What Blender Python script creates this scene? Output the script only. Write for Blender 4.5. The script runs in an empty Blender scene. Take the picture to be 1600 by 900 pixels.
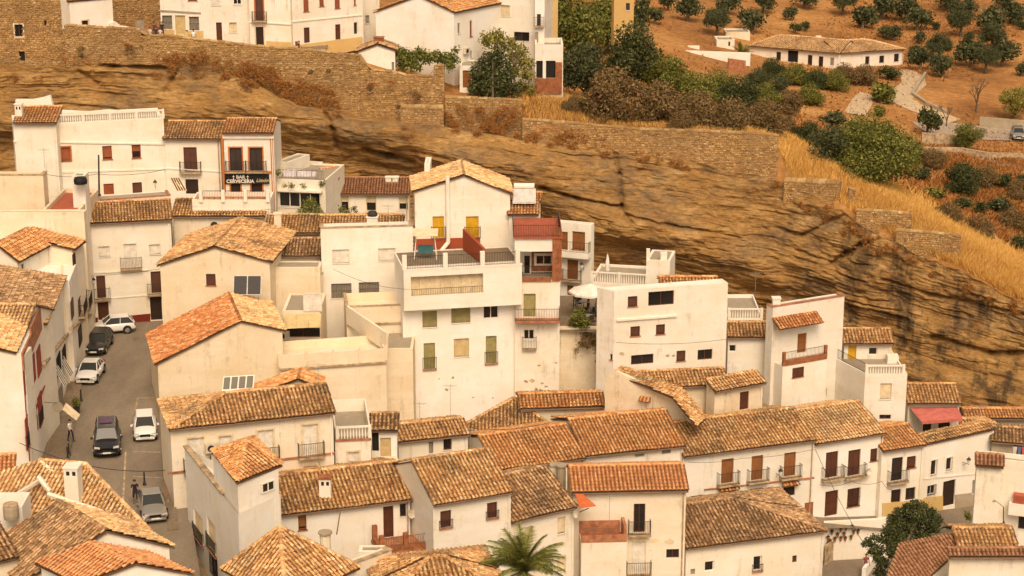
import bpy, math, random
import numpy as np
from mathutils import Vector, Matrix
random.seed(7); rng = np.random.default_rng(7)
PI = math.pi
# ------------------------------------------------------------------ camera, sky, sun, exposure
FPX = 3000.0; CZ = 60.0; PITCH = math.radians(16)
CP, SP = math.cos(PITCH), math.sin(PITCH)
scn = bpy.context.scene; col = scn.collection
cam_data = bpy.data.cameras.new('camera'); cam = bpy.data.objects.new('camera', cam_data); col.objects.link(cam)
cam.location = (0, 0, CZ); cam.rotation_euler = (PI/2 - PITCH, 0, 0)
cam_data.sensor_width = 36; cam_data.lens = FPX/1600*36; cam_data.clip_start = 1; cam_data.clip_end = 5000
scn.camera = cam
SUN_EL, SUN_AZ = math.radians(50), math.radians(205)      # azimuth from +Y clockwise: behind the camera, a little right
world = bpy.data.worlds.new('World'); scn.world = world; world.use_nodes = True
wn = world.node_tree; bg = wn.nodes['Background']
sky = wn.nodes.new('ShaderNodeTexSky'); sky.sky_type = 'NISHITA'; sky.sun_disc = False
sky.sun_elevation = SUN_EL; sky.sun_rotation = math.radians(172); sky.dust_density = 6; sky.air_density = 1.0; sky.ozone_density = 0.5
hs = wn.nodes.new('ShaderNodeHueSaturation'); hs.inputs['Saturation'].default_value = 0.25      # cloud cover greys the blue
wn.links.new(sky.outputs[0], hs.inputs['Color']); wn.links.new(hs.outputs[0], bg.inputs[0])
bg.inputs[1].default_value = 0.15
sl = bpy.data.lights.new('sun', 'SUN'); sl.energy = 1.15; sl.angle = math.radians(26); sl.color = (1, 0.93, 0.82)
sun = bpy.data.objects.new('sun', sl); col.objects.link(sun)
_az = math.radians(172)
_d = Vector((math.sin(_az)*math.cos(SUN_EL), math.cos(_az)*math.cos(SUN_EL), math.sin(SUN_EL)))
sun.location = _d*200; sun.rotation_euler = _d.to_track_quat('Z', 'Y').to_euler()
vs = scn.view_settings; vs.view_transform = 'Standard'; vs.look = 'None'; vs.gamma = 1; vs.use_curve_mapping = False
vs.exposure = 0.02
try:
    vs.use_white_balance = True; vs.white_balance_temperature = 9000; vs.white_balance_tint = 16
except Exception: pass
# ------------------------------------------------------------------ pixel rays of the photograph -> places in the world
def ray(px, py):
    a = (px-800)/FPX; b = (450-py)/FPX
    return Vector((a, CP+b*SP, -SP+b*CP))
CAM = Vector((0, 0, CZ))
def pt(px, py, D): return CAM + ray(px, py)*D
def ptz(px, py, z):
    r = ray(px, py); return CAM + r*((z-CZ)/r.z)
def pty(px, py, Y):
    r = ray(px, py); return CAM + r*(Y/r.y)
# ------------------------------------------------------------------ materials
MATS = {}
def nodes(name, rough=0.85, spec=0.25):
    m = bpy.data.materials.new(name); m.use_nodes = True; nt = m.node_tree; b = nt.nodes['Principled BSDF']
    b.inputs['Roughness'].default_value = rough; b.inputs['Specular IOR Level'].default_value = spec
    return m, nt, b
def N(nt, t, **kw):
    n = nt.nodes.new(t)
    for k, v in kw.items():
        if k in n.inputs: n.inputs[k].default_value = v
        else: setattr(n, k, v)
    return n
def ramp(nt, fac, stops, interp='LINEAR'):
    r = nt.nodes.new('ShaderNodeValToRGB'); cr = r.color_ramp; cr.interpolation = interp
    while len(cr.elements) < len(stops): cr.elements.new(0.5)
    for e, (p, c) in zip(cr.elements, stops):
        e.position = p; e.color = (*c, 1) if len(c) == 3 else c
    nt.links.new(fac, r.inputs[0]); return r.outputs[0]
def pos(nt, scale=(1, 1, 1), rot=(0, 0, 0)):
    g = nt.nodes.new('ShaderNodeNewGeometry'); mp = nt.nodes.new('ShaderNodeMapping')
    mp.inputs['Scale'].default_value = scale; mp.inputs['Rotation'].default_value = rot
    nt.links.new(g.outputs['Position'], mp.inputs[0]); return mp.outputs[0]
def noise(nt, vec, scale, detail=4, rough=0.6, out='Fac'):
    n = nt.nodes.new('ShaderNodeTexNoise'); n.inputs['Scale'].default_value = scale
    n.inputs['Detail'].default_value = detail; n.inputs['Roughness'].default_value = rough
    nt.links.new(vec, n.inputs['Vector']); return n.outputs[out]
def mix(nt, fac, a, b, mode='MIX'):
    m = nt.nodes.new('ShaderNodeMix'); m.data_type = 'RGBA'; m.blend_type = mode
    for s, v in ((m.inputs[0], fac), (m.inputs[6], a), (m.inputs[7], b)):
        if isinstance(v, (int, float)): s.default_value = v
        elif isinstance(v, tuple): s.default_value = (*v, 1)
        else: nt.links.new(v, s)
    return m.outputs[2]
def bump(nt, b, h, strength=0.4, dist=0.05):
    bp = nt.nodes.new('ShaderNodeBump'); bp.inputs['Strength'].default_value = strength; bp.inputs['Distance'].default_value = dist
    nt.links.new(h, bp.inputs['Height']); nt.links.new(bp.outputs[0], b.inputs['Normal'])
def flat(name, c, rough=0.7, metal=0.0, var=0.12, spec=0.3):
    if name in MATS: return MATS[name]
    m, nt, b = nodes(name, rough, spec); b.inputs['Metallic'].default_value = metal
    f = noise(nt, pos(nt), 2.3, 5)
    dark = tuple(x*(1-var*2) for x in c); lite = tuple(min(1, x*(1+var)) for x in c)
    nt.links.new(ramp(nt, f, [(0.3, dark), (0.7, lite)]), b.inputs['Base Color'])
    MATS[name] = m; return m
def plaster(name, c, dirt=0.35, c2=None, dirtc=(0.30, 0.20, 0.11)):
    """limewash: patches of two tones, rain streaks and blotches of grime"""
    m, nt, b = nodes(name, 0.92, 0.1)
    c2 = c2 or tuple(x*y for x, y in zip(c, (0.95, 0.9, 0.82)))
    base = ramp(nt, noise(nt, pos(nt), 0.35, 6, 0.65), [(0.38, c2), (0.62, c)])
    st = noise(nt, pos(nt, (2.2, 2.2, 0.16)), 1.0, 6, 0.7)
    bl = noise(nt, pos(nt), 0.8, 8, 0.75)
    mul = nt.nodes.new('ShaderNodeMath'); mul.operation = 'MULTIPLY'; nt.links.new(st, mul.inputs[0]); nt.links.new(bl, mul.inputs[1])
    f = ramp(nt, mul.outputs[0], [(0.29, (0, 0, 0)), (0.42, (dirt, dirt, dirt))])
    c3 = mix(nt, f, base, dirtc)
    pp = noise(nt, pos(nt, (1, 1, .7)), 0.55, 10, 0.8); pk = min(1.0, dirt*1.5)      # flaked and damp patches
    c3 = mix(nt, ramp(nt, pp, [(0.66, (0, 0, 0)), (0.69, (pk, pk, pk))]), c3, tuple(x*.55+y*.45 for x, y in zip(c, dirtc)))
    wz = noise(nt, pos(nt, (.25, .25, 1.6)), 0.7, 6, 0.65)                            # brush and lift lines of old coats of lime
    c3 = mix(nt, ramp(nt, wz, [(0.40, (dirt*.55,)*3), (0.55, (0, 0, 0))]), c3, tuple(x*y for x, y in zip(c, (.84, .74, .60))))
    fine = noise(nt, pos(nt), 9, 4, 0.7)
    c4 = mix(nt, 0.18, c3, fine, 'OVERLAY')
    nt.links.new(c4, b.inputs['Base Color'])
    bump(nt, b, noise(nt, pos(nt), 1.6, 8, 0.7), 0.5, 0.06)
    MATS[name] = m; return m
plaster('white', (0.81, 0.775, 0.71), 0.26)
plaster('offwhite', (0.77, 0.715, 0.62), 0.42)
plaster('cream', (0.79, 0.69, 0.545), 0.38, (0.73, 0.60, 0.43))
plaster('oldcream', (0.76, 0.66, 0.51), 0.75, (0.63, 0.51, 0.36), (0.20, 0.15, 0.09))
plaster('ochre', (0.62, 0.43, 0.20), 0.4)
plaster('redwall', (0.36, 0.085, 0.045), 0.3)
plaster('maroon', (0.20, 0.035, 0.025), 0.2)
plaster('greywall', (0.42, 0.35, 0.26), 0.6, (0.30, 0.24, 0.17))
def tile_mat(name, stops, moss=0.5, mossc=(0.055, 0.042, 0.028), patch=0.35):
    m, nt, b = nodes(name, 0.9, 0.15)
    g = nt.nodes.new('ShaderNodeNewGeometry')
    base = ramp(nt, g.outputs['Random Per Island'], stops)
    ns = noise(nt, pos(nt), 7, 6, 0.75); big = noise(nt, pos(nt), patch, 5, 0.6)
    mean = tuple(sum(c[k] for _, c in stops)/len(stops) for k in range(3)); base = mix(nt, 0.12, base, mean)
    base = mix(nt, 0.8, base, ramp(nt, noise(nt, pos(nt), 3.2, 8, 0.85), [(0.33, (0.12, 0.10, 0.09)), (0.5, (.5, .48, .46)), (0.67, (0.95, 0.92, 0.88))]), 'OVERLAY')
    mul = nt.nodes.new('ShaderNodeMath'); mul.operation = 'MULTIPLY'
    nt.links.new(ns, mul.inputs[0]); nt.links.new(big, mul.inputs[1])
    f = ramp(nt, mul.outputs[0], [(0.24, (0, 0, 0)), (0.36, (moss, moss, moss))])
    nt.links.new(mix(nt, f, base, mossc), b.inputs['Base Color'])
    bump(nt, b, ns, 0.5, 0.03)
    MATS[name] = m
    if not name.endswith('_c'): tile_mat(name+'_c', [(p, tuple(x*y for x, y in zip(c, (0.40, 0.34, 0.30)))) for p, c in stops], min(1, moss*1.3), mossc, patch)  # channel tiles: grime plus the shade between covers, both put into the colour
    return m
tile_mat('t_old', [(0, (0.320, 0.152, 0.069)), (0.12, (0.470, 0.243, 0.109)), (0.45, (0.597, 0.334, 0.154)), (0.75, (0.683, 0.425, 0.208)), (0.92, (0.747, 0.526, 0.308)), (1, (0.427, 0.222, 0.099))], 0.7)
tile_mat('t_pale', [(0, (0.475, 0.267, 0.122)), (0.3, (0.678, 0.400, 0.195)), (0.6, (0.770, 0.501, 0.268)), (0.85, (0.814, 0.602, 0.367)), (1, (0.498, 0.278, 0.133))], 0.5)
tile_mat('t_orange', [(0, (0.470, 0.193, 0.080)), (0.4, (0.619, 0.294, 0.124)), (0.7, (0.683, 0.364, 0.164)), (1, (0.747, 0.465, 0.248))], 0.5)
tile_mat('t_new', [(0, (0.597, 0.253, 0.109)), (0.5, (0.672, 0.314, 0.149)), (1, (0.726, 0.385, 0.199))], 0.25)
tile_mat('t_grey', [(0, (0.193, 0.111, 0.059)), (0.3, (0.363, 0.212, 0.114)), (0.6, (0.502, 0.304, 0.164)), (0.85, (0.619, 0.405, 0.233)), (1, (0.277, 0.162, 0.090))], 0.6)
tile_mat('t_red', [(0, (0.384, 0.132, 0.055)), (0.4, (0.533, 0.202, 0.080)), (0.8, (0.619, 0.294, 0.130)), (1, (0.704, 0.446, 0.248))], 0.3)
tile_mat('t_brown', [(0, (0.277, 0.132, 0.069)), (0.5, (0.341, 0.172, 0.099)), (1, (0.395, 0.212, 0.130))], 0.1)
flat('floorgrey', (0.34, 0.28, 0.21), 0.95, var=0.08)
flat('roofbase', (0.13, 0.075, 0.045), 0.95)
def stone_mat(name, stops, rough=0.95):
    m, nt, b = nodes(name, rough, 0.1)
    g = nt.nodes.new('ShaderNodeNewGeometry')
    base = ramp(nt, g.outputs['Random Per Island'], stops)
    f = noise(nt, pos(nt), 4, 8, 0.75)
    big = noise(nt, pos(nt), 0.22, 6, 0.7)
    c = mix(nt, 0.6, base, ramp(nt, f, [(0.3, (0.2, 0.17, 0.14)), (0.7, (0.75, 0.7, 0.62))]), 'OVERLAY')
    c = mix(nt, ramp(nt, big, [(0.45, (0, 0, 0)), (0.7, (0.6, 0.6, 0.6))]), c, (0.25, 0.145, 0.07))
    nt.links.new(c, b.inputs['Base Color']); bump(nt, b, f, 0.6, 0.06)
    MATS[name] = m; return m
stone_mat('rubble', [(0, (0.32, 0.19, 0.09)), (0.3, (0.42, 0.26, 0.12)), (0.65, (0.48, 0.31, 0.15)), (0.9, (0.54, 0.37, 0.19)), (1, (0.60, 0.45, 0.27))])
stone_mat('paving', [(0, (0.16, 0.13, 0.10)), (0.5, (0.21, 0.17, 0.13)), (1, (0.27, 0.22, 0.17))])
flat('mortar', (0.40, 0.245, 0.115), 0.95, var=0.25)
flat('palemortar', (0.42, 0.30, 0.17), 0.95, var=0.2)
flat('brick', (0.34, 0.12, 0.055), 0.9, var=0.25)
flat('terracotta', (0.42, 0.17, 0.09), 0.85, var=0.25)
flat('w_brown', (0.10, 0.032, 0.016), 0.6); flat('w_dark', (0.035, 0.018, 0.012), 0.55)
flat('w_orange', (0.42, 0.12, 0.03), 0.6); flat('w_yellow', (0.62, 0.34, 0.03), 0.6)
flat('w_green', (0.30, 0.25, 0.10), 0.7); flat('w_tan', (0.55, 0.40, 0.20), 0.7)
flat('w_white', (0.72, 0.65, 0.55), 0.7); flat('w_chest', (0.26, 0.095, 0.03), 0.6); flat('w_red', (0.28, 0.04, 0.03), 0.6)
flat('w_rust', (0.30, 0.075, 0.03), 0.6); flat('w_grey', (0.30, 0.25, 0.19), 0.7); flat('w_cream', (0.70, 0.56, 0.36), 0.7)
flat('iron', (0.035, 0.028, 0.024), 0.6, var=0.05); flat('rustiron', (0.20, 0.12, 0.08), 0.7)
flat('trim', (0.78, 0.72, 0.62), 0.8, var=0.05); flat('otrim', (0.50, 0.16, 0.05), 0.8); flat('ctrim', (0.72, 0.57, 0.38), 0.85)
flat('coping', (0.48, 0.34, 0.21), 0.95, var=0.3); flat('metal', (0.35, 0.33, 0.30), 0.4, 0.4)
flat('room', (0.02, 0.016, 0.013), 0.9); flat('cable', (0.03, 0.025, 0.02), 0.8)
flat('tarp', (0.55, 0.15, 0.12), 0.7); flat('canvas', (0.80, 0.74, 0.66), 0.8); flat('linen', (0.66, 0.62, 0.64), 0.9)
flat('acbox', (0.62, 0.55, 0.44), 0.6); flat('panelblue', (0.05, 0.045, 0.045), 0.65, var=0.05, spec=0.3)
flat('potc', (0.38, 0.12, 0.05), 0.8); flat('redfloor', (0.40, 0.10, 0.055), 0.8)
def glass(name, c=(0.018, 0.016, 0.015)):
    m, nt, b = nodes(name, 0.08, 0.6); b.inputs['Base Color'].default_value = (*c, 1); MATS[name] = m; return m
glass('glass'); glass('carglass', (0.03, 0.032, 0.03)); MATS['carglass'].node_tree.nodes['Principled BSDF'].inputs['Roughness'].default_value = .3; MATS['carglass'].node_tree.nodes['Principled BSDF'].inputs['Specular IOR Level'].default_value = .35; glass('paleglass', (0.16, 0.15, 0.12))
# ------------------------------------------------------------------ mesh builder
class MB:
    def __init__(s): s.v = []; s.f = []; s.m = []
    def poly(s, pts, mi=0):
        i = len(s.v); s.v += [tuple(p) for p in pts]; s.f.append(tuple(range(i, i+len(pts)))); s.m.append(mi)
    def box(s, o, a, b, c, mi=0):
        """box from corner o with edge vectors a, b, c"""
        o, a, b, c = map(Vector, (o, a, b, c)); i = len(s.v)
        s.v += [tuple(p) for p in (o, o+a, o+a+b, o+b, o+c, o+a+c, o+a+b+c, o+b+c)]
        for q in ((0, 3, 2, 1), (4, 5, 6, 7), (0, 1, 5, 4), (1, 2, 6, 5), (2, 3, 7, 6), (3, 0, 4, 7)):
            s.f.append(tuple(i+k for k in q)); s.m.append(mi)
        return s
    def cbox(s, c, dx, dy, dz, mi=0, u=(1, 0, 0)):
        """axis box standing on c (centre of its base), turned so its x runs along u"""
        u = Vector(u).normalized(); w = Vector((-u.y, u.x, 0)); c = Vector(c)
        return s.box(c-u*dx/2-w*dy/2, u*dx, w*dy, Vector((0, 0, dz)), mi)
    def prism(s, pts, ext, mi=0):
        n = len(pts); i = len(s.v); ext = Vector(ext)
        s.v += [tuple(p) for p in pts] + [tuple(Vector(p)+ext) for p in pts]
        s.f.append(tuple(range(i+n-1, i-1, -1))); s.f.append(tuple(range(i+n, i+2*n))); s.m += [mi, mi]
        for k in range(n):
            j = (k+1) % n; s.f.append((i+k, i+j, i+n+j, i+n+k)); s.m.append(mi)
        return s
    def tube(s, p0, p1, r0, r1=None, seg=6, mi=0, cap=True):
        r1 = r0 if r1 is None else r1; p0, p1 = Vector(p0), Vector(p1); d = (p1-p0)
        if d.length < 1e-6: return s
        d.normalize(); a = d.orthogonal().normalized(); b = d.cross(a); i = len(s.v)
        for p, r in ((p0, r0), (p1, r1)):
            for k in range(seg):
                t = 2*PI*k/seg; s.v.append(tuple(p+a*math.cos(t)*r+b*math.sin(t)*r))
        for k in range(seg):
            j = (k+1) % seg; s.f.append((i+k, i+j, i+seg+j, i+seg+k)); s.m.append(mi)
        if cap:
            s.f.append(tuple(range(i+seg-1, i-1, -1))); s.f.append(tuple(range(i+seg, i+2*seg))); s.m += [mi, mi]
        return s
    def lathe(s, c, prof, seg=8, mi=0):
        c = Vector(c); i = len(s.v); n = len(prof)
        for r, z in prof:
            for k in range(seg):
                t = 2*PI*k/seg; s.v.append((c.x+r*math.cos(t), c.y+r*math.sin(t), c.z+z))
        for j in range(n-1):
            for k in range(seg):
                l = (k+1) % seg; s.f.append((i+j*seg+k, i+j*seg+l, i+(j+1)*seg+l, i+(j+1)*seg+k)); s.m.append(mi)
        s.f.append(tuple(range(i+(n-1)*seg, i+n*seg))); s.m.append(mi)
        return s
    def build(s, name, mats, parent=None, smooth=False, off=None):
        return mesh_obj(name, s.v, s.f, mats, parent, s.m, smooth, off)
def world_loc(o):
    v = Vector((0, 0, 0))
    while o is not None: v += o.location; o = o.parent
    return v
def mesh_obj(name, v, f, mats, parent=None, mi=None, smooth=False, off=None):
    me = bpy.data.meshes.new(name)
    o = bpy.data.objects.new(name, me); col.objects.link(o)
    base = world_loc(parent) if parent is not None else Vector((0, 0, 0))
    if parent is not None: o.parent = parent
    if off is not None: o.location = Vector(off)-base; base = Vector(off)
    va = np.array(v, dtype=np.float64).reshape(-1, 3) - np.array(base)
    if isinstance(f, np.ndarray):
        k = f.shape[1]; nf = len(f)
        me.vertices.add(len(va)); me.vertices.foreach_set('co', va.ravel())
        me.loops.add(nf*k); me.loops.foreach_set('vertex_index', f.ravel().astype(np.int32))
        me.polygons.add(nf); me.polygons.foreach_set('loop_start', np.arange(0, nf*k, k, dtype=np.int32))
        me.update(calc_edges=True)
    else:
        me.from_pydata(va.tolist(), [], f)
    if not isinstance(mats, (list, tuple)): mats = [mats]
    for m in mats: me.materials.append(MATS[m] if isinstance(m, str) else m)
    if mi is not None and len(mats) > 1: me.polygons.foreach_set('material_index', list(mi))
    if smooth: me.polygons.foreach_set('use_smooth', [True]*len(me.polygons))
    me.update(); return o
def tag(o, label=None, cat=None, group=None, kind=None):
    if label: o['label'] = label
    if cat: o['category'] = cat
    if group: o['group'] = group
    if kind: o['kind'] = kind
    return o
def empty(name, loc, label=None, cat=None, group=None):
    o = bpy.data.objects.new(name, None); col.objects.link(o); o.location = loc; o.empty_display_size = 0.3
    return tag(o, label, cat, group)
def copy_tree(o, parent=None):
    c = o.copy(); col.objects.link(c)
    if parent is not None: c.parent = parent
    for ch in [x for x in list(o.children)]: copy_tree(ch, c)
    return c
# ------------------------------------------------------------------ numpy noise
def _hash(ix, iy, seed):
    h = (ix.astype(np.int64)*374761393 + iy.astype(np.int64)*668265263 + seed*974634777) & 0x7fffffff
    h = ((h ^ (h >> 13))*1274126177) & 0x7fffffff
    return ((h ^ (h >> 16)) & 0xffff)/65535.0
def vnoise(x, y, seed=0):
    ix, iy = np.floor(x), np.floor(y); fx, fy = x-ix, y-iy
    fx = fx*fx*(3-2*fx); fy = fy*fy*(3-2*fy)
    a, b = _hash(ix, iy, seed), _hash(ix+1, iy, seed); c, d = _hash(ix, iy+1, seed), _hash(ix+1, iy+1, seed)
    return (a*(1-fx)+b*fx)*(1-fy)+(c*(1-fx)+d*fx)*fy
def fbm(x, y, oct=5, seed=0, g=0.5):
    t = 0; a = 1; n = 0
    for k in range(oct):
        t = t+a*vnoise(x*2**k, y*2**k, seed+k*17); n += a; a *= g
    return t/n*2-1
# ------------------------------------------------------------------ roof tiles: covers and channels laid in courses up a slope
TSP = 0.27; TLEN = 0.35
CH = []
def tile_plane(acc, O, U, V, poly, sp=TSP, ln=TLEN, r=0.086, jit=1.0, skip=None):
    """O origin on the eave, U unit along the eave, V unit up the slope, poly in (u, v) metres"""
    O, U, V = Vector(O), Vector(U), Vector(V); Nn = U.cross(V).normalized()
    if Nn.z < 0: Nn = -Nn
    us = [p[0] for p in poly]; u0, u1 = min(us), max(us)
    n = max(1, int(round((u1-u0)/sp))); s = (u1-u0)/n
    cov = []; chn = []
    for i in range(n+1):
        for kind, uc in ((0, u0+s*(i+0.5)), (1, u0+s*i)):
            if kind == 0 and i == n: continue
            q = min(max(uc, u0+0.02), u1-0.02); vv = []
            for k in range(len(poly)):
                a, b = poly[k], poly[(k+1) % len(poly)]
                if (a[0]-q)*(b[0]-q) < 0: vv.append(a[1]+(b[1]-a[1])*(q-a[0])/(b[0]-a[0]))
            if len(vv) < 2: continue
            lo, hi = min(vv), max(vv)
            if hi-lo < 0.15: continue
            k = max(1, int(round((hi-lo)/ln))); l = (hi-lo)/k; ph = rng.uniform(0, 0.06)*jit
            for j in range(k):
                if skip and skip(uc, lo+l*j): continue
                (cov if kind == 0 else chn).append((uc, lo+l*j-(ph if j == 0 else 0), l))
    def emit(lst, th, rad, z0, zc, conc):
        if not lst: return
        a = np.array(lst); m = len(a); k = len(th)
        ju = rng.normal(0, 0.010*jit, m); ja = rng.normal(0, 0.014*jit, m); jz = rng.normal(0, 0.007*jit, m)
        P = np.zeros((m, 2, k, 3))
        for e, (rr, ext, lift) in enumerate(((rad*1.06, -0.02, 0.055), (rad*0.82, 1.12, 0.0))):
            vv = a[:, 1]+a[:, 2]*(ext if e else 0)-(0.02 if not e else 0)
            for q, t in enumerate(th):
                uu = a[:, 0]+ju+ja*(e-0.5)+rr*math.sin(t)
                hh = (z0+rr*(math.cos(t))*zc if not conc else z0-rr*(math.cos(t))*zc)+lift+jz
                P[:, e, q, 0], P[:, e, q, 1], P[:, e, q, 2] = uu, vv, hh
        B = np.array([U, V, Nn]); W = P.reshape(-1, 3) @ B + np.array(O)
        W[:, 2] += 0.055*fbm(W[:, 0]*.45, W[:, 1]*.45, 2, 91)*min(1, jit+.2)      # old roofs sag a little
        idx = np.arange(m)[:, None]*(2*k); fs = []
        for q in range(k-1): fs.append(np.concatenate([idx+q, idx+q+1, idx+k+q+1, idx+k+q], 1))
        acc.append((W, np.stack(fs, 1).reshape(-1, 4)))
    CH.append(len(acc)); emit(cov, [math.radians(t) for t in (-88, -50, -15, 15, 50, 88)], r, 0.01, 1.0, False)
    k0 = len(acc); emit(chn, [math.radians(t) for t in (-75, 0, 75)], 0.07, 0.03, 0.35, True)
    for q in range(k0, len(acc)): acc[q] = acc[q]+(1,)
def ridge_line(acc, P0, P1, r=0.15, lift=0.04):
    P0, P1 = Vector(P0), Vector(P1); d = P1-P0; L = d.length
    if L < 0.3: return
    d.normalize(); side = d.cross(Vector((0, 0, 1))).normalized(); up = side.cross(d); n = max(1, int(L/0.42)); l = L/n
    for i in range(n):
        o = P0+d*l*i; vs_ = []
        for e, rr, lf in ((0, r, 0.03), (1.08, r*0.88, 0)):
            for t in (-85, -45, 0, 45, 85):
                t = math.radians(t); vs_.append(o+d*l*e+side*rr*math.sin(t)+up*(rr*math.cos(t)*0.8+lf+lift-0.05)+side*random.gauss(0, .006))
        W = np.array([tuple(x) for x in vs_]); f = np.array([(q, q+1, q+6, q+5) for q in range(4)])
        acc.append((W, f))
def tiles_obj(acc, mat, parent, name='tiles'):
    if not acc: return None
    off = 0; V = []; Fa = []; mi = []
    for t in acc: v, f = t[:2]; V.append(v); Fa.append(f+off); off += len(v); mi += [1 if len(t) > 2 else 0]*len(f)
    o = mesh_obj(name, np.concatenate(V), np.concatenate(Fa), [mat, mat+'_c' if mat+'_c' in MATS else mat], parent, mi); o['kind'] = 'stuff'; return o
# ------------------------------------------------------------------ walls: a vertical plane from A to B (A on the picture's left)
class Wall:
    def __init__(s, A, B):
        s.A = Vector(A); s.B = Vector(B); d = Vector((B[0]-A[0], B[1]-A[1], 0)); s.W = d.length; s.u = d.normalized(); s.n = Vector((s.u.y, -s.u.x, 0))
    def at(s, px, py):
        r = ray(px, py); t = (s.A-CAM).dot(s.n)/r.dot(s.n); p = CAM+r*t
        return (p-s.A).dot(s.u), p.z
    def p(s, a, z, out=0): 
        q = s.A+s.u*a+s.n*out; return Vector((q.x, q.y, z))
    def rect(s, x0, y0, x1, y1):
        xm, ym = (x0+x1)/2, (y0+y1)/2
        a0, a1 = s.at(x0, ym)[0], s.at(x1, ym)[0]; z1, z0 = s.at(xm, y0)[1], s.at(xm, y1)[1]
        return a0, a1, z0, z1
def wall_cells(mb, W, s0, s1, z0, z1, holes, depth=0.2, rev=True, out=0):
    hs_ = [h for h in holes if h[1]-h[0] > 0.05]
    xs = sorted({s0, s1, *[min(max(v, s0), s1) for h in hs_ for v in h[:2]]}); zs = sorted({z0, z1, *[min(max(v, z0), z1) for h in hs_ for v in h[2:4]]})
    for i in range(len(xs)-1):
        for j in range(len(zs)-1):
            cx, cz = (xs[i]+xs[i+1])/2, (zs[j]+zs[j+1])/2
            if any(h[0] < cx < h[1] and h[2] < cz < h[3] for h in hs_): continue
            mb.poly([W.p(xs[i], zs[j], out), W.p(xs[i+1], zs[j], out), W.p(xs[i+1], zs[j+1], out), W.p(xs[i], zs[j+1], out)])
    for a, b, c, d in [h[:4] for h in hs_]:
        for (p, q) in (((a, c), (a, d)), ((a, d), (b, d)), ((b, d), (b, c)), ((b, c), (a, c))):
            mb.poly([W.p(*p, out), W.p(*p, out-depth), W.p(*q, out-depth), W.p(*q, out)])
def railing(mb, W, a0, a1, z, h=0.95, out=0.0, sp=0.13, returns=0.0, r=0.014):
    def seg(p0, p1):
        L = (p1-p0).length; n = max(1, int(L/sp))
        mb.tube(p0+Vector((0, 0, h)), p1+Vector((0, 0, h)), 0.022, seg=4); mb.tube(p0+Vector((0, 0, .08)), p1+Vector((0, 0, .08)), 0.015, seg=4)
        for i in range(n+1):
            q = p0.lerp(p1, i/n); mb.tube(q+Vector((0, 0, 0.02)), q+Vector((0, 0, h)), r, seg=3, cap=False)
    a, b = W.p(a0, z, out), W.p(a1, z, out); seg(a, b)
    if returns > 0: seg(W.p(a0, z, out-returns), a); seg(b, W.p(a1, z, out-returns))
FILL = {'d': 'w_dark', 'b': 'w_brown', 'o': 'w_orange', 'g': 'w_green', 'w': 'w_white', 'y': 'w_yellow', 'c': 'w_chest', 't': 'w_tan', 'r': 'w_red', 'e': 'w_rust', 'q': 'w_grey', 'm': 'w_cream', 'X': 'room'}
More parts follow.
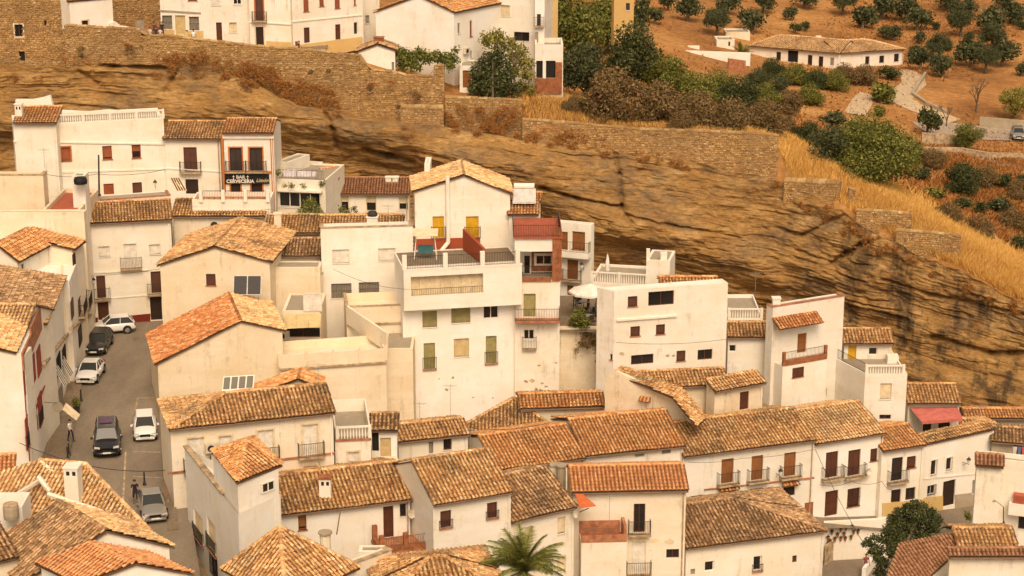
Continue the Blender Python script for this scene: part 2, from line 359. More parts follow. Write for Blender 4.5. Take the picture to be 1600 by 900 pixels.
def opening(root, W, spec, cut=True):
    """spec: x0,y0,x1,y1 pixels, kind letter + options: D door, r railing, B balcony with slab, G grille, S sill, T trim surround, O orange trim"""
    x0, y0, x1, y1, code = spec[:5]; a0, a1, z0, z1 = W.rect(x0, y0, x1, y1); k = code[0]; opt = code[1:]
    dp = 0.16 if cut else -0.03
    door = 'D' in opt
    nm = 'door' if door else 'window'
    fw = min(.07, (a1-a0)*.11); mb = MB(); o = -dp+0.05
    fm = {'k': 'trim', 'h': 'w_brown'}.get(k, FILL.get(k, 'w_brown'))
    for (p, q) in (((a0, z0), (a0+fw, z1)), ((a1-fw, z0), (a1, z1)), ((a0+fw, z1-fw), (a1-fw, z1)), ((a0+fw, z0), (a1-fw, z0+fw))):
        mb.box(W.p(p[0], p[1], -dp-0.02), W.u*(q[0]-p[0]), Vector((0, 0, q[1]-p[1])), W.n*0.07)
    if a1-a0 > 1.0 or (k in 'kh' and a1-a0 > .75):
        mb.box(W.p((a0+a1)/2-.03, z0+fw, -dp-0.02), W.u*.06, Vector((0, 0, z1-z0-2*fw)), W.n*0.06)
    wo = mb.build(nm, fm, root)
    pm = MB(); glassy = k in 'kh'
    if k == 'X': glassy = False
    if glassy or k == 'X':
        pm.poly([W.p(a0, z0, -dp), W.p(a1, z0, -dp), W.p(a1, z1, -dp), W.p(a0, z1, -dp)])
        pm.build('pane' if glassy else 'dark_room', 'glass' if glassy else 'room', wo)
    elif door:
        pm.box(W.p(a0+fw, z0, -dp-.02), W.u*(a1-a0-2*fw), W.n*.045, Vector((0, 0, z1-z0-fw)))
        for f in (0.12, 0.56):
            pm.box(W.p(a0+fw+.1, z0+(z1-z0)*f, -dp+.025), W.u*max(.1, a1-a0-2*fw-.2), W.n*.02, Vector((0, 0, (z1-z0)*.32)))
        pm.build('leaf', FILL[k], wo)
    else:
        drop = 1.0 if len(spec) < 6 else spec[5]; zb = z1-(z1-z0)*drop
        n = max(3, int((z1-zb)/0.10)); st = (z1-zb-fw)/n
        for i in range(n):                                   # rolling shutter: each lath a shallow step
            zz = zb+st*i; pm.poly([W.p(a0+fw, zz, -dp+.03), W.p(a1-fw, zz, -dp+.03), W.p(a1-fw, zz+st, -dp+.005), W.p(a0+fw, zz+st, -dp+.005)])
        pm.build('shutter', FILL[k], wo)
        if drop < 1:
            g = MB(); g.poly([W.p(a0, z0, -dp), W.p(a1, z0, -dp), W.p(a1, zb, -dp), W.p(a0, zb, -dp)]); g.build('pane', 'glass', wo)
    if 'S' in opt or (not door and 'r' not in opt and 'B' not in opt and 'n' not in opt):
        mb = MB(); mb.box(W.p(a0-.06, z0-.07, -dp), W.u*(a1-a0+.12), W.n*(dp+.07), Vector((0, 0, .07))); mb.build('sill', 'terracotta' if k in 'beroc' else 'trim', wo)
    if 'T' in opt or 'O' in opt or 'C' in opt:
        tm = 'otrim' if 'O' in opt else ('ctrim' if 'C' in opt else 'trim'); t = .13; mb = MB(); zb2 = z0 if (door or 'r' in opt or 'B' in opt) else z0-t
        mb.box(W.p(a0-t, zb2, 0), W.u*t, W.n*.035, Vector((0, 0, z1-zb2+t))); mb.box(W.p(a1, zb2, 0), W.u*t, W.n*.035, Vector((0, 0, z1-zb2+t)))
        mb.box(W.p(a0, z1, 0), W.u*(a1-a0), W.n*.035, Vector((0, 0, t)))
        if zb2 < z0: mb.box(W.p(a0, z0-t, 0), W.u*(a1-a0), W.n*.035, Vector((0, 0, t-.075)))
        mb.build('surround', tm, wo)
    if 'G' in opt:
        mb = MB(); n = max(2, int((a1-a0)/.13))
        for i in range(n+1): mb.tube(W.p(a0+(a1-a0)*i/n, z0, .06), W.p(a0+(a1-a0)*i/n, z1, .06), .014, seg=3, cap=False)
        for f in (0.02, .5, .98): mb.tube(W.p(a0-.03, z0+(z1-z0)*f, .06), W.p(a1+.03, z0+(z1-z0)*f, .06), .016, seg=3)
        mb.build('grille', 'iron', wo)
    if 'r' in opt:
        mb = MB(); railing(mb, W, a0-.08, a1+.08, z0, min(1.0, (z1-z0)*.46), .10, .11, .10); mb.build('railing', 'iron', wo)
        mb = MB(); mb.box(W.p(a0-.1, z0-.07, 0), W.u*(a1-a0+.2), W.n*.14, Vector((0, 0, .07))); mb.build('sill', 'terracotta', wo)
    if 'B' in opt:
        e = .38; mb = MB(); mb.box(W.p(a0-e, z0-.13, .002), W.u*(a1-a0+2*e), W.n*.5, Vector((0, 0, .12))); bo = mb.build('balcony', 'coping', root)
        mb = MB(); railing(mb, W, a0-e+.04, a1+e-.04, z0-.01, .98, .46, .12, .46); mb.build('railing', 'iron', bo)
    if 'A' in opt:                                            # small tiled hood
        acc = []; V = (-W.n*.9+Vector((0, 0, .4))).normalized(); tile_plane(acc, W.p(a0-.15, z1+.12, .42), W.u, V, [(0, 0), (a1-a0+.3, 0), (a1-a0+.3, .46), (0, .46)]); 
        mb = MB(); mb.box(W.p(a0-.12, z1+.06, .002), W.u*(a1-a0+.24), W.n*.36, Vector((0, 0, .05))); h = mb.build('hood', 'brick', wo); tiles_obj(acc, 't_red', h)
    return (a0, a1, z0, z1)
def split_wins(root, W, wins, zmax=None, smax=None):
    holes = []
    for w in wins or []:
        a0, a1, z0, z1 = W.rect(*w[:4])
        cut = (zmax is None or z1 < zmax-.02) and a0 > .02 and a1 < W.W-.02 and not any(a0 < h[1] and a1 > h[0] and z0 < h[3] and z1 > h[2] for h in holes)
        opening(root, W, w, cut)
        if cut: holes.append((a0, a1, z0, z1))
    return holes
def proof(label, pts, zb, tile='t_old', mat='offwhite', name='white_house', cat='house', walls=True, jit=1.0, ridge=(), tri=(0, 1, 2)):
    """one roof slope over its walls; pts are (px, py, D), tri names the three that fix the plane"""
    A, B, C = [pt(*pts[k]) for k in tri]; Nn = (B-A).cross(C-A).normalized(); Nn = Nn if Nn.z > 0 else -Nn
    P3 = []
    for p in pts: r = ray(p[0], p[1]); P3.append(CAM+r*((A-CAM).dot(Nn)/r.dot(Nn)))
    U = Vector((0, 0, 1)).cross(Nn).normalized(); V = Nn.cross(U).normalized()
    if V.z < 0: V = -V
    uv = [((q-A).dot(U), (q-A).dot(V)) for q in P3]; root = new_house(name, label, (sum(q.x for q in P3)/len(P3), sum(q.y for q in P3)/len(P3), zb), cat)
    acc = []; tile_plane(acc, A, U, V, uv, jit=jit); rb = MB(); slab_poly(rb, P3)
    for i, j in ridge: ridge_line(acc, P3[i], P3[j])
    ro = rb.build('roof', 'roofbase', root); tiles_obj(acc, tile, ro)
    if walls:
        c = sum(P3, Vector())/len(P3); mb = MB(); q3 = [q+(c-q).normalized()*.25-Vector((0, 0, .14)) for q in P3]
        for i in range(len(q3)):
            a, b = q3[i], q3[(i+1) % len(q3)]; mb.poly([a, b, Vector((b.x, b.y, zb)), Vector((a.x, a.y, zb))])
        mb.build('wall', mat, root)
    return root
def slab_poly(mb, pts, th=0.1):
    mb.prism([Vector(p)-Vector((0, 0, th+.06)) for p in pts], Vector((0, 0, th)))
class H: pass
plaster('white_b', (0.81, 0.76, 0.675), 0.42); plaster('white_c', (0.77, 0.73, 0.66), 0.45); plaster('white_d', (0.83, 0.80, 0.75), 0.2)
plaster('offwhite_b', (0.78, 0.70, 0.585), 0.5); plaster('cream_b', (0.76, 0.65, 0.50), 0.5)
_vr = random.Random(12)
def vary(m):
    return _vr.choice({'white': ['white', 'white_b', 'white_c', 'white_d', 'white_b'], 'offwhite': ['offwhite', 'offwhite_b'], 'cream': ['cream', 'cream_b']}.get(m, [m]))
def new_house(name, label, base, cat='house'):
    return empty(name, base, label, cat)
def E(label, A, B, D, zb, ridge, slope=0.30, DB=None, wins=(), lwins=(), rwins=(), mat='white', tile='t_old', over=0.28, name='white_house', hipL=0, hipR=0, side=0.12, lean=False, root=None, cat='house', jit=1.0, sp=TSP, plinth=None, skip=None, cornice=False, backrun=None, dup=None):
    """house with its eave towards us: eave line A-B (pixels) at depth D, ridge through pixel row `ridge` at A's end"""
    mat = vary(mat); A3 = pt(A[0], A[1], D); B3 = ptz(B[0], B[1], A3.z) if DB is None else pt(B[0], B[1], DB); B3.z = A3.z
    u = (B3-A3); Wd = u.length; u.normalize(); n = Vector((u.y, -u.x, 0)); ze = A3.z
    V = (-n+Vector((0, 0, slope))).normalized()
    if isinstance(ridge, tuple):
        Nn = u.cross(V); r = ray(*ridge); t = (A3-CAM).dot(Nn)/r.dot(Nn); p = CAM+r*t; L = (p-A3).dot(V)
    else: L = ridge*math.hypot(1, slope)
    run = L/math.hypot(1, slope)
    if run < 0.5 or run > 30: print('BAD run', label, run)
    wa = A3-n*over+u*side; wb = B3-n*over-u*side; Wf = Wall(wa, wb); zr = ze+run*slope; zw = ze+over*slope-.10
    if root is None: root = new_house(name, label, ((wa.x+wb.x)/2, (wa.y+wb.y)/2, zb), cat)
    dep = (run-over)*2 if not lean else run-over
    if backrun is not None: dep = run-over+backrun
    holes = split_wins(root, Wf, wins, zw)
    mb = MB(); wall_cells(mb, Wf, 0, Wf.W, zb, zw, holes)
    bl, br = Wf.p(0, 0, -dep), Wf.p(Wf.W, 0, -dep); Wl = Wall(bl, wa); Wr = Wall(wb, br)
    hl = split_wins(root, Wl, lwins, zw); hr = split_wins(root, Wr, rwins, zw)
    wall_cells(mb, Wl, 0, Wl.W, zb, zw, hl); wall_cells(mb, Wr, 0, Wr.W, zb, zw, hr)
    ztop = zr-.10; rr = run-over
    for W_, flip in ((Wl, True), (Wr, False)):
        sr = rr if not flip else W_.W-rr
        if lean: sr = W_.W if not flip else 0
        if (flip and hipL) or (not flip and hipR): continue
        if lean: pts = [(0, zw), (W_.W, zw), ((W_.W if not flip else 0), ztop)]
        else: pts = [(0, zw), (W_.W, zw), (sr, ztop)]
        mb.poly([W_.p(*q) for q in pts])
    zbk = ztop if lean else zw
    mb.poly([Vector((br.x, br.y, zb)), Vector((bl.x, bl.y, zb)), Vector((bl.x, bl.y, zbk)), Vector((br.x, br.y, zbk))])
    wl = mb.build('wall', mat, root)
    acc = []; rb = MB()
    O = A3; poly = [(0, 0), (Wd, 0), (Wd-hipR, L), (hipL, L)]
    tile_plane(acc, O, u, V, poly, jit=jit, sp=sp, skip=skip)
    P = lambda a, b: O+u*a+V*b
    slab_poly(rb, [P(*q) for q in poly])
    R0, R1 = P(hipL, L), P(Wd-hipR, L)
    if not lean:
        V2 = (n+Vector((0, 0, slope))).normalized(); O2 = P(0, 0)-n*(2*run); poly2 = poly if backrun is None else [(0, L*(1-backrun/run)), (Wd, L*(1-backrun/run)), (Wd-hipR, L), (hipL, L)]
        tile_plane(acc, O2, u, V2, poly2, jit=jit, sp=sp); slab_poly(rb, [O2+u*a+V2*b for a, b in poly2])
        for hp, E0, ud, R in ((hipL, A3, -n, R0), (hipR, B3, -n, R1)):
            if hp:
                vd = (R-(E0-n*run)); Lh = vd.length; vd.normalize(); pl = [(0, 0), (2*run, 0), (run, Lh)]
                tile_plane(acc, E0, ud, vd, pl, jit=jit, sp=sp); slab_poly(rb, [E0+ud*a+vd*b for a, b in pl])
                ridge_line(acc, E0, R); ridge_line(acc, E0-n*2*run, R)
    ridge_line(acc, R0, R1)
    ro = rb.build('roof', 'roofbase', root); tiles_obj(acc, tile, ro)
    if plinth:
        pm, ph = plinth; mb = MB(); mb.box(Wf.p(0, zb, .004), u*Wf.W, n*.03, Vector((0, 0, ph-zb))); mb.build('plinth', pm, root)
    if Wd > 3.5 and zw-zb > 2.5:
        mb = MB(); e0, e1 = A3+u*.1+n*.05-Vector((0, 0, .10)), B3-u*.1+n*.05-Vector((0, 0, .10)); mb.tube(e0, e1, .055, seg=6); mb.build('gutter', 'rustiron', root)
        mb = MB(); q = Wf.p(Wf.W-.18, zw-.05, .07); mb.tube(e1-u*.15, q-Vector((0, 0, .25)), .045, seg=5); mb.tube(q-Vector((0, 0, .25)), Vector((q.x, q.y, zb)), .045, seg=6); mb.build('downpipe', vary('white') if _vr.random() < .6 else 'coping', root)
    if cornice:
        mb = MB(); mb.box(Wf.p(0, zw-.32, .003), u*Wf.W, n*.07, Vector((0, 0, .14))); mb.build('cornice', 'trim' if cornice is True else cornice, root)
    h = H(); h.root = root; h.f = Wf; h.l = Wl; h.r = Wr; h.ze = ze; h.zr = zr; h.u = u; h.n = n; h.R0 = R0; h.R1 = R1; h.run = run; h.A3 = A3; h.B3 = B3; h.ro = ro
    return h
def G(label, A, P, B, D, zb, L, DB=None, wins=(), lwins=(), rwins=(), mat='white', tile='t_old', name='white_house', root=None, over=0.15, cat='house', jit=1.0, skew=0.0, verge=None, tileB=None, skip=None):
    """house with its gable towards us: A left eave, P peak, B right eave (pixels, on the gable wall)"""
    mat = vary(mat); A3 = pt(A[0], A[1], D); B3 = pt(B[0], B[1], DB or D); W = Wall(A3, B3)
    sA, zA = 0.0, A3.z; sB, zB = W.W, B3.z; sP, zP = W.at(*P); n = W.n; bk = -n+W.u*skew
    if root is None: root = new_house(name, label, ((A3.x+B3.x)/2, (A3.y+B3.y)/2, zb), cat)
    zm = min(zA, zB); holes = split_wins(root, W, wins, zm-.1)
    mb = MB(); wall_cells(mb, W, 0, W.W, zb, zm-.1, holes)
    top = [(0, zm-.1), (sB, zm-.1), (sB, zB-.1), (sP, zP-.1), (0, zA-.1)]
    top = [q for i, q in enumerate(top) if i == 0 or q != top[i-1]]; mb.poly([W.p(*q) for q in top])
    bA, bB = A3+bk*L, B3+bk*L; Wl = Wall(bA, A3); Wr = Wall(B3, bB)
    hl = split_wins(root, Wl, lwins, zA-.1); hr = split_wins(root, Wr, rwins, zB-.1)
    wall_cells(mb, Wl, 0, Wl.W, zb, zA-.1, hl); wall_cells(mb, Wr, 0, Wr.W, zb, zB-.1, hr)
    back = [(sB, zb), (0, zb), (0, zA-.1), (sP, zP-.1), (sB, zB-.1)]; mb.poly([W.p(*q)+bk*L for q in back]); mb.build('wall', mat, root)
    acc = []; acc2 = []; rb = MB(); pk = W.p(sP, zP, 0)
    for E0, sgn, ac in ((W.p(0, zA), -1, acc), (W.p(sB, zB), 1, acc2 if tileB else acc)):
        v = pk-E0; Lv = v.length
        if Lv < .3: continue
        v.normalize(); E1 = E0-v*.25-bk*over; Lv += .25
        bn = bk.normalized(); vs2 = v
        sk = bn.dot(v); 
        # work in an orthogonal frame on the slope: U along the eave, V up the slope
        Nn = bn.cross(v).normalized(); Vp = Nn.cross(bn).normalized()
        if Vp.z < 0: Vp = -Vp
        Le = (L+over*2)*bk.length; e = v*Lv; hu, hv = e.dot(bn), e.dot(Vp)
        poly = [(0, 0), (Le, 0), (Le+hu, hv), (hu, hv)]
        tile_plane(ac, E1, bn, Vp, poly, jit=jit, skip=skip if sgn < 0 else None); slab_poly(rb, [E1+bn*a+Vp*b for a, b in poly])
    ridge_line(acc, pk-bk*over, pk+bk*(L+over))
    ro = rb.build('roof', 'roofbase', root); tiles_obj(acc, tile, ro)
    if acc2: tiles_obj(acc2, tileB, ro)
    if verge:
        mb = MB()
        for E0 in (W.p(0, zA), W.p(sB, zB)):
            d = pk-E0; mb.box(E0+n*.0-Vector((0, 0, .22)), d, n*.05, Vector((0, 0, .18)))
        mb.build('verge', verge, root)
    h = H(); h.root = root; h.f = W; h.l = Wl; h.r = Wr; h.ze = zm; h.pk = pk; h.bk = bk; h.n = n; h.ro = ro; h.u = W.u
    return h
def Fl(label, A, B, D, zb, dep, DB=None, wins=(), lwins=(), rwins=(), mat='white', name='white_house', root=None, ph=0.9, floor='floorgrey', cop=None, cat='house', th=0.22, skewl=0, skewr=0, backh=0, level=True, open_front=False):
    """flat-roofed block: parapet top line A-B, footprint dep metres deep, floor ph below the parapet"""
    mat = vary(mat); A3 = pt(A[0], A[1], D); B3 = pt(B[0], B[1], DB) if DB else (ptz(B[0], B[1], A3.z) if level else pt(B[0], B[1], D)); zt = A3.z; B3.z = zt
    W = Wall(A3, B3); n = W.n
    if root is None: root = new_house(name, label, ((A3.x+B3.x)/2, (A3.y+B3.y)/2, zb), cat)
    holes = split_wins(root, W, wins, zt)
    bA = A3-n*dep+W.u*skewl; bB = B3-n*dep+W.u*skewr; Wl = Wall(bA, A3); Wr = Wall(B3, bB)
    hl = split_wins(root, Wl, lwins, zt); hr = split_wins(root, Wr, rwins, zt)
    mb = MB(); zf = zt-ph
    wall_cells(mb, W, 0, W.W, zb, zf if open_front else zt, holes); wall_cells(mb, Wl, 0, Wl.W, zb, zt, hl); wall_cells(mb, Wr, 0, Wr.W, zb, zt, hr)
    q = lambda p, z: Vector((p.x, p.y, z))
    zk = zt+backh; mb.poly([q(bB, zb), q(bA, zb), q(bA, zk), q(bB, zk)])
    iA, iB, jA, jB = A3-n*th+W.u*th, B3-n*th-W.u*th, bA+n*th+W.u*th, bB+n*th-W.u*th
    for a, b, c, d in ((iA, iB, A3, B3), (iB, jB, B3, bB), (jA, iA, bA, A3)):
        if open_front and c is A3 and d is B3: continue
        mb.poly([q(b, zf), q(a, zf), q(a, zt), q(b, zt)]); mb.poly([q(c, zt), q(d, zt), q(b, zt), q(a, zt)])
    mb.poly([q(jA, zf), q(jB, zf), q(jB, zk), q(jA, zk)][::-1]); mb.poly([q(bA, zk), q(jA, zk), q(jB, zk), q(bB, zk)])
    mb.build('wall', mat, root)
    fb = MB()
    if open_front: iA, iB = A3+W.u*th, B3-W.u*th
    fb.poly([q(iA, zf+.003), q(iB, zf+.003), q(jB, zf+.003), q(jA, zf+.003)]); fb.build('terrace_floor', floor, root)
    if cop:
        mb = MB(); mb.box(W.p(-.04, zt+.002, .05), W.u*(W.W+.08), -n*(th+.1), Vector((0, 0, .07)))
        mb.box(Wl.p(.02, zt+.002, .05), Wl.u*(Wl.W-.3), -Wl.n*(th+.1), Vector((0, 0, .068))); mb.box(Wr.p(.3, zt+.002, .05), Wr.u*(Wr.W-.3), -Wr.n*(th+.1), Vector((0, 0, .068)))
        mb.build('coping', cop, root)
    h = H(); h.root = root; h.f = W; h.l = Wl; h.r = Wr; h.zt = zt; h.zf = zf; h.n = n; h.u = W.u; h.A3 = A3; h.B3 = B3; h.bA = bA; h.bB = bB
    return h
def balustrade(root, W, a0, a1, z0, h=0.85, out=0.0, mat='trim', sp=0.2, name='balustrade', pier=2.6):
    mb = MB(); t = .16
    mb.box(W.p(a0, z0, out), W.u*(a1-a0), -W.n*t, Vector((0, 0, .08))); mb.box(W.p(a0, z0+h-.1, out+.02), W.u*(a1-a0), -W.n*(t+.04), Vector((0, 0, .1)))
    n = max(2, int((a1-a0)/sp)); prof = [(.04, 0), (.075, .18), (.06, .34), (.03, .5), (.05, .62)]
    k = (h-.18)/.62
    for i in range(n):
        mb.lathe(W.p(a0+(a1-a0)*(i+.5)/n, z0+.08, out-t/2), [(r, z*k) for r, z in prof], 6)
    m = max(1, int(round((a1-a0)/pier)))
    for i in range(m+1):
        c = W.p(a0+(a1-a0)*i/m, z0, out-t/2); mb.cbox(c, .2, t+.06, h+.04, u=W.u)
    return mb.build(name, mat, root)
def chimney(root, px, py, D, w, h, mat='white', d=None, cap='tile', u=(1, 0, 0), holes=True, round_=False, down=1.2):
    """chimney whose top centre stands at the pixel; w, h metres"""
    c = pt(px, py, D); mb = MB(); d = d or w
    if round_:
        mb.lathe((c.x, c.y, c.z-h-down), [(w/2, 0), (w/2*1.0, down+h-.1), (w/2*.9, h+down)], 10); o = mb.build('chimney', mat, root)
        mb = MB(); mb.lathe((c.x, c.y, c.z), [(w*.66, 0), (w*.66, .1)], 10); mb.build('cap', 'greywall', o); return o
    mb.cbox((c.x, c.y, c.z-h-down), w, d, h+down, u=u); o = mb.build('chimney', mat, root)
    U = Vector(u).normalized(); wv = Vector((U.y, -U.x, 0))
    if holes:
        hb = MB()
        for k in (-.22, .22): hb.box(c+wv*(d/2+.003)+U*(k*w-.09*w)-Vector((0, 0, .42)), U*.2*w*1.2, wv*.004, Vector((0, 0, .26)))
        hb.build('flue_opening', 'room', o)
    if cap == 'tile':
        acc = []
        for s in (1, -1):
            V = (-wv*s*.9+Vector((0, 0, .5))).normalized(); O = c+wv*s*(d/2+.08)-U*(w/2+.06)
            tile_plane(acc, O, U, V, [(0, 0), (w+.12, 0), (w+.12, d*.62+.06), (0, d*.62+.06)], ln=.4)
        tiles_obj(acc, 't_orange', o, 'cap_tiles')
        mb = MB(); mb.cbox((c.x, c.y, c.z-.06), w+.1, d+.1, .06, u=u); mb.build('cap', mat, o)
    else:
        mb = MB(); mb.cbox((c.x, c.y, c.z+.002), w+.12, d+.12, .09, u=u); mb.build('cap', cap, o)
    return o
# ================================================================== the ground, the rock and the hill
def rbf_fit(P):
    P = np.array(P, float); n = len(P); s = 50.0; X = P[:, :2]/s
    d = np.hypot(*(X[:, None]-X[None]).transpose(2, 0, 1)); K = np.where(d > 0, d*d*np.log(d+1e-9), 0)+np.eye(n)*0.02
    A = np.zeros((n+3, n+3)); A[:n, :n] = K; A[:n, n] = 1; A[:n, n+1:] = X; A[n, :n] = 1; A[n+1:, :n] = X.T
    w = np.linalg.solve(A, np.r_[P[:, 2], 0, 0, 0]); return X, w, s
def rbf_eval(M, x, y):
    X, w, s = M; x = np.asarray(x, float)/s; y = np.asarray(y, float)/s; sh = x.shape; x = x.ravel(); y = y.ravel()
    out = np.full(x.shape, w[-3])+w[-2]*x+w[-1]*y
    for i in range(len(X)):
        d2 = (x-X[i, 0])**2+(y-X[i, 1])**2; out += w[i]*0.5*d2*np.log(d2+1e-12)
    return out.reshape(sh)
HP = [(0,60,211),(300,72,204),(560,92,203),(700,150,202),(727,138,202),(650,121,203),(860,150,204.5),(820,190,200),(1000,204,199),(1210,228,197),(1300,292,194),(1400,335,191),(1500,392,188),(1600,455,185),
 (850,155,214),(1000,172,216),(1150,190,218),(1240,215,220),(1330,262,213),(1430,292,212),(1530,362,210),(1600,402,208),
 (900,100,245),(1000,120,250),(1150,150,255),(1250,180,262),(1400,220,250),(1500,240,245),(1600,272,238),(1480,310,228),(1600,345,226),
 (1060,84,290),(1170,107,292),(1300,112,292),(1415,112,292),(1430,150,275),(1600,160,280),(1600,215,262),(1500,215,262),
 (1311,111,296),(1240,104,297),(1170,97,300),(1414,103,299),(1000,0,335),(1300,0,348),(1600,0,340),(1300,62,318),(1500,80,312),(1130,50,310)]
H3 = [tuple(pt(*p)) for p in HP]+[(-60, 215, 30), (-120, 215, 32), (-20, 240, 28), (-100, 300, 34), (100, 600, 45), (-200, 600, 50), (300, 600, 45), (200, 300, 12), (220, 200, 4), (0, 900, 60), (400, 900, 60), (-400, 900, 60)]
HM = rbf_fit(H3)
def hill_z(x, y):
    z = rbf_eval(HM, x, y); x = np.asarray(x, float); y = np.asarray(y, float)
    return np.clip(z, -12, 70)+0.35*fbm(x*0.09, y*0.09, 3, 5)*np.clip((y-215)/30, 0, 1)
def hill_at(px, py, near=196):
    r = ray(px, py); lo = near/r.y
    for k in range(800):
        t = lo+k*0.6; p = CAM+r*t
        if float(hill_z(p.x, p.y)) >= p.z: return Vector((p.x, p.y, p.z))
    return CAM+r*(340/r.y)
# front edge of the hill: the rampart line and, further right, the cliff edge
EDGE = [(-260, 64, 208), (0, 60, 208), (100, 46, 208), (107, 46, 199.5), (218, 50, 199.5), (400, 75, 199.5), (560, 92, 199.5), (680, 128, 199.5), (697, 156, 199.5), (815, 160, 199), (830, 192, 198.5), (1000, 206, 198), (1212, 220, 197.3), (1240, 287, 196.4), (1310, 318, 193.2), (1400, 374, 190.8), (1500, 426, 188.2), (1600, 470, 185.6), (1800, 530, 182), (2300, 640, 178)]
E3 = np.array([tuple(pt(*p)) for p in EDGE])
def edge_y(x): return np.interp(x, E3[:, 0], E3[:, 1])
def edge_noise(x): x = np.asarray(x, float); return 0.9*fbm(x*0.33, x*0+3, 4, 9)*np.clip((x-26)/4, 0, 1)
def edge_z(x): return np.interp(x, E3[:, 0], E3[:, 2])+edge_noise(x)
nu, nv = 420, 300
ux = np.linspace(-140, 190, nu); vv = np.linspace(0, 1, nv)**1.8
GX = np.zeros((nv, nu)); GY = np.zeros((nv, nu)); GZ = np.zeros((nv, nu))
for j, v in enumerate(vv):
    GX[j] = ux*(1+v*2.2)-v*20; ye = edge_y(ux); GY[j] = ye+v*(900-ye)
GZ = hill_z(GX, GY)
b = np.clip((GY-edge_y(GX))/5, 0, 1); GZ = GZ*b+(edge_z(GX)-0.15)*(1-b)
GX = np.vstack([GX[:1], GX]); GY = np.vstack([GY[:1], GY]); GZ = np.vstack([GZ[:1]-7, GZ]); GY[0] += .6; nv += 1
idx = np.arange(nu*nv).reshape(nv, nu)
def gridfaces(idx): return np.stack([idx[:-1, :-1], idx[:-1, 1:], idx[1:, 1:], idx[1:, :-1]], -1).reshape(-1, 4)
m, nt, bs = nodes('dry_ground', 0.97, 0.05)
c1 = ramp(nt, noise(nt, pos(nt), 0.055, 8, 0.62), [(0.28, (0.25, 0.115, 0.05)), (0.45, (0.41, 0.195, 0.08)), (0.58, (0.51, 0.26, 0.105)), (0.72, (0.60, 0.36, 0.165))])
c2 = ramp(nt, noise(nt, pos(nt, (1, 1, 1)), 1.3, 8, 0.75), [(0.3, (0.28, 0.26, 0.22)), (0.7, (0.72, 0.7, 0.66))])
c3 = mix(nt, 0.8, c1, c2, 'OVERLAY')
fur = noise(nt, pos(nt, (0.5, 1.6, 1.0), (0, 0, 0.35)), 0.8, 4, 0.5)
c4 = mix(nt, ramp(nt, fur, [(0.5, (0, 0, 0)), (0.68, (0.4, 0.4, 0.4))]), c3, (0.15, 0.085, 0.04))
nt.links.new(c4, bs.inputs['Base Color']); bump(nt, bs, noise(nt, pos(nt), 1.7, 8, 0.8), 0.9, 0.3)
MATS['dry_ground'] = m
hill = mesh_obj('hillside', np.stack([GX, GY, GZ], -1).reshape(-1, 3), gridfaces(idx), 'dry_ground', smooth=True); hill['kind'] = 'structure'
# ------------------------------------------------------------------ the cliff: a bedded rock face with overhangs
CT = [(-260, 98), (0, 104), (60, 106), (100, 104), (175, 100), (250, 100), (300, 108), (380, 122), (430, 146), (480, 166), (560, 182), (640, 188), (695, 196), (810, 216), (900, 224), (1000, 240), (1100, 258), (1210, 282), (1250, 300), (1312, 330), (1345, 352), (1400, 385), (1500, 430), (1600, 474), (1800, 530), (2300, 640)]
CTD = [(-260, 198), (700, 198), (1210, 196), (1310, 192.3), (1600, 184.8), (2300, 178)]
cpx = np.array([p[0] for p in CT], float)
ct3 = np.array([tuple(pt(p[0], p[1], float(np.interp(p[0], [q[0] for q in CTD], [q[1] for q in CTD])))) for p in CT])
NX, NZ = 1100, 300
cx = np.linspace(-105, 105, NX)
top_y = np.interp(cx, ct3[:, 0], ct3[:, 1]); top_z = np.interp(cx, ct3[:, 0], ct3[:, 2])+0.35*fbm(cx*0.5, cx*0+3, 4, 9)*np.clip((30-cx)/4, 0, 1)+edge_noise(cx)
# rows: 12 fold back under the hill, the rest run down the face
T = np.linspace(0, 1, NZ)[:, None]
base_z = np.interp(cx, [-105, -60, -20, 10, 50, 105], [12, 14, 10, 6, -6, -12])[None]
Zc = top_z[None]*(1-T)+base_z*T
Xc = np.repeat(cx[None], NZ, 0)
# bedding: beds dip to the right
warp = 1.3*fbm(Xc*0.03, Zc*0.05, 3, 21)+0.25*fbm(Xc*0.2, Zc*0.3, 3, 22)
dip = np.interp(cx, [-60, -25, 0, 60], [0.02, 0.07, 0.15, 0.13])
dipc = np.concatenate([[0], np.cumsum((dip[1:]+dip[:-1])/2*np.diff(cx))])[None]
Wb = Zc+dipc+warp
def beds(w, thick, seed, amp):
    k = np.floor(w/thick); f = w/thick-k
    a = _hash(k, k*0+1, seed); e = np.clip(np.minimum(f, 1-f)/0.16, 0, 1)
    return amp*(a*0.8+0.2)*(e**0.6)
def blocks(w, x, thick, ln, seed, amp):
    """broken beds: every bed is cut by joints into blocks that stand out or have dropped away"""
    k = np.floor(w/thick); f = w/thick-k; l = ln*(.5+_hash(k, k*0+7, seed)); u = (x+w*.35)/l+_hash(k, k*0+3, seed)*9; kx = np.floor(u); fx = u-kx
    a = _hash(k, kx, seed+1); e = np.clip(np.minimum(f, 1-f)*thick/.10, 0, 1)**.7*np.clip(np.minimum(fx, 1-fx)*l/.16, 0, 1)**.7
    return amp*(a**1.6)*e
B1 = beds(Wb, 2.3, 31, 1.0); B2 = beds(Wb+0.3*fbm(Xc*0.12, Zc*0.1, 2, 33), 0.85, 32, 0.55); B3 = beds(Wb+0.2*fbm(Xc*0.3, Zc*0.2, 2, 35), 0.33, 34, 0.22)
wj = 0.35*fbm(Xc*0.35, Zc*0.5, 4, 81); xj = Xc+0.5*fbm(Xc*.4, Zc*.6, 3, 82)
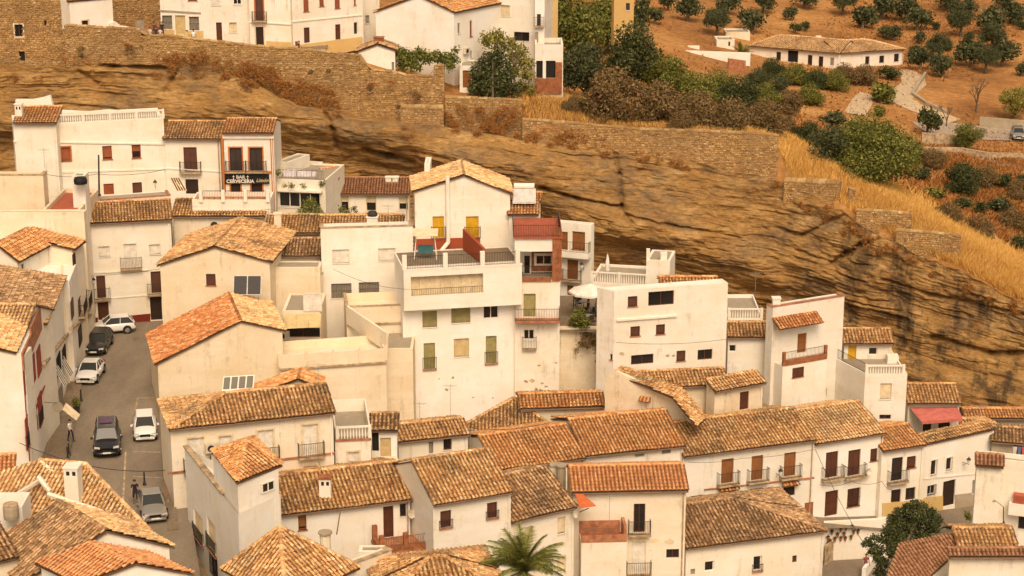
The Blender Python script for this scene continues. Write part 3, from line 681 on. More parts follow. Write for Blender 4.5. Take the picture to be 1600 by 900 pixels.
J = blocks(Wb+wj, xj, 1.5, 5.0, 83, .75)+blocks(Wb+wj*.8, xj, .62, 2.4, 84, .50)+blocks(Wb+wj*.6, xj, .27, 1.1, 85, .20)
mod = np.clip(0.5+1.1*fbm(Xc*0.07, Wb*0.12, 3, 41), 0.08, 1.2)
mod2 = np.clip(0.5+1.3*fbm(Xc*0.11, Wb*0.2, 3, 42), 0.0, 1.2)
H_ = (top_z[None]-Zc)
lean = H_*0.16
bulge = 2.6*fbm(Xc*0.045, Wb*0.11, 3, 51)+0.9*fbm(Xc*0.14, Wb*0.3, 3, 52)
rough = 0.40*fbm(Xc*0.6, Wb*0.9, 5, 53)+0.16*fbm(Xc*2.2, Wb*3, 3, 54)
out = lean+bulge*np.clip(H_/3, 0, 1)+(B1*mod*0.28+B2*mod2*0.25+B3*np.clip(mod+0.2, 0, 1)*0.45+J*np.clip(.45+1.0*fbm(Xc*.09, Zc*.13, 3, 86), .12, 1.1))*np.clip(H_/1.0, 0.2, 1)+rough
# overhang line over the cave houses: below it the rock goes back
OV = [(-260, 235), (430, 240), (520, 258), (600, 262), (700, 300), (850, 345), (930, 380), (1000, 405), (1100, 440), (1200, 480), (1300, 640), (1500, 622), (1600, 640), (2300, 700)]
ov3 = np.array([tuple(pt(p[0], p[1], 190)) for p in OV]); ovz = np.interp(cx, ov3[:, 0], ov3[:, 2])[None]
swell = 2.2*np.exp(-((Zc-ovz-2.2)/2.6)**2); under = np.clip((ovz-Zc)/2.0, 0, 1)*np.interp(cx, [-20, 0, 12, 24], [1, .75, .25, .1])[None]; swell = swell*np.interp(cx, [0, 20], [1, .45])[None]
out = out+swell-under*1.3
def groove(pts, depth, width):
    global out; depth *= .75
    p3 = [pty(x, y, 186) for x, y in pts]
    for a, b in zip(p3[:-1], p3[1:]):
        ax, az, bx, bz = a.x, a.z, b.x, b.z; dx, dz = bx-ax, bz-az; L2 = dx*dx+dz*dz
        t = np.clip(((Xc-ax)*dx+(Zc-az)*dz)/L2, 0, 1); d = np.hypot(Xc-ax-t*dx, Zc-az-t*dz)+0.12*fbm(Xc*1.5, Zc*1.5, 3, 61)
        out -= depth*np.exp(-(np.clip(d, 0, 9)/(width*.7))**2)
groove([(70, 128), (140, 132), (230, 136)], 1.5, .35); groove([(300, 135), (360, 142)], 1.2, .3); groove([(85, 140), (115, 160)], .8, .35)
groove([(245, 145), (232, 168)], 1.0, .25); groove([(258, 105), (264, 130)], .8, .3)
groove([(490, 185), (508, 225), (515, 260)], 1.3, .4); groove([(560, 260), (600, 270), (640, 280)], 1.6, .5)
groove([(845, 312), (905, 328), (975, 341)], 1.3, .25); groove([(966, 255), (974, 295), (976, 345), (990, 362)], 1.1, .28)
groove([(985, 352), (1060, 368), (1160, 385)], .8, .25); pass
groove([(1260, 378), (1320, 340)], .9, .3); groove([(1300, 415), (1325, 395), (1350, 378)], 1.6, .45); groove([(1215, 370), (1260, 378)], .7, .25); groove([(1250, 400), (1310, 412)], .6, .2)
groove([(1440, 500), (1520, 512), (1600, 500)], 1.4, .4); groove([(1370, 425), (1440, 440), (1600, 455)], .7, .25); groove([(1250, 555), (1300, 560)], .5, .4)
Yc = top_y[None]-out
fold = 10
FXX = np.repeat(cx[None], fold, 0); FY = np.stack([top_y+0.4+(fold-k)*0.5 for k in range(fold)]); FZ = np.stack([top_z-0.05*(fold-k)-0.25 for k in range(fold)])
CX = np.concatenate([FXX, Xc]); CY = np.concatenate([FY, Yc]); CZZ = np.concatenate([FZ, Zc])
idc = np.arange(CX.size).reshape(CX.shape)
m, nt, bs = nodes('cliff_rock', 0.95, 0.12)
rot = (0, math.radians(8), 0)
pv = pos(nt, (0.22, 0.3, 0.8), rot)
bed = noise(nt, pv, 1.0, 9, 0.68)
c1 = ramp(nt, bed, [(0.26, (0.25, 0.135, 0.055)), (0.38, (0.37, 0.205, 0.083)), (0.50, (0.46, 0.265, 0.108)), (0.60, (0.53, 0.325, 0.145)), (0.74, (0.60, 0.43, 0.24))])
fine = noise(nt, pos(nt, (1.0, 1.2, 3.2), rot), 1.5, 9, 0.8)
c2 = mix(nt, 0.85, c1, ramp(nt, fine, [(0.28, (0.2, 0.17, 0.14)), (0.7, (0.76, 0.73, 0.66))]), 'OVERLAY')
seam = noise(nt, pos(nt, (0.5, 0.6, 4.5), rot), 1.0, 7, 0.7)                       # thin open bedding seams
c2 = mix(nt, ramp(nt, seam, [(0.34, (.55, .55, .55)), (0.43, (0, 0, 0))]), c2, (0.14, 0.082, 0.042))
blot = noise(nt, pos(nt, (0.5, .6, 0.9), rot), 0.35, 8, 0.7)
c2 = mix(nt, ramp(nt, blot, [(0.5, (0, 0, 0)), (0.65, (.5, .5, .5))]), c2, (0.24, 0.135, 0.06))
lich = noise(nt, pos(nt, (0.14, 0.2, 0.30), rot), 1.0, 10, 0.8)
c3 = mix(nt, ramp(nt, lich, [(0.49, (0, 0, 0)), (0.64, (0.75, 0.75, 0.75))]), c2, (0.15, 0.115, 0.085))
strk = noise(nt, pos(nt, (0.32, 0.3, 0.04)), 1.0, 7, 0.7)
g = nt.nodes.new('ShaderNodeNewGeometry'); sx = nt.nodes.new('ShaderNodeSeparateXYZ'); nt.links.new(g.outputs['Position'], sx.inputs[0])
mr = nt.nodes.new('ShaderNodeMapRange'); mr.inputs[1].default_value = 22; mr.inputs[2].default_value = 36; nt.links.new(sx.outputs[0], mr.inputs[0])
mu = nt.nodes.new('ShaderNodeMath'); mu.operation = 'MULTIPLY'; nt.links.new(mr.outputs[0], mu.inputs[0])
nt.links.new(ramp(nt, strk, [(0.50, (0, 0, 0)), (0.60, (0.8, 0.8, 0.8))]), mu.inputs[1])
c4 = mix(nt, mu.outputs[0], c3, (0.055, 0.04, 0.028))
rst = noise(nt, pos(nt), 0.16, 6, 0.7)
c5 = mix(nt, ramp(nt, rst, [(0.58, (0, 0, 0)), (0.7, (0.6, 0.6, 0.6))]), c4, (0.42, 0.19, 0.065))
nt.links.new(c5, bs.inputs['Base Color'])
hgt = nt.nodes.new('ShaderNodeMath'); hgt.operation = 'ADD'; nt.links.new(fine, hgt.inputs[0]); nt.links.new(bed, hgt.inputs[1])
bump(nt, bs, hgt.outputs[0], 1.0, 0.35); MATS['cliff_rock'] = m
cliff = mesh_obj('cliff', np.stack([CX, CY, CZZ], -1).reshape(-1, 3), gridfaces(idc)[:, ::-1], 'cliff_rock', smooth=False); cliff['kind'] = 'structure'
def cliff_y(x, z):
    i = int(np.clip(np.searchsorted(cx, x), 1, NX-1)); colz = Zc[:, i]; j = int(np.argmin(np.abs(colz-z))); return float(Yc[j, i])
def cliff_at(px, py):
    y = 190.0
    for _ in range(12): p = pty(px, py, y); y = 0.5*y+0.5*cliff_y(p.x, p.z)
    return pty(px, py, y)
# ------------------------------------------------------------------ town ground (mostly hidden under the houses)
ST = 10.8
TP = [(-29, 127, ST), (-32, 155, ST), (-36, 165, ST), (-28, 115, ST), (-60, 130, ST), (-60, 165, 12), (-24, 124, ST), (-24, 150, ST), (-10, 118, 7), (0, 110, 2), (0, 150, 5), (27, 135, -5), (20, 130, -3), (24, 145, -3.5), (30, 150, -2.5), (42, 158, -3.2), (60, 165, -2.5), (10, 160, 8), (-20, 170, 12), (50, 175, -5), (28, 168, -2), (40, 190, -7), (0, 190, 6), (15, 178, 2), (80, 160, -7), (80, 190, -8), (30, 110, -3), (-30, 90, 8), (40, 80, -8), (-90, 100, 9), (90, 100, -9), (-90, 180, 16)]
TM = rbf_fit(TP)
gx, gy = np.meshgrid(np.linspace(-130, 130, 140), np.linspace(40, 200, 100)); gz = rbf_eval(TM, gx, gy)-0.35
lane = (gx < -22) & (gx > -48) & (gy > 108) & (gy < 172); gz = np.where(lane, np.minimum(gz, ST-.25), gz)
m, nt, bs = nodes('earth', 0.95, 0.1)
nt.links.new(ramp(nt, noise(nt, pos(nt), 0.8, 8, 0.7), [(0.3, (0.16, 0.11, 0.07)), (0.7, (0.33, 0.23, 0.14))]), bs.inputs['Base Color']); MATS['earth'] = m
g_ = mesh_obj('ground', np.stack([gx, gy, gz], -1).reshape(-1, 3), gridfaces(np.arange(gx.size).reshape(gx.shape)), 'earth', smooth=True); g_['kind'] = 'structure'
# the left street: a cobbled sheet with darker wheel tracks
m, nt, bs = nodes('cobbles', 0.8, 0.25)
vr = nt.nodes.new('ShaderNodeTexVoronoi'); vr.inputs['Scale'].default_value = 6; nt.links.new(pos(nt), vr.inputs['Vector'])
cb = ramp(nt, noise(nt, pos(nt, (1, .3, 1)), 0.45, 6, 0.6), [(0.3, (0.17, 0.13, 0.095)), (0.55, (0.235, 0.185, 0.135)), (0.75, (0.29, 0.23, 0.17))])
cb = mix(nt, 0.10, cb, vr.outputs['Color'], 'OVERLAY'); cb = mix(nt, 0.3, cb, noise(nt, pos(nt), 12, 4, .7), 'OVERLAY')
nt.links.new(cb, bs.inputs['Base Color']); bump(nt, bs, vr.outputs['Distance'], 0.6, 0.03); MATS['cobbles'] = m
def sheet(name, pxs, z, mat, kind='structure', label=None, flatz=True):
    pts = [ptz(x, y, z) if flatz else z(x, y) for x, y in pxs]; mb = MB(); mb.poly(pts); o = mb.build(name, mat); o['kind'] = kind; return o
P = lambda x, y, z=ST: ptz(x, y, z)
mb = MB(); mb.poly([P(60, 1000), P(330, 1000), P(300, 820), P(275, 700), P(262, 600), P(262, 480), P(40, 480), P(40, 700)][::-1]); s = mb.build('road', 'cobbles'); s['kind'] = 'structure'
def kerb(pxs, w=1.2, h=0.13, side=1, z=ST):
    mb = MB(); pp = [ptz(x, y, z) for x, y in pxs]
    for a, b in zip(pp[:-1], pp[1:]):
        d = (b-a).normalized(); sd = Vector((-d.y, d.x, 0))*side
        mb.box(a, b-a, sd*w, Vector((0, 0, h)))
        
    o = mb.build('pavement', 'paving'); o['kind'] = 'structure'; return o
kerb([(92, 800), (108, 720), (120, 650), (128, 600), (136, 555), (143, 512)], 2.2, .13, 1)
kerb([(262, 830), (252, 720), (247, 640), (246, 560)], .7, .12, -1)
# pale setts of the parking bays
mb = MB()
for (a, b) in (((214, 622), (243, 622)), ((214, 622), (210, 640)), ((207, 706), (250, 707)), ((207, 745), (255, 747)), ((195, 706), (190, 800))):
    A, B = P(*a), P(*b); d = (B-A).normalized(); sd = Vector((-d.y, d.x, 0)); mb.box(A+Vector((0, 0, .001)), B-A, sd*.12, Vector((0, 0, .005)))
o = mb.build('bay_markings', 'coping'); o['kind'] = 'structure'
# patch and manhole
mb = MB(); c = P(213, 529); mb.lathe(c+Vector((0, 0, .002)), [(.32, 0), (.32, .012)], 14); o = mb.build('manhole_cover', 'rustiron'); tag(o, 'round iron manhole cover near the small white hatchback at the top of the street', 'manhole')
# ------------------------------------------------------------------ rubble masonry
def stones(A, B, top, bot, out0=0.0, hh=0.2, ww=0.3, holes=()):
    """A,B ends of a wall (3-D, left to right); top(s), bot(s) heights; yields vertices and faces of separate stones"""
    W = Wall(A, B); V = []; Fc = []; 
    zlo = min(bot(0), bot(W.W), bot(W.W/2)); zhi = max(top(0), top(W.W), top(W.W/2)); z = zlo
    while z < zhi:
        h = hh*random.uniform(.7, 1.3); s = -random.random()*ww
        while s < W.W:
            w = ww*random.uniform(.5, 1.5); s0, s1 = max(0, s), min(W.W, s+w); sm = (s0+s1)/2; s += w
            if s1-s0 < .08: continue
            zt, zb_ = top(sm), bot(sm)
            if z+h*.5 > zt or z+h < zb_: continue
            z1 = min(z+h, zt+random.uniform(-.02, .10)); zz = z+random.uniform(-.03, .03)
            if any(a < sm < b and c < z+h/2 < d for a, b, c, d in holes): continue
            if z1-zz < .08: continue
            o = out0+random.uniform(.03, .13); g_ = .02; i = .035+random.random()*.03; k = len(V)
            r_ = lambda: random.uniform(-.025, .025)
            for (a, b, oo) in ((s0+g_, zz+g_, out0-.02), (s1-g_, zz+g_, out0-.02), (s1-g_, z1-g_, out0-.02), (s0+g_, z1-g_, out0-.02), (s0+i+r_(), zz+i+r_(), o), (s1-i+r_(), zz+i+r_(), o+r_()), (s1-i+r_(), z1-i+r_(), o), (s0+i+r_(), z1-i+r_(), o+r_())):
                V.append(tuple(W.p(a, b, oo)))
            Fc += [(k+4, k+5, k+6, k+7), (k, k+1, k+5, k+4), (k+1, k+2, k+6, k+5), (k+2, k+3, k+7, k+6), (k+3, k, k+4, k+7)]
        z += h
    return V, Fc
def stone_wall(label, tops, D, bots, th=0.7, D2=None, name='stone_wall', cat='wall', mortar='mortar', mat='rubble', cap=True, group=None, hh=.20, ww=.30, holes_px=(), wins=()):
    """tops, bots: pixel polylines (same x range) of the wall's face; D..D2 depth"""
    x0, x1 = tops[0][0], tops[-1][0]; D2 = D2 or D
    dd = lambda x: D+(D2-D)*(x-x0)/(x1-x0)
    A = pt(*tops[0], D); B = pt(*tops[-1], D2); W = Wall(A, B)
    TS = [W.at(*p) for p in tops]; BS = [W.at(*p) for p in bots]
    top = lambda s: float(np.interp(s, [t[0] for t in TS], [t[1] for t in TS])); bot = lambda s: float(np.interp(s, [t[0] for t in BS], [t[1] for t in BS]))
    zb = min(t[1] for t in BS)-1.2
    root = empty(name, W.p(W.W/2, zb, -th/2), label, cat, group)
    mb = MB(); ss = sorted({0.0, W.W, *[min(max(t[0], 0), W.W) for t in TS]})
    hl = [W.rect(*h) for h in holes_px]
    wh = split_wins(root, W, wins, 1e9)
    for a, b in zip(ss[:-1], ss[1:]):
        if b-a < 1e-3: continue
        tm = min(top(a), top(b))
        loc = [h for h in wh if h[0] < b and h[1] > a]
        if loc:
            wall_cells(mb, W, a, b, zb, tm-.001, [(max(h[0], a), min(h[1], b), h[2], h[3]) for h in loc])
            mb.poly([W.p(a, tm-.001), W.p(b, tm-.001), W.p(b, top(b)), W.p(a, top(a))])
            mb.prism([W.p(a, zb, -.35), W.p(b, zb, -.35), W.p(b, top(b), -.35), W.p(a, top(a), -.35)], -W.n*(th-.35)); mb.poly([W.p(a, top(a)), W.p(b, top(b)), W.p(b, top(b), -.36), W.p(a, top(a), -.36)])
        else:
            mb.prism([W.p(a, zb), W.p(b, zb), W.p(b, top(b)), W.p(a, top(a))], -W.n*th)
    mb.build('wall', mortar, root)
    V, Fc = stones(W.p(0, 0), W.p(W.W, 0), top, lambda s: bot(s)-1.0, 0, hh, ww, hl+wh)
    if V: tag(mesh_obj('stones', V, Fc, mat, root), kind='stuff')
    if cap:
        V = []; Fc = []; mb = MB(); s = 0
        while s < W.W:
            w = random.uniform(.4, .9); e = min(W.W, s+w)
            if e-s > .1: mb.box(W.p(s+.02, top(s)+.005, .08), (W.p(e-.02, top(e)+.005, .08)-W.p(s+.02, top(s)+.005, .08)), -W.n*(th+.14), Vector((0, 0, random.uniform(.07, .16))))
            s = e
        tag(mb.build('coping_stones', 'rubble' if cap is True else cap, root), kind='stuff')
    root['_'] = 0; del root['_']; W.root = root; return W
stone_wall('tall rubble rampart under the upper street, from the chapel to the white hut', [(100, 40), (180, 45), (218, 47), (221, 56), (262, 57), (330, 65), (400, 73), (500, 81), (562, 88)], 199, [(100, 104), (250, 102), (380, 124), (480, 168), (562, 184)], cap='rubble', name='stone_rampart')
stone_wall('stepped rubble rampart below the vine arbour, between the leaning bend and the square buttress', [(562, 88), (578, 110), (617, 113), (634, 119), (677, 120), (678, 103), (694, 103)], 198.8, [(562, 184), (640, 190), (694, 198)], name='stone_rampart')
stone_wall('square rubble buttress standing against the rampart below the vine arbour', [(626, 168), (693, 170)], 197.6, [(626, 190), (693, 206)], th=1.4, name='stone_buttress', cat='buttress')
stone_wall('short rubble rampart with pale coping below the dark green tree beside the brick porch', [(695, 153), (760, 155), (816, 158)], 199, [(695, 198), (816, 217)], name='stone_rampart')
stone_wall('long low rubble rampart with thin pale coping in front of the brown bushes', [(816, 187), (900, 194), (1000, 203), (1100, 206), (1200, 211), (1217, 213)], 198.6, [(816, 217), (1000, 242), (1217, 283)], D2=196.8, name='stone_rampart')
stone_wall('tall brown masonry tower wall at the far end of the rampart, with one barred window', [(-120, -60), (104, -60)], 201, [(-120, 106), (104, 106)], th=3, name='stone_tower', cat='tower', cap=False, wins=[(23, 38, 36, 57, 'hT'), (30, 80, 39, 95, 'Xn'), (69, 32, 73, 40, 'Xn')])
W_ = stone_wall('brown rubble church wall rising behind the white chapel and the iron gate', [(160, -60), (262, -60)], 211, [(160, 60), (262, 60)], th=4, name='church_wall', cat='wall', cap=False)
stone_wall('broken square stone hut ruin with thick rubble walls at the cliff edge', [(1225, 284), (1290, 287), (1312, 288)], 194.5, [(1225, 305), (1312, 334)], th=1.6, name='stone_ruin', cat='ruin', D2=193.0)
stone_wall('rubble stub wall standing up beside the stone hut ruin', [(1326, 295), (1337, 298)], 193.2, [(1326, 325), (1337, 335)], th=.6, name='stone_wall')
stone_wall('thin stone field wall in the dry grass just behind the cliff edge ruin', [(1338, 311), (1382, 320)], 194.2, [(1338, 318), (1382, 327)], th=.5, name='stone_wall')
stone_wall('middle terrace wall of rubble with pale coping stepping down the golden grass', [(1338, 329), (1380, 331), (1425, 336)], 191.7, [(1338, 350), (1425, 360)], D2=190.3, th=.6, name='stone_wall')
stone_wall('lowest terrace wall of rubble with pale coping in the golden grass above the striped rock', [(1400, 361), (1450, 364), (1502, 370)], 189.7, [(1400, 392), (1502, 405)], D2=188.2, th=.6, name='stone_wall')
# street floors: upper street and the café ledge
sheet('upper_street', [(225, 60), (455, 76), (505, 81), (520, 60), (450, 40), (225, 35)], 28.6, 'paving')
# ================================================================== upper street, left to right
def box_part(root, name, W, x0, y0, x1, y1, mat, out=0.03, dep=None, base=0.003):
    a0, a1, z0, z1 = W.rect(x0, y0, x1, y1); mb = MB(); mb.box(W.p(a0, z0, base), W.u*(a1-a0), W.n*out, Vector((0, 0, z1-z0))); return mb.build(name, mat, root)
def poly_part(root, name, W, pxs, mat, out=0.03):
    pts = [W.p(*W.at(*q), 0.003) for q in pxs]; mb = MB(); mb.prism(pts, W.n*out); return mb.build(name, mat, root)
def ac_unit(label, W, x, y, w=0.85):
    a, z = W.at(x, y); h = w*.7; r = empty('air_conditioner', W.p(a, z-h/2, 0), label, 'air conditioner')
    mb = MB(); mb.box(W.p(a-w/2, z-h/2, .06), W.u*w, W.n*.3, Vector((0, 0, h))); mb.build('casing', 'acbox', r)
    mb = MB(); c = W.p(a-w*.12, z, .365); k = 12
    mb.poly([c+W.u*math.cos(t*2*PI/k)*h*.38+Vector((0, 0, math.sin(t*2*PI/k)*h*.38)) for t in range(k)]); mb.build('fan_grille', 'iron', r)
    mb = MB(); [mb.box(W.p(a+s*w*.35, z-h/2-.05, 0), W.u*.04, W.n*.34, Vector((0, 0, .04))) for s in (-1, 1)]; mb.build('bracket', 'iron', r); return r
def lantern(label, W, x, y, arm=.7):
    a, z = W.at(x, y); r = empty('wall_lantern', W.p(a, z-.3, 0), label, 'lantern'); mb = MB()
    mb.tube(W.p(a, z-.35, 0), W.p(a, z-.25, arm), .02, seg=5); mb.tube(W.p(a, z-.6, 0), W.p(a, z-.27, arm*.7), .016, seg=5); mb.build('bracket', 'iron', r)
    c = W.p(a, z-.25, arm); mb = MB(); mb.lathe(c, [(.07, 0), (.15, .35), (.15, .36)], 6); mb.build('glass', 'canvas', r)
    mb = MB(); mb.lathe(c+Vector((0, 0, .36)), [(.2, 0), (.12, .12), (.03, .2), (.02, .28)], 6); mb.lathe(c-Vector((0, 0, .04)), [(.05, 0), (.08, .05)], 6); mb.build('cap', 'iron', r); return r
h = Fl('small white chapel front with a tiny arched doorway beside the brown tower', (108, 2), (175, -4), 200.5, 30.4, 7, wins=[(128, 32, 138, 43, 'dDC')], ph=.2, name='chapel', cat='chapel')
acc = []; tile_plane(acc, h.A3+Vector((-.2, -.3, 0)), h.u, Vector((0, .94, .34)), [(0, 0), (5.2, 0), (5.2, 4), (0, 4)]); rb = MB(); rb.box(h.A3+Vector((-.2, -.3, -.1)), h.u*5.2, Vector((0, 3.8, 1.36)), Vector((0, 0, .05))); ro = rb.build('roof', 'roofbase', h.root); tiles_obj(acc, 't_orange', ro)
poly_part(h.root, 'stair_parapet', h.f, [(170, 46), (170, 36), (178, 33), (186, 39), (216, 44), (218, 48)], 'white', .3)
# iron gate and ramp
W = Wall(pt(211, 45, 207), pt(227, 45, 207)); mb = MB(); a0, a1, z0, z1 = W.rect(212, 32, 226, 54); mb.box(W.p(a0, z0), W.u*(a1-a0), W.n*.08, Vector((0, 0, z1-z0)))
g = mb.build('gate', 'w_grey'); tag(g, 'grey sheet metal gate between the church wall and the white street house', 'gate')
h = Fl('long white street house with barred windows and a dark door above the rampart', (248, -30), (388, -30), 201.5, 28, 8, wins=[(254, 24, 269, 45, 'qGT'), (274, 24, 290, 55, 'tDT'), (296, 26, 311, 47, 'qGT'), (338, 35, 347, 67, 'bD'), (358, 35, 370, 50, 'mT'), (330, -8, 344, 8, 'w'), (364, -6, 377, 7, 'kT'), (294, -8, 308, 1, 'bT')], ph=.3)
box_part(h.root, 'plinth', h.f, 256, 46, 274, 62, 'ochre'); box_part(h.root, 'plinth', h.f, 291, 48, 318, 64, 'ochre')
poly_part(h.root, 'cornice', h.f, [(248, 15), (314, 19), (314, 21), (248, 17)], 'greywall', .12)
h = Fl('white street house with an ochre framed doorway under a dark balcony door', (388, -30), (455, -30), 200.6, 28, 8, wins=[(400, 42, 412, 72, 'dDC'), (399, -10, 411, 32, 'bBO')], ph=.3)
poly_part(h.root, 'plinth', h.f, [(416, 64), (455, 66), (455, 76), (416, 74)], 'ochre'); poly_part(h.root, 'cornice', h.f, [(388, 33), (455, 37), (455, 39), (388, 35)], 'trim', .1)
h = Fl('white street house with three brown upper shutters and a sloping ochre plinth', (455, -30), (566, -34), 200.2, 28, 8, DB=204, wins=[(474, -20, 482, 18, 'e'), (499, -10, 506, 10, 'e'), (523, -10, 531, 13, 'e'), (553, -8, 556, 8, 'e'), (475, 43, 484, 67, 'bD'), (524, 38, 532, 62, 'bD'), (553, 35, 558, 53, 'dn')], ph=.3)
poly_part(h.root, 'plinth', h.f, [(458, 71), (566, 57), (566, 76), (540, 82), (458, 77)], 'ochre', .05); poly_part(h.root, 'cornice', h.f, [(455, 33), (566, 22), (566, 24), (455, 35)], 'trim', .08)
h = Fl('recessed cream house wall with a small square window beside the big white gable', (564, -34), (592, -36), 207, 28, 6, wins=[(571, 24, 577, 36, 'q')], mat='offwhite', ph=.3)
h = G('big white gabled house above the vine with narrow windows in its right flank', (587, 17), (655, -8), (709, 17), 205, 16, 12, mat='white', tile='t_orange', rwins=[(715, 36, 719, 52, 'q'), (734, 32, 738, 57, 'e'), (735, 79, 738, 90, 'q')], DB=202, skew=0.25)
ac_unit('air conditioner on the right flank wall of the big white gabled house', h.r, 727, 79, .9)
h2 = Fl('low white lean-to shed with a dark doorway between the gabled house and the tree', (718, 103), (748, 103), 202, 16, 4, wins=[(723, 110, 736, 137, 'cD')], ph=.1, name='white_shed', cat='shed')
h = Fl('white house with paired small windows standing behind the yellow green tree', (742, -30), (836, -32), 209, 16, 8, DB=207, wins=[(749, 9, 757, 19, 'kn'), (782, 8, 797, 25, 'mT'), (803, 50, 827, 64, 'h')], ph=.3)
h = Fl('narrow white house wing with a balcony door behind the arched porch', (836, -20), (851, -20), 206, 16, 6, wins=[(839, 22, 845, 40, 'dB'), (836, 50, 841, 66, 'qn')], ph=.3, mat='white')
h = Fl('white porch block with a dark arched opening and red brick pillar and parapet', (836, 70), (880, 70), 204, 16, 5, wins=[(838, 95, 868, 122, 'Xn')], ph=.5)
box_part(h.root, 'brick_pillar', h.f, 868, 97, 878, 146, 'brick', .25); box_part(h.root, 'brick_parapet', h.f, 836, 122, 868, 146, 'brick', .2); box_part(h.root, 'white_column', h.f, 848, 94, 853, 122, 'trim', .16)
h = G('tiny white hut with a low tiled gable at the end of the rampart', (560, 79), (590, 68), (617, 77), 199.6, 24, 3.2, mat='white', tile='t_grey', name='white_hut', cat='hut', DB=199.6, wins=[(612, 97, 616, 112, 'q')])
chimney(h.root, 592, 59, 201, 1.0, .7, 'brick', cap='brick', holes=False)
# ================================================================== left terrace row under the cliff (cave street)
h = Fl('wide white house with orange shutters and a balustraded roof terrace under the cliff', (21, 197), (257, 216), 171, 10, 5.4, DB=175, level=False, wins=[(96, 230, 110, 251, 'eO'), (160, 228, 175, 249, 'e', .85), (206, 226, 220, 247, 'e', .5), (162, 287, 178, 304, 'eD'), (207, 285, 222, 302, 'bn')], ph=.3, th=.3)
L1 = h
balustrade(h.root, h.f, h.f.at(88, 205)[0], h.f.W, h.zt, .8, -.02)
mb = MB(); W = h.f                                    # rough limewashed rock wall behind the terrace
pts = [W.at(x, y) for x, y in ((84, 206), (84, 176), (100, 173), (140, 175), (170, 172), (200, 175), (232, 173), (243, 176), (246, 206))]
W2 = Wall(h.A3-h.n*5.5, h.B3-h.n*5.5); pts = [W2.at(x, y) for x, y in ((82, 212), (82, 176), (100, 173), (140, 175), (170, 172), (200, 175), (232, 173), (243, 177), (247, 212))]
mb.prism([W2.p(a, z) for a, z in pts], -W2.n*.5); mb.build('back_wall', 'white', h.root)
box_part(h.root, 'terrace_store', W2, 160, 180, 184, 199, 'white', .8); box_part(h.root, 'store_roof', W2, 159, 191, 184, 195, 'brick', 1.1); box_part(h.root, 'terrace_box', W2, 110, 195, 121, 206, 'brick', .5)
box_part(h.root, 'orange_chimney', W2, 166, 180, 174, 193, 'otrim', .5)
poly_part(h.root, 'cornice', h.f, [(21, 219), (257, 224), (257, 226), (21, 222)], 'trim', .10); poly_part(h.root, 'string_course', h.f, [(70, 268), (257, 263), (257, 265), (70, 271)], 'trim', .06)
h = E('small white roof room with orange tiles and a niche chimney on the terrace house', (20, 192), (88, 191), 170.6, 18, (60, 166), .32, wins=[], mat='white', tile='t_orange', DB=170.6, name='roof_room', cat='house', lean=True)
W = Wall(h.R0-Vector((0, 0, .3)), h.R1-Vector((0, 0, .3))); poly_part(h.root, 'back_wall', W, [(25, 175), (24, 156), (50, 156), (66, 153), (78, 149), (84, 172)], 'white', -.5)
chimney(h.root, 29, 163, 171.5, .6, 1.0, 'white', cap='trim')
h = E('narrow white house with a dark balcony door left of the framed bar doors', (254, 217), (345, 219), 174.5, 10, (262, 189), .3, DB=174.5, wins=[(287, 230, 308, 268, 'bB'), (290, 280, 310, 303, 'dD')], tile='t_old')
poly_part(h.root, 'string_course', h.f, [(257, 262), (345, 267), (345, 269), (257, 264)], 'trim', .06)
h = E('bar house with orange corner strips, two framed balcony doors and a black name board', (348, 208), (427, 208), 173, 10, (352, 185), .25, DB=173, wins=[(359, 231, 378, 267, 'dBO'), (390, 231, 410, 267, 'dBO'), (361, 287, 376, 311, 'dDO'), (393, 287, 410, 311, 'dDO')], tile='t_orange', cornice=True, side=.02)
BAR = h
for x0, x1 in ((347.5, 351), (424, 428)): box_part(h.root, 'corner_strip', h.f, x0, 210, x1, 330, 'otrim', .06)
box_part(h.root, 'string_course', h.f, 351, 267, 424, 270.5, 'otrim', .1); box_part(h.root, 'fascia', h.f, 348, 210, 428, 216, 'trim', .16)
sg = empty('bar_sign', h.f.p(h.f.W/2, h.zr-3, .12), 'black bar sign lettered in white above the ground floor doors', 'sign')
a0, a1, z0, z1 = h.f.rect(351.5, 271.5, 421, 286.5); mb = MB(); mb.box(h.f.p(a0, z0, .12), h.f.u*(a1-a0), h.f.n*.08, Vector((0, 0, z1-z0))); mb.build('board', flat('black', (.012, .012, .012), .6), sg)
def text(body, W, a, z, size, out, mat, parent, name='lettering', shear=0, align='LEFT', bold=0.0):
    cu = bpy.data.curves.new(name, 'FONT'); cu.body = body; cu.size = size; cu.align_x = align; cu.shear = shear; cu.extrude = .008; cu.offset = bold; cu.resolution_u = 3
    t = bpy.data.objects.new('tmp', cu); col.objects.link(t); dg = bpy.context.evaluated_depsgraph_get(); me = bpy.data.meshes.new_from_object(t.evaluated_get(dg)); bpy.data.objects.remove(t)
    o = bpy.data.objects.new(name, me); col.objects.link(o); me.materials.clear(); me.materials.append(MATS[mat])
    M = Matrix((W.u.to_4d(), Vector((0, 0, 1, 0)), W.n.to_4d(), Vector((0, 0, 0, 1)))).transposed(); M.col[3] = (*W.p(a, z, out), 1); M[3][3] = 1
    for c in range(3): M[3][c] = 0
    me.transform(M); me.transform(Matrix.Translation(-world_loc(parent))); o.parent = parent; return o
hz = z1-z0; text('\u2020 BAR \u2020', h.f, a0+(a1-a0)*.36, z0+hz*.56, hz*.50, .205, 'trim', sg, align='CENTER', bold=.012)
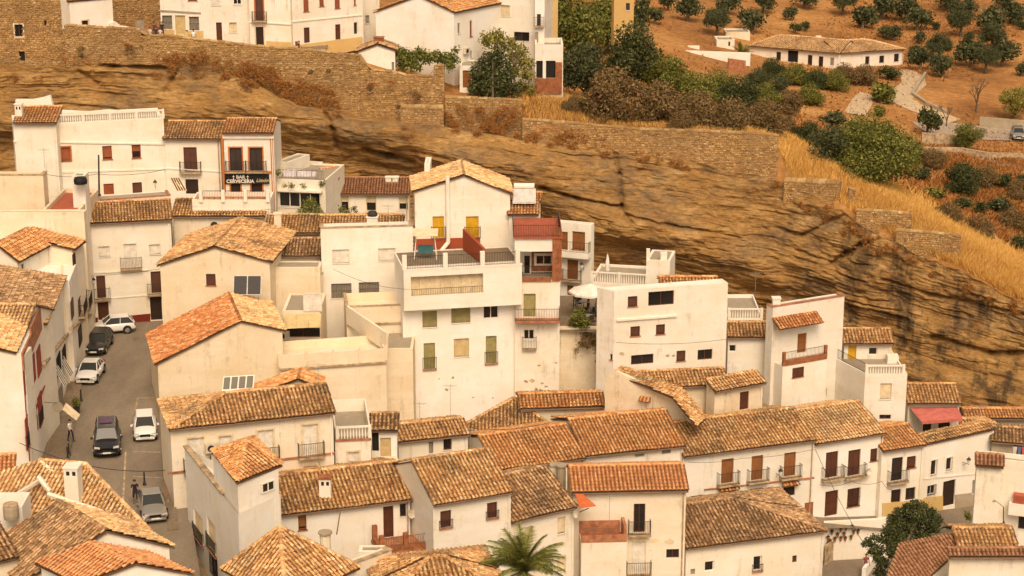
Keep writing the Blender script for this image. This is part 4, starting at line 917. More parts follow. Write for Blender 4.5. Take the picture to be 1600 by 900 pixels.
text('CERVECERIA', h.f, a0+.15, z0+hz*.10, hz*.50, .205, 'trim', sg, bold=.012); text('Lim\u00f3n', h.f, a0+(a1-a0)*.70, z0+hz*.20, hz*.50, .205, 'w_tan', sg, shear=.4, bold=.012)
# laundry terrace
h = Fl('white house with a planted laundry terrace above a glazed ground floor', (429, 279), (508, 282), 176, 10, 7, wins=[(436, 301, 500, 324, 'k')], ph=.15, th=.15, mat='offwhite')
LT = h; mb = MB(); railing(mb, h.f, .3, h.f.W-.2, h.zt, .85, -.1, .14); mb.build('railing', 'iron', h.root)
box_part(h.root, 'canopy', h.f, 434, 296, 504, 299, 'trim', .4)
for x in (452, 468, 484): box_part(h.root, 'window_post', h.f, x, 301, x+1.2, 324, 'trim', .04, base=-.12)
h = Fl('small white store room at the back of the laundry terrace', (430, 252), (449, 254), 178.5, 12, 4, ph=.1, mat='offwhite', name='store_room', cat='outbuilding')
h2 = Fl('pale terrace annex with a dark window under the cliff behind the hanging sheets', (466, 262), (492, 263), 181.5, 15, 3, ph=.1, mat='offwhite', name='store_room', cat='outbuilding', wins=[(477, 265, 491, 276, 'hn')])
h = E('low white cave house with three half open roller blinds under the rock', (519, 303), (640, 308), 181, 10, (523, 277), .42, DB=181, lean=True, wins=[(529, 306, 545, 330, 'm', .4), (572, 306, 588, 330, 'm', .45), (623, 308, 638, 328, 'm', .5)], tile='t_brown', mat='white')
for x in (607, 618): chimney(h.root, x, 277, 182.5, .55, 1.3, 'offwhite', cap='trim', holes=False)
h = E('tiny tiled lean-to between the laundry terrace and the cave house', (506, 281), (530, 281), 179.5, 12, (512, 262), .5, lean=True, DB=180, tile='t_orange', mat='white', name='lean_to', cat='outbuilding')
# left flank: plain cream blocks
h = Fl('tall blank cream block with a stained parapet at the left edge, below the orange shutters', (-60, 274), (67, 270), 163, 8, 1.5, DB=163, mat='cream', ph=.3, cop='coping')
h = Fl('cream house with a red floored roof terrace and a grime streaked parapet', (66, 328), (124, 328), 161, 8, 8, DB=161, mat='oldcream', ph=.35, floor='redfloor', cop=None, wins=[])
h = Fl('blank cream party wall block rising behind the white air conditioned gable', (-60, 332), (131, 330), 160.2, 8, 1, DB=160.2, mat='cream', ph=.1)
h = Fl('long white parapet wall with a coral coping in front of the cave street', (120, 316), (266, 301), 168.6, 8, 2, DB=171, mat='white', ph=.05, cop='terracotta', level=False, th=.15)
h = Fl('small square white chimney tower carrying a black water tank', (112, 275), (132, 275), 162.5, 12, 1.6, DB=162.5, mat='white', ph=.1)
tk = empty('water_tank', pt(126, 287, 162), 'small black water tank on top of the square white chimney tower', 'water tank'); mb = MB(); mb.lathe(pt(126, 287, 162.0), [(.55, 0), (.58, .3), (.5, .55), (.15, .6)], 10); mb.build('tank', 'black', tk)
h = E('white house closing the top of the street, with closed shutters and a maroon plinth', (131, 350), (269, 343), 164.5, 6, (137, 317), .34, wins=[(154, 385, 172, 401, 'w'), (194, 381, 214, 418, 'wB'), (233, 382, 251, 397, 'w'), (151, 431, 165, 466, 'bB'), (236, 424, 252, 458, 'bB'), (153, 472, 170, 500, 'bD'), (235, 464, 253, 500, 'dD')], tile='t_old')
L7 = h; poly_part(h.root, 'plinth', h.f, [(131, 497), (153, 496), (153, 521), (131, 523)], 'maroon', .04); poly_part(h.root, 'plinth', h.f, [(170, 496), (235, 490), (235, 508), (170, 516)], 'maroon', .04)
poly_part(h.root, 'string_course', h.f, [(131, 428), (233, 423), (233, 421), (131, 426)], 'trim', .07); poly_part(h.root, 'string_course', h.f, [(140, 470), (252, 460), (252, 458), (140, 468)], 'trim', .05)
lantern('black wall lantern at the street corner below the left window of the closing house', h.f, 146, 436)
h = E('pale house with a round vent and one brown window under a long tiled eave', (268, 338), (414, 338), 169.5, 8, (275, 311), .33, DB=169.5, wins=[(364, 349, 382, 364, 'b')], tile='t_old', mat='offwhite')
mb = MB(); a, z = h.f.at(335, 352); c = h.f.p(a, z, .02); mb.tube(c, c+h.n*.06, .34, seg=16); mb.build('round_vent', 'iron', h.root); L8 = h
# cafe terrace in front of the bar: parapet with coral floor, striped awning
h = Fl('white café terrace with coral floor and low piers in front of the bar', (300, 312), (422, 308), 169.8, 10, 3, DB=169.8, mat='white', ph=.4, floor='redfloor', th=.15); TC = h
mb = MB(); railing(mb, h.f, 1.0, h.f.W-.1, h.zt, .8, 0, .14); mb.build('railing', 'iron', h.root); mb = MB()
for k in range(4): mb = MB(); mb.cbox(h.f.p(.8+k*(h.f.W-1)/3, h.zt-.2, .02), .3, .3, 1.05, u=h.u); mb.build('pier', 'white', h.root)
aw = empty('striped_awning', pt(275, 297, 170), 'beige striped awning tilted beside the café doorway of the narrow house', 'awning')
mb = MB(); p = [pt(265, 279, 171.5), pt(281, 279, 171.5), pt(292, 298, 169.8), pt(275, 299, 169.8)]; mb.prism(p, (0, 0, .05)); mb.build('canvas', 'ctrim', aw); mb = MB()
for k in range(4): a = p[0].lerp(p[1], (k+.5)/4.5); b = p[3].lerp(p[2], (k+.5)/4.5); mb.box(a+Vector((0, 0, .052)), b-a, Vector((.13, 0, 0)), Vector((0, 0, .01)))
mb.build('stripe', 'w_brown', aw)
# ================================================================== middle block
h = G('old cream gabled house with a small brown window above the solar collector', (250, 412), (336, 384), (421, 407), 154, 6, 9.5, mat='cream', tile='t_old', wins=[(322, 428, 337, 446, 'b')], DB=154, skew=.1)
L9 = h
h = E('cream house with a straight tiled eave left of the white block and two round chimneys', (376, 400), (501, 399), 158.5, 6, (384, 372), .36, DB=158.5, mat='cream', tile='t_grey', wins=[]); L10 = h
for x in (478, 498): chimney(h.root, x, 428, 157.2, .62, 2.6, 'cream', round_=True)
h = E('long back roof of patched old tiles behind the white block, below the cave house', (413, 364), (625, 363), 164, 8, (420, 335), .30, DB=164, mat='oldcream', tile='t_old'); L10b = h
chimney(h.root, 434, 334, 163.5, .6, 1.2, 'cream', cap='cream', holes=False)
h = Fl('square white block with two white shutters above two barred windows', (501, 357), (645, 352), 157, 6, 1.6, wins=[(519, 390, 546, 411, 'w'), (591, 388, 618, 407, 'w'), (518, 443, 549, 465, 'qG'), (561, 441, 592, 461, 'qG')], DB=157.8, level=False, mat='white', ph=.3, cop='coping'); L14 = h
h2 = E('patch of old tile roof with a stub chimney rising behind the square white block', (497, 356), (630, 352), 161.5, 10, (505, 336), .3, DB=161.5, mat='offwhite', tile='t_old', name='back_roof_house')
chimney(h2.root, 582, 339, 160.5, .9, 1.2, 'white', cap='trim', holes=False); mb = MB(); mb.lathe(pt(582, 339, 160.5), [(.4, 0), (.44, .3), (.3, .5), (.05, .55)], 8); mb.build('cowl', 'iron', h2.root)
h = G('white house with two yellow doors over a red parapet terrace, under the rock', (648, 297), (725, 272), (797, 300), 156.5, 8, 5.2, DB=157.5, mat='white', tile='t_pale', wins=[(676, 338, 694, 372, 'yDn'), (728, 338, 748, 372, 'yDn')], skew=.05); M1 = h
mb = MB(); railing(mb, h.f, h.f.at(674, 360)[0], h.f.at(696, 360)[0], h.f.at(685, 372)[1], 1, .35, .12, .35); railing(mb, h.f, h.f.at(726, 360)[0], h.f.at(750, 360)[0], h.f.at(738, 372)[1], 1, .35, .12, .35); mb.build('balcony_railing', 'iron', h.root)
mb = MB(); a, zt = h.f.at(699, 275); zb_ = h.f.at(699, 378)[1]; mb.tube(h.f.p(a, zb_, .2), h.f.p(a, zt, .2), .17, seg=8); mb.tube(h.f.p(a, zb_, .2), h.f.p(a-.7, zb_-.6, .9), .17, seg=8); mb.build('flue_pipe', 'white', h.root)
h3 = Fl('white parapet stump rising behind the left slope of the yellow door house', (663, 257), (672, 257), 161, 12, 3, DB=161, ph=.1, name='parapet_block', cat='outbuilding')
h3 = E('white side wing stepping down with orange tile caps right of the yellow door house', (793, 335), (842, 338), 157.5, 8, (800, 316), .4, DB=157.5, mat='white', tile='t_orange', lean=True, name='side_wing')
h3 = E('upper side wing with orange tiles beneath the rooftop solar heater', (797, 314), (846, 322), 160, 8, (800, 300), .35, DB=160, mat='white', tile='t_orange', lean=True, name='side_wing')
# terrace of the yellow door house + big gallery building
h = Fl('tall white gallery building with greenish blinds, seen from below its glazed balcony', (628, 417), (812, 399), 151, 4, 4.6, DB=152.6, mat='white', level=False, ph=.06, floor='paving', wins=[(660, 486, 683, 511, 'g'), (705, 480, 735, 504, 'g'), (755, 476, 779, 498, 'kn'), (662, 536, 680, 577, 'gr'), (709, 529, 733, 557, 't'), (759, 525, 776, 568, 'gr')], th=.1); M2 = h
W = h.f; a0, a1, z0, z1 = W.rect(629, 404, 811, 412); zt = h.zt
zb_ = W.at(720, 476)[1]; gal = empty('gallery', W.p(W.W/2, zb_, 0), 'x'); bpy.data.objects.remove(gal)
mb = MB(); GW = Wall(W.p(0, 0, .9), W.p(W.W, 0, .9)); ga0, ga1, gz0, gz1 = GW.rect(642, 430, 755, 461)
for (s0, s1, q0, q1) in ((0, ga0, zb_, zt), (ga1, W.W, zb_, zt), (ga0, ga1, gz1, zt), (ga0, ga1, zb_, gz0)): mb.box(W.p(s0, q0, .004), W.u*(s1-s0), W.n*.9, Vector((0, 0, q1-q0)))
gal = mb.build('gallery', 'white', h.root)
mb = MB(); mb.poly([GW.p(ga0, gz0, -.5), GW.p(ga1, gz0, -.5), GW.p(ga1, gz1, -.5), GW.p(ga0, gz1, -.5)]); mb.build('gallery_pane', 'w_cream', gal)
mb = MB()
for k in range(8): s = ga0+(ga1-ga0)*k/7; mb.box(GW.p(s-.04, gz0, -.49), W.u*.08, W.n*.1, Vector((0, 0, gz1-gz0)))
mb.box(GW.p(ga0, gz1-.1, -.485), W.u*(ga1-ga0), W.n*.1, Vector((0, 0, .1))); mb.build('gallery_frame', 'ctrim', gal)
mb = MB(); railing(mb, GW, ga0, ga1, gz0+.02, .55, -.1, .14); mb.build('gallery_railing', 'iron', gal)
mb = MB(); mb.box(GW.p(-.03, zt-.12, .03), W.u*(W.W+.06), -W.n*.2, Vector((0, 0, .14))); mb.build('string_course', 'trim', h.root)
mb = MB(); railing(mb, GW, .2, GW.W-.1, zt, 1.0, -.1, .13); mb.build('terrace_railing', 'iron', h.root)
mb = MB()
for x in (632, 696, 754, 809): a = GW.at(x, 405)[0]; mb = MB(); mb.cbox(GW.p(a, zt, -.12), .35, .3, 1.15, u=W.u); mb.build('terrace_pier', 'white', h.root)
# red terrace walls
T1 = M1.f; box_part(M1.root, 'red_parapet', T1, 650, 372, 750, 388, 'redwall', .12)
p0, p1 = pt(723, 372, 156), pt(754, 405, 151.5); zt_ = 0
mb = MB(); q0 = M2.zt; mb.prism([Vector((p0.x, p0.y, q0)), Vector((p1.x, p1.y, q0)), Vector((p1.x, p1.y, p1.z+.9)), Vector((p0.x, p0.y, q0+1.7))], Vector((.2, .05, 0))); mb.build('red_divider', 'redwall', M2.root)
# playset slide
sw = empty('garden_swing', pt(665, 400, 153.5), 'beige canopy garden swing with a green seat standing on the terrace', 'garden swing')
b0 = Vector((pt(665, 400, 153.5).x, pt(665, 400, 153.5).y, M2.zt)); mb = MB()
for sx in (-.9, .9):
    for sy in (-.5, .5): mb.tube(b0+Vector((sx, sy, 0)), b0+Vector((sx*.8, 0, 1.9)), .03, seg=5)
mb.tube(b0+Vector((-.75, 0, 1.9)), b0+Vector((.75, 0, 1.9)), .03, seg=5); mb.build('frame', 'trim', sw)
mb = MB(); mb.box(b0+Vector((-1, -.6, 1.95)), (2, 0, 0), (0, 1.2, .3), (0, 0, .05)); mb.build('canopy', 'ctrim', sw)
mb = MB(); mb.box(b0+Vector((-.6, -.25, .5)), (1.2, 0, 0), (0, .5, 0), (0, 0, .08)); mb.box(b0+Vector((-.6, .25, .5)), (1.2, 0, 0), (0, .1, .5), (0, .05, 0)); mb.build('seat', flat('teal', (.03, .14, .15), .7), sw)
# tall tower right of the gallery: upper tiled terrace, porch, balconies
h = Fl('tall white house with a brick trimmed porch, three balconies and tiny paired windows', (804, 437), (875, 434), 152.8, 4, 11, DB=152.8, mat='white', ph=.1, wins=[(818, 459, 837, 495, 'gn'), (818, 515, 835, 531, 'kn')], rwins=[]); M3 = h; W = h.f
a0, a1, z0, z1 = W.rect(800, 494, 876, 500); mb = MB(); mb.box(W.p(.02, z0, .002), W.u*(W.W-.04), W.n*.9, Vector((0, 0, .16))); bo = mb.build('balcony', 'terracotta', h.root); mb = MB(); railing(mb, W, .05, W.W-.05, z0+.16, 1.0, .85, .13, .85); mb.build('railing', 'iron', bo)
mb = MB(); zz = W.at(826, 546)[1]; s = W.at(816, 540)[0]; e = W.at(838, 540)[0]; mb.box(W.p(s, zz, .002), W.u*(e-s), W.n*.3, Vector((0, 0, .1))); bo = mb.build('window_shelf', 'coping', h.root); mb = MB(); railing(mb, W, s, e, zz+.1, 1.0, .28, .12, .28); mb.build('railing', 'iron', bo)
pm = empty('x', (0, 0, 0)); bpy.data.objects.remove(pm)
zt = h.zt; W3 = W; pz = W.at(840, 393)[1]; tz = W.at(840, 372)[1]; tz2 = W.at(840, 361)[1]
mb = MB(); mb.box(W.p(0, zt, -.3), W.u*.45, W.n*.3, Vector((0, 0, pz-zt))); mb.box(W.p(0, pz, -6), W.u*(W.W), W.n*6.0, Vector((0, 0, tz-pz))); mb.box(W.p(.02, zt, -6), W.u*(W.W-.04), W.n*3.8, Vector((0, 0, pz-zt-.003))); mb.build('porch', 'white', h.root)
mb = MB(); mb.box(W.p(W.W-.62, zt-.1, .003), W.u*.62, W.n*.12, Vector((0, 0, tz2+.3-zt+.1))); mb.box(W.p(W.W+.003, zt-.1, -5.8), W.u*.12, W.n*5.8, Vector((0, 0, tz2-zt+.1))); mb.build('brick_pillar', 'brick', h.root)
mb = MB(); mb.box(W.p(.3, zt-.15, .004), W.u*(W.W-1), W.n*.1, Vector((0, 0, .35))); mb.build('brick_sill', 'brick', h.root)
mb = MB(); railing(mb, W, .4, W.W-.7, zt+.2, .9, -.1, .13); mb.build('porch_railing', 'iron', h.root)
BW = Wall(W.p(0, 0, -2.19), W.p(W.W, 0, -2.19)); mb = MB(); mb.poly([BW.p(1.4, zt+.1, .03), BW.p(3.6, zt+.1, .03), BW.p(3.6, pz-.3, .03), BW.p(1.4, pz-.3, .03)]); mb.build('brick_panel', 'brick', h.root)
for sp_ in ((837, 398, 862, 413, 'kT'), (818, 398, 829, 428, 'kn')): opening(h.root, BW, sp_, False)
mb = MB(); mb.box(W.p(-.1, tz, .2), W.u*(W.W+.3), W.n*-6.2, Vector((0, 0, .14))); mb.build('terracotta_floor', 'redfloor', h.root); mb = MB(); railing(mb, W, -.1, W.W, tz+.14, .95, .15, .13, 5); mb.build('upper_railing', 'iron', h.root)
# facade behind with brown balcony doors
h = Fl('narrow white cave front with brown balcony doors beside the brick porch, under the rock', (866, 346), (924, 362), 170, 6, .8, DB=169, level=False, mat='white', ph=.1, wins=[(873, 362, 887, 390, 'c'), (894, 362, 914, 390, 'c'), (886, 406, 903, 437, 'cB'), (886, 446, 896, 462, 'cD')]); M4 = h
mb = MB(); z = h.f.at(895, 391)[1]; mb.box(h.f.p(0, z-.5, .004), h.f.u*h.f.W, h.f.n*.8, Vector((0, 0, .5))); bo = mb.build('balcony', 'white', h.root); mb = MB(); railing(mb, h.f, .1, h.f.W-.05, z, .95, .75, .13, .7); mb.build('railing', 'iron', bo)
lantern('black wall lantern between the brown balcony door and the balustraded terrace', h.f, 913, 412)
h = Fl('white terrace building with a pierced balustrade under the rock, above the café', (921, 440), (1012, 444), 164.5, 6, 6, DB=163.5, mat='white', level=False, ph=.2, wins=[(900, 447, 915, 455, 'cn'), (922, 447, 942, 452, 'cn')]); M5 = h
balustrade(h.root, h.f, .2, h.f.W-.1, h.zt-.25, 1.15, .01)
h = Fl('white stair tower with a slanting top at the end of the balustraded terrace', (1010, 406), (1047, 402), 163, 6, 3.5, DB=162.5, mat='white', ph=.05, level=False)
mb = MB(); c = h.f.p(.1, h.zt, -.3); mb.cbox(c, .3, .3, .9); mb.cbox(h.f.p(1.4, h.zt, -.5), .55, .5, .6); mb.build('chimney', 'white', h.root)
# café ledge
sheet('cafe_terrace_floor', [(872, 517), (952, 520), (952, 462), (872, 462)], 14.2, 'paving'); zc = 14.2
rw = Wall(ptz(874, 512, zc), ptz(950, 512, zc)); mb = MB(); mb.box(rw.p(-.2, 0, 0), rw.u*(rw.W+1.0), rw.n*.5, Vector((0, 0, zc+.15))); o = mb.build('retaining_wall', 'oldcream'); tag(o, 'stained cream retaining wall with a dried creeper below the café terrace', 'wall')
# ================================================================== right middle group
h = Fl('big white block with scattered brown windows, its left flank facing the café', (960, 455), (1137, 459), 149, 2, 1.3, DB=151.5, mat='white', level=False, ph=.03, skewl=-1.0, floor='white', wins=[(981, 463, 996, 479, 'b'), (1013, 455, 1053, 477, 'hn'), (985, 510, 1000, 525, 'b'), (1025, 507, 1039, 522, 'b'), (986, 554, 1021, 569, 'hn'), (1057, 548, 1071, 564, 'b'), (1090, 546, 1113, 562, 'hn')], lwins=[(953, 553, 957, 562, 'b')]); M8 = h
box_part(h.root, 'string_course', h.f, 963, 495, 1057, 498, 'trim', .15)
h2 = E('low orange roof strip along the top of the big white block, against the cliff', (1032, 455), (1125, 455), 156.5, 6, (1040, 432), .3, DB=156.5, mat='white', tile='t_orange', name='back_roof_house')
h = Fl('small white terrace with a turned balustrade right of the big block', (1137, 497), (1192, 498), 157, 2, 7, DB=157, mat='white', ph=.3, th=.1); balustrade(h.root, h.f, .1, h.f.W-.1, h.zt-.2, 1.0, .01)
h = E('low white house with an old roof and one tiny green paned window', (1136, 527), (1210, 531), 154.5, 2, (1140, 503), .32, DB=154.5, mat='white', tile='t_old', wins=[(1139, 539, 1150, 550, 'kn')])
h = Fl('tall white house with a brick edged balcony, plain brown door and a corner chimney', (1208, 480), (1318, 493), 152, -2, .9, DB=155.5, level=False, mat='white', ph=.3, cop='terracotta', wins=[(1238, 574, 1255, 589, 'b'), (1281, 608, 1292, 621, 'kn'), (1246, 521, 1260, 551, 'cDn')]); M10 = h; W = h.f
chimney(h.root, 1213, 466, 152.6, .6, .9, 'white', cap='trim', holes=False)
a0, a1, z0, z1 = W.rect(1210, 549, 1278, 560); FW = Wall(W.p(a0, 0, 1.2), W.p(a1, 0, 1.2)); mb = MB(); mb.box(W.p(a0, z0-5.5, .004), W.u*(a1-a0), W.n*1.2, Vector((0, 0, z0-z0+5.5))); mb.build('bay', 'white', h.root)
opening(h.root, FW, (1238, 574, 1255, 589, 'b'), False)
mb = MB(); mb.box(W.p(a0, z0+.004, 1.25), W.u*(a1-a0), -W.n*.2, Vector((0, 0, .45))); mb.box(W.p(a0, z0+.46, 1.25), W.u*.25, -W.n*.2, Vector((0, 0, .7))); mb.box(W.p(a1-.25, z0+.46, 1.25), W.u*.25, -W.n*.2, Vector((0, 0, .7))); mb.build('brick_parapet', 'brick', h.root)
mb = MB(); railing(mb, W, a0+.3, a1-.3, z0+.46, .65, 1.15, .13); mb.build('railing', 'iron', h.root)
acc = []; s0, z = W.at(1206, 509); s1 = W.at(1273, 511)[0]; V = (-W.n*.85+Vector((0, 0, .5))).normalized(); tile_plane(acc, W.p(s0, z, 1.1), W.u, V, [(0, 0), (s1-s0, 0), (s1-s0, 1.25), (0, 1.25)]); mb = MB(); mb.box(W.p(s0, z-.08, 1.08), W.u*(s1-s0), V*1.25, Vector((0, 0, .06))); ro = mb.build('canopy', 'roofbase', h.root); tiles_obj(acc, 't_red', ro)
h = Fl('white house with a curved balustraded terrace and a cream shutter, left of the red awning', (1352, 584), (1418, 581), 152.6, -4, 7.5, DB=152.6, mat='white', ph=.3, level=True, skewl=-3.2, wins=[(1375, 599, 1393, 623, 'm'), (1374, 648, 1392, 655, 'hn')], th=.12); M11 = h
balustrade(h.root, h.f, .1, h.f.W-.3, h.zt-.25, .95, .01); mb = MB(); railing(mb, h.l, .3, h.l.W-.2, h.zt, .8, -.1, .15); mb.build('railing', 'iron', h.root)
h2 = E('small white upper storey with a yellow door and tiled roof behind the curved terrace', (1318, 537), (1397, 538), 156.5, 2, (1322, 513), .34, DB=156.5, mat='white', tile='t_old', wins=[(1325, 539, 1338, 562, 'yDn'), (1357, 543, 1371, 555, 'kn')])
mb = MB(); c = h2.f.p(h2.f.at(1391, 560)[0], h2.f.at(1391, 566)[1], .8); mb.cbox(c, .9, .8, .9); mb.build('barbecue', 'white', M11.root)
h = E('white house with a sloping red fabric awning over its terrace doors', (1418, 631), (1503, 631), 157, -4, (1424, 599), .36, DB=157, mat='white', tile='t_old', wins=[(1442, 658, 1455, 676, 'hn'), (1466, 658, 1484, 674, 'hn')]); M12 = h
aw = empty('red_awning', h.f.p(h.f.W/2, h.ze-.6, .1), 'sloping red fabric awning over the terrace doors below the striped cliff', 'awning'); W = h.f
mb = MB(); q = [W.p(*W.at(1421, 637), .1), W.p(*W.at(1495, 636), .1)]; f0, f1 = pt(1440, 659, 155.2), pt(1504, 654, 155.2); mb.prism([q[0], q[1], f1, f0], (0, 0, .04)); mb.build('canvas', 'tarp', aw)
mb = MB(); mb.prism([f0, f1, f1-Vector((0, 0, .22)), f0-Vector((0, 0, .22))], (0, -.02, 0)); mb.build('valance', 'tarp', aw); mb = MB(); mb.tube(q[0], f0, .025, seg=5); mb.tube(q[1], f1, .025, seg=5); mb.build('arm', 'metal', aw)
h = E('low orange roof strip tucked under the striped cliff at the far right', (1508, 654), (1610, 657), 163, -4, (1512, 638), .3, DB=163, mat='greywall', tile='t_orange')
h = E('old tiled roof of a low white house beyond the narrow window house', (1440, 693), (1580, 690), 158, -4, (1462, 655), .33, DB=158.5, mat='white', tile='t_old', hipR=2.5)
h = E('grey plastered annex with clothes hanging under its tiled eave at the right edge', (1548, 690), (1650, 694), 152, -4, (1560, 666), .3, DB=151, mat='greywall', tile='t_grey', jit=.4, wins=[(1583, 694, 1600, 714, 'Xn')])
# courtyard ruin
h = E('sagging tile roof on posts around the ruined courtyard, left arm', (1000, 607), (1140, 604), 147.6, 4, (1004, 580), .30, DB=148.6, mat='oldcream', tile='t_old', lean=True, name='ruined_shed', cat='shed'); RU = h
rr = new_house('ruined_outbuilding', 'cream outbuilding wall with broken plaster and a small tiled niche by the courtyard', pt(1000, 700, 143), 'outbuilding')
RW_ = Wall(pt(945, 640, 146.6), pt(1066, 640, 143.9)); mb = MB(); mb.prism([RW_.p(*RW_.at(*q)) for q in ((945, 586), (962, 580), (1050, 620), (1064, 628), (1092, 668), (1092, 760), (945, 760))], -RW_.n*.35); mb.build('wall', 'oldcream', rr)
opening(rr, RW_, (1057, 690, 1064, 714, 'q'), False)
acc = []; a_, z_n = RW_.at(1001, 622); tile_plane(acc, RW_.p(a_, z_n-.1, .35), RW_.u, Vector((-RW_.n.x*.8, -RW_.n.y*.8, .6)).normalized(), [(0, 0), (.8, 0), (.8, .5), (0, .5)]); mb = MB(); mb.box(RW_.p(a_, z_n-.2, .004), RW_.u*.8, RW_.n*.2, Vector((0, 0, .1))); nb = mb.build('niche_hood', 'brick', rr); tiles_obj(acc, 't_red', nb)
proof('narrow sagging tile strip along the top of the cream outbuilding wall', [(958, 582, 145.9), (972, 572, 147.3), (1066, 608, 144.6), (1052, 621, 143.1)], 9, walls=False, name='tiled_strip', cat='roof')
proof('short tile strip running down over the front of the ruined courtyard', [(1050, 620, 143.0), (1066, 608, 144.6), (1104, 652, 142.4), (1088, 666, 140.8)], 9, mat='oldcream', name='tiled_strip', cat='roof', walls=False)
h3 = E('tiled courtyard shed with a brown plank door at the right of the ruin', (1118, 612), (1198, 590), 146.5, 2, (1128, 588), .4, DB=148.5, mat='oldcream', tile='t_old', lean=True, name='ruined_shed', cat='shed', wins=[(1156, 612, 1170, 640, 'bD')])
sheet('courtyard_floor', [(1040, 660), (1210, 660), (1210, 600), (1040, 600)], 8.4, 'earth')
# ================================================================== big cream gable and its terraces
h = G('huge cream gabled house with orange and pale tile slopes beside the street', (246, 566), (376, 500), (441, 514), 144, 4, 7.5, DB=146, mat='cream', tile='t_red', tileB='t_pale', skew=.02); L11 = h
sp = empty('solar_collector', pt(386, 460, 152), 'tilted dark blue solar collector on the old roof below the small brown window', 'solar panel')
q0 = pt(364, 461, 152.0); q1 = pt(408, 461, 152.0); up_ = Vector((0, .75, 1.4)); mb = MB(); mb.prism([q0, q1, q1+up_, q0+up_], (0, .08, -.04)); mb.build('frame', 'metal', sp)
mb = MB(); d = (q1-q0)
for k in (0, 1): a = q0+d*(.03+.49*k)+Vector((0, -.02, .02)); mb.prism([a+up_*.04, a+d*.45+up_*.04, a+d*.45+up_*.96, a+up_*.96], (0, -.02, .01))
mb.build('panel', 'panelblue', sp); mb = MB(); mb.tube(q0+d*.5, q0+d*.5+Vector((0, .8, -.2)), .03); mb.tube(q0+d*.1, q0+d*.1-Vector((0, 0, 1.2)), .03); mb.tube(q1-d*.1, q1-d*.1-Vector((0, 0, 1.2)), .03); mb.build('leg', 'metal', sp)
h = Fl('tall cream wall block under the zigzag terrace walls, right of the big gable', (436, 556), (603, 543), 145.8, 4, 3.6, DB=147.5, level=False, mat='cream', ph=.6, cop=None, floor='cream', th=.15); L12 = h
mb = MB(); s = h.f; mb.box(s.p(0, h.zt-1.15, .003), s.u*s.W, s.n*.16, Vector((0, 0, .14))); mb.build('string_course', 'coping', h.root)
for k in range(5): mb = MB(); mb.cbox(s.p(s.W*k/4, h.zt-.9, .03), .16, .12, 1.15, u=s.u); mb.build('pilaster', 'cream', h.root)
h = Fl('cream block filling the corner between the zigzag terrace and the gallery building', (598, 545), (645, 545), 149.5, 4, 5, DB=149.5, level=False, mat='cream', ph=.1)
h = Fl('upper cream terrace with rust spotted parapet posts in front of the barred windows', (541, 480), (641, 472), 152.6, 4, 4, DB=153.2, level=False, mat='cream', ph=.7, floor='cream', th=.15, cop='coping')
s = h.f; mb = MB(); mb.box(s.p(0, h.zt-1.5, .003), s.u*s.W, s.n*.14, Vector((0, 0, .12))); mb.build('string_course', 'coping', h.root)
p0, p1 = pt(541, 478, 152.6), pt(603, 520, 147.8); mb = MB(); mb.prism([p0, p1, p1-Vector((0, 0, 1.5)), p0-Vector((0, 0, 1.5))], (.15, .15, 0)); o = mb.build('sloping_wall', 'cream'); tag(o, 'sloping cream stair wall running down between the two cream terraces', 'wall')
h = Fl('small cream roof room with a tan striped shade over a strip window', (441, 486), (500, 486), 150.5, 6, 5, DB=150.5, mat='cream', ph=.1, wins=[(446, 512, 500, 527, 'hn'), (474, 458, 503, 486, 'wn')])
aw = empty('roof_awning', pt(470, 500, 149.6), 'tan fabric shade panel above the strip window of the small roof room', 'awning'); mb = MB(); q = [pt(443, 493, 149.9), pt(501, 490, 149.9), pt(501, 511, 149.2), pt(443, 514, 149.2)]
mb.prism(q, (0, .05, 0)); mb.build('canvas', 'w_tan', aw)
for k in range(4): mb = MB(); mb.box(q[3].lerp(q[2], k/3)-Vector((0, .03, 0)), Vector((.05, 0, 0)), q[0]-q[3], (0, .03, 0)); mb.build('rib', 'coping', aw)
ac_unit('air conditioner on the cream terrace beside the tan striped shade', h.f, 443, 523, 1.0)
h = Fl('blank cream wall between the round chimneys and the white block', (404, 418), (500, 418), 156.3, 6, 2, DB=156.3, mat='cream', ph=.05)
# ================================================================== front left house on the street
h = E('cream street house with pale framed balcony doors and a wide hipped tile roof', (264, 671), (524, 643), 125.5, 4, (372, 612), .36, mat='offwhite', tile='t_old', hipL=4.2, DB=128.6, wins=[(294, 684, 320, 735, 'wBC'), (343, 681, 362, 711, 'wC'), (403, 672, 427, 718, 'wBC'), (473, 663, 497, 711, 'wBC'), (330, 722, 350, 732, 'qn'), (475, 728, 495, 742, 'wC')], backrun=3.0); B1 = h
ac_unit('air conditioner between the two left balcony doors of the cream street house', h.f, 331, 698, .9)
for q in ([(262, 738), (524, 706), (524, 709), (262, 741)],): poly_part(h.root, 'string_course', h.f, q, 'terracotta', .08)
sk = empty('skylight', pt(372, 606, 131), 'white framed skylight row on the roof behind the cream street house', 'skylight'); q0 = pt(347, 611, 133); q1 = pt(396, 608, 133); upv = Vector((0, .9, .75)); mb = MB(); mb.prism([q0, q1, q1+upv, q0+upv], (0, 0, -.1)); mb.build('frame', 'trim', sk)
mb = MB(); d = q1-q0
for k in range(4): a = q0+d*(.03+.245*k)+Vector((0, -.02, .03)); mb.prism([a+upv*.1, a+d*.2+upv*.1, a+d*.2+upv*.9, a+upv*.9], (0, 0, .02))
mb.build('pane', 'paleglass', sk)
h2 = G('small tiled gable end poking up behind the hipped roof beside the skylight', (398, 616), (466, 591), (499, 604), 137, 8, 2.2, DB=137, mat='cream', tile='t_orange', name='back_roof_house')
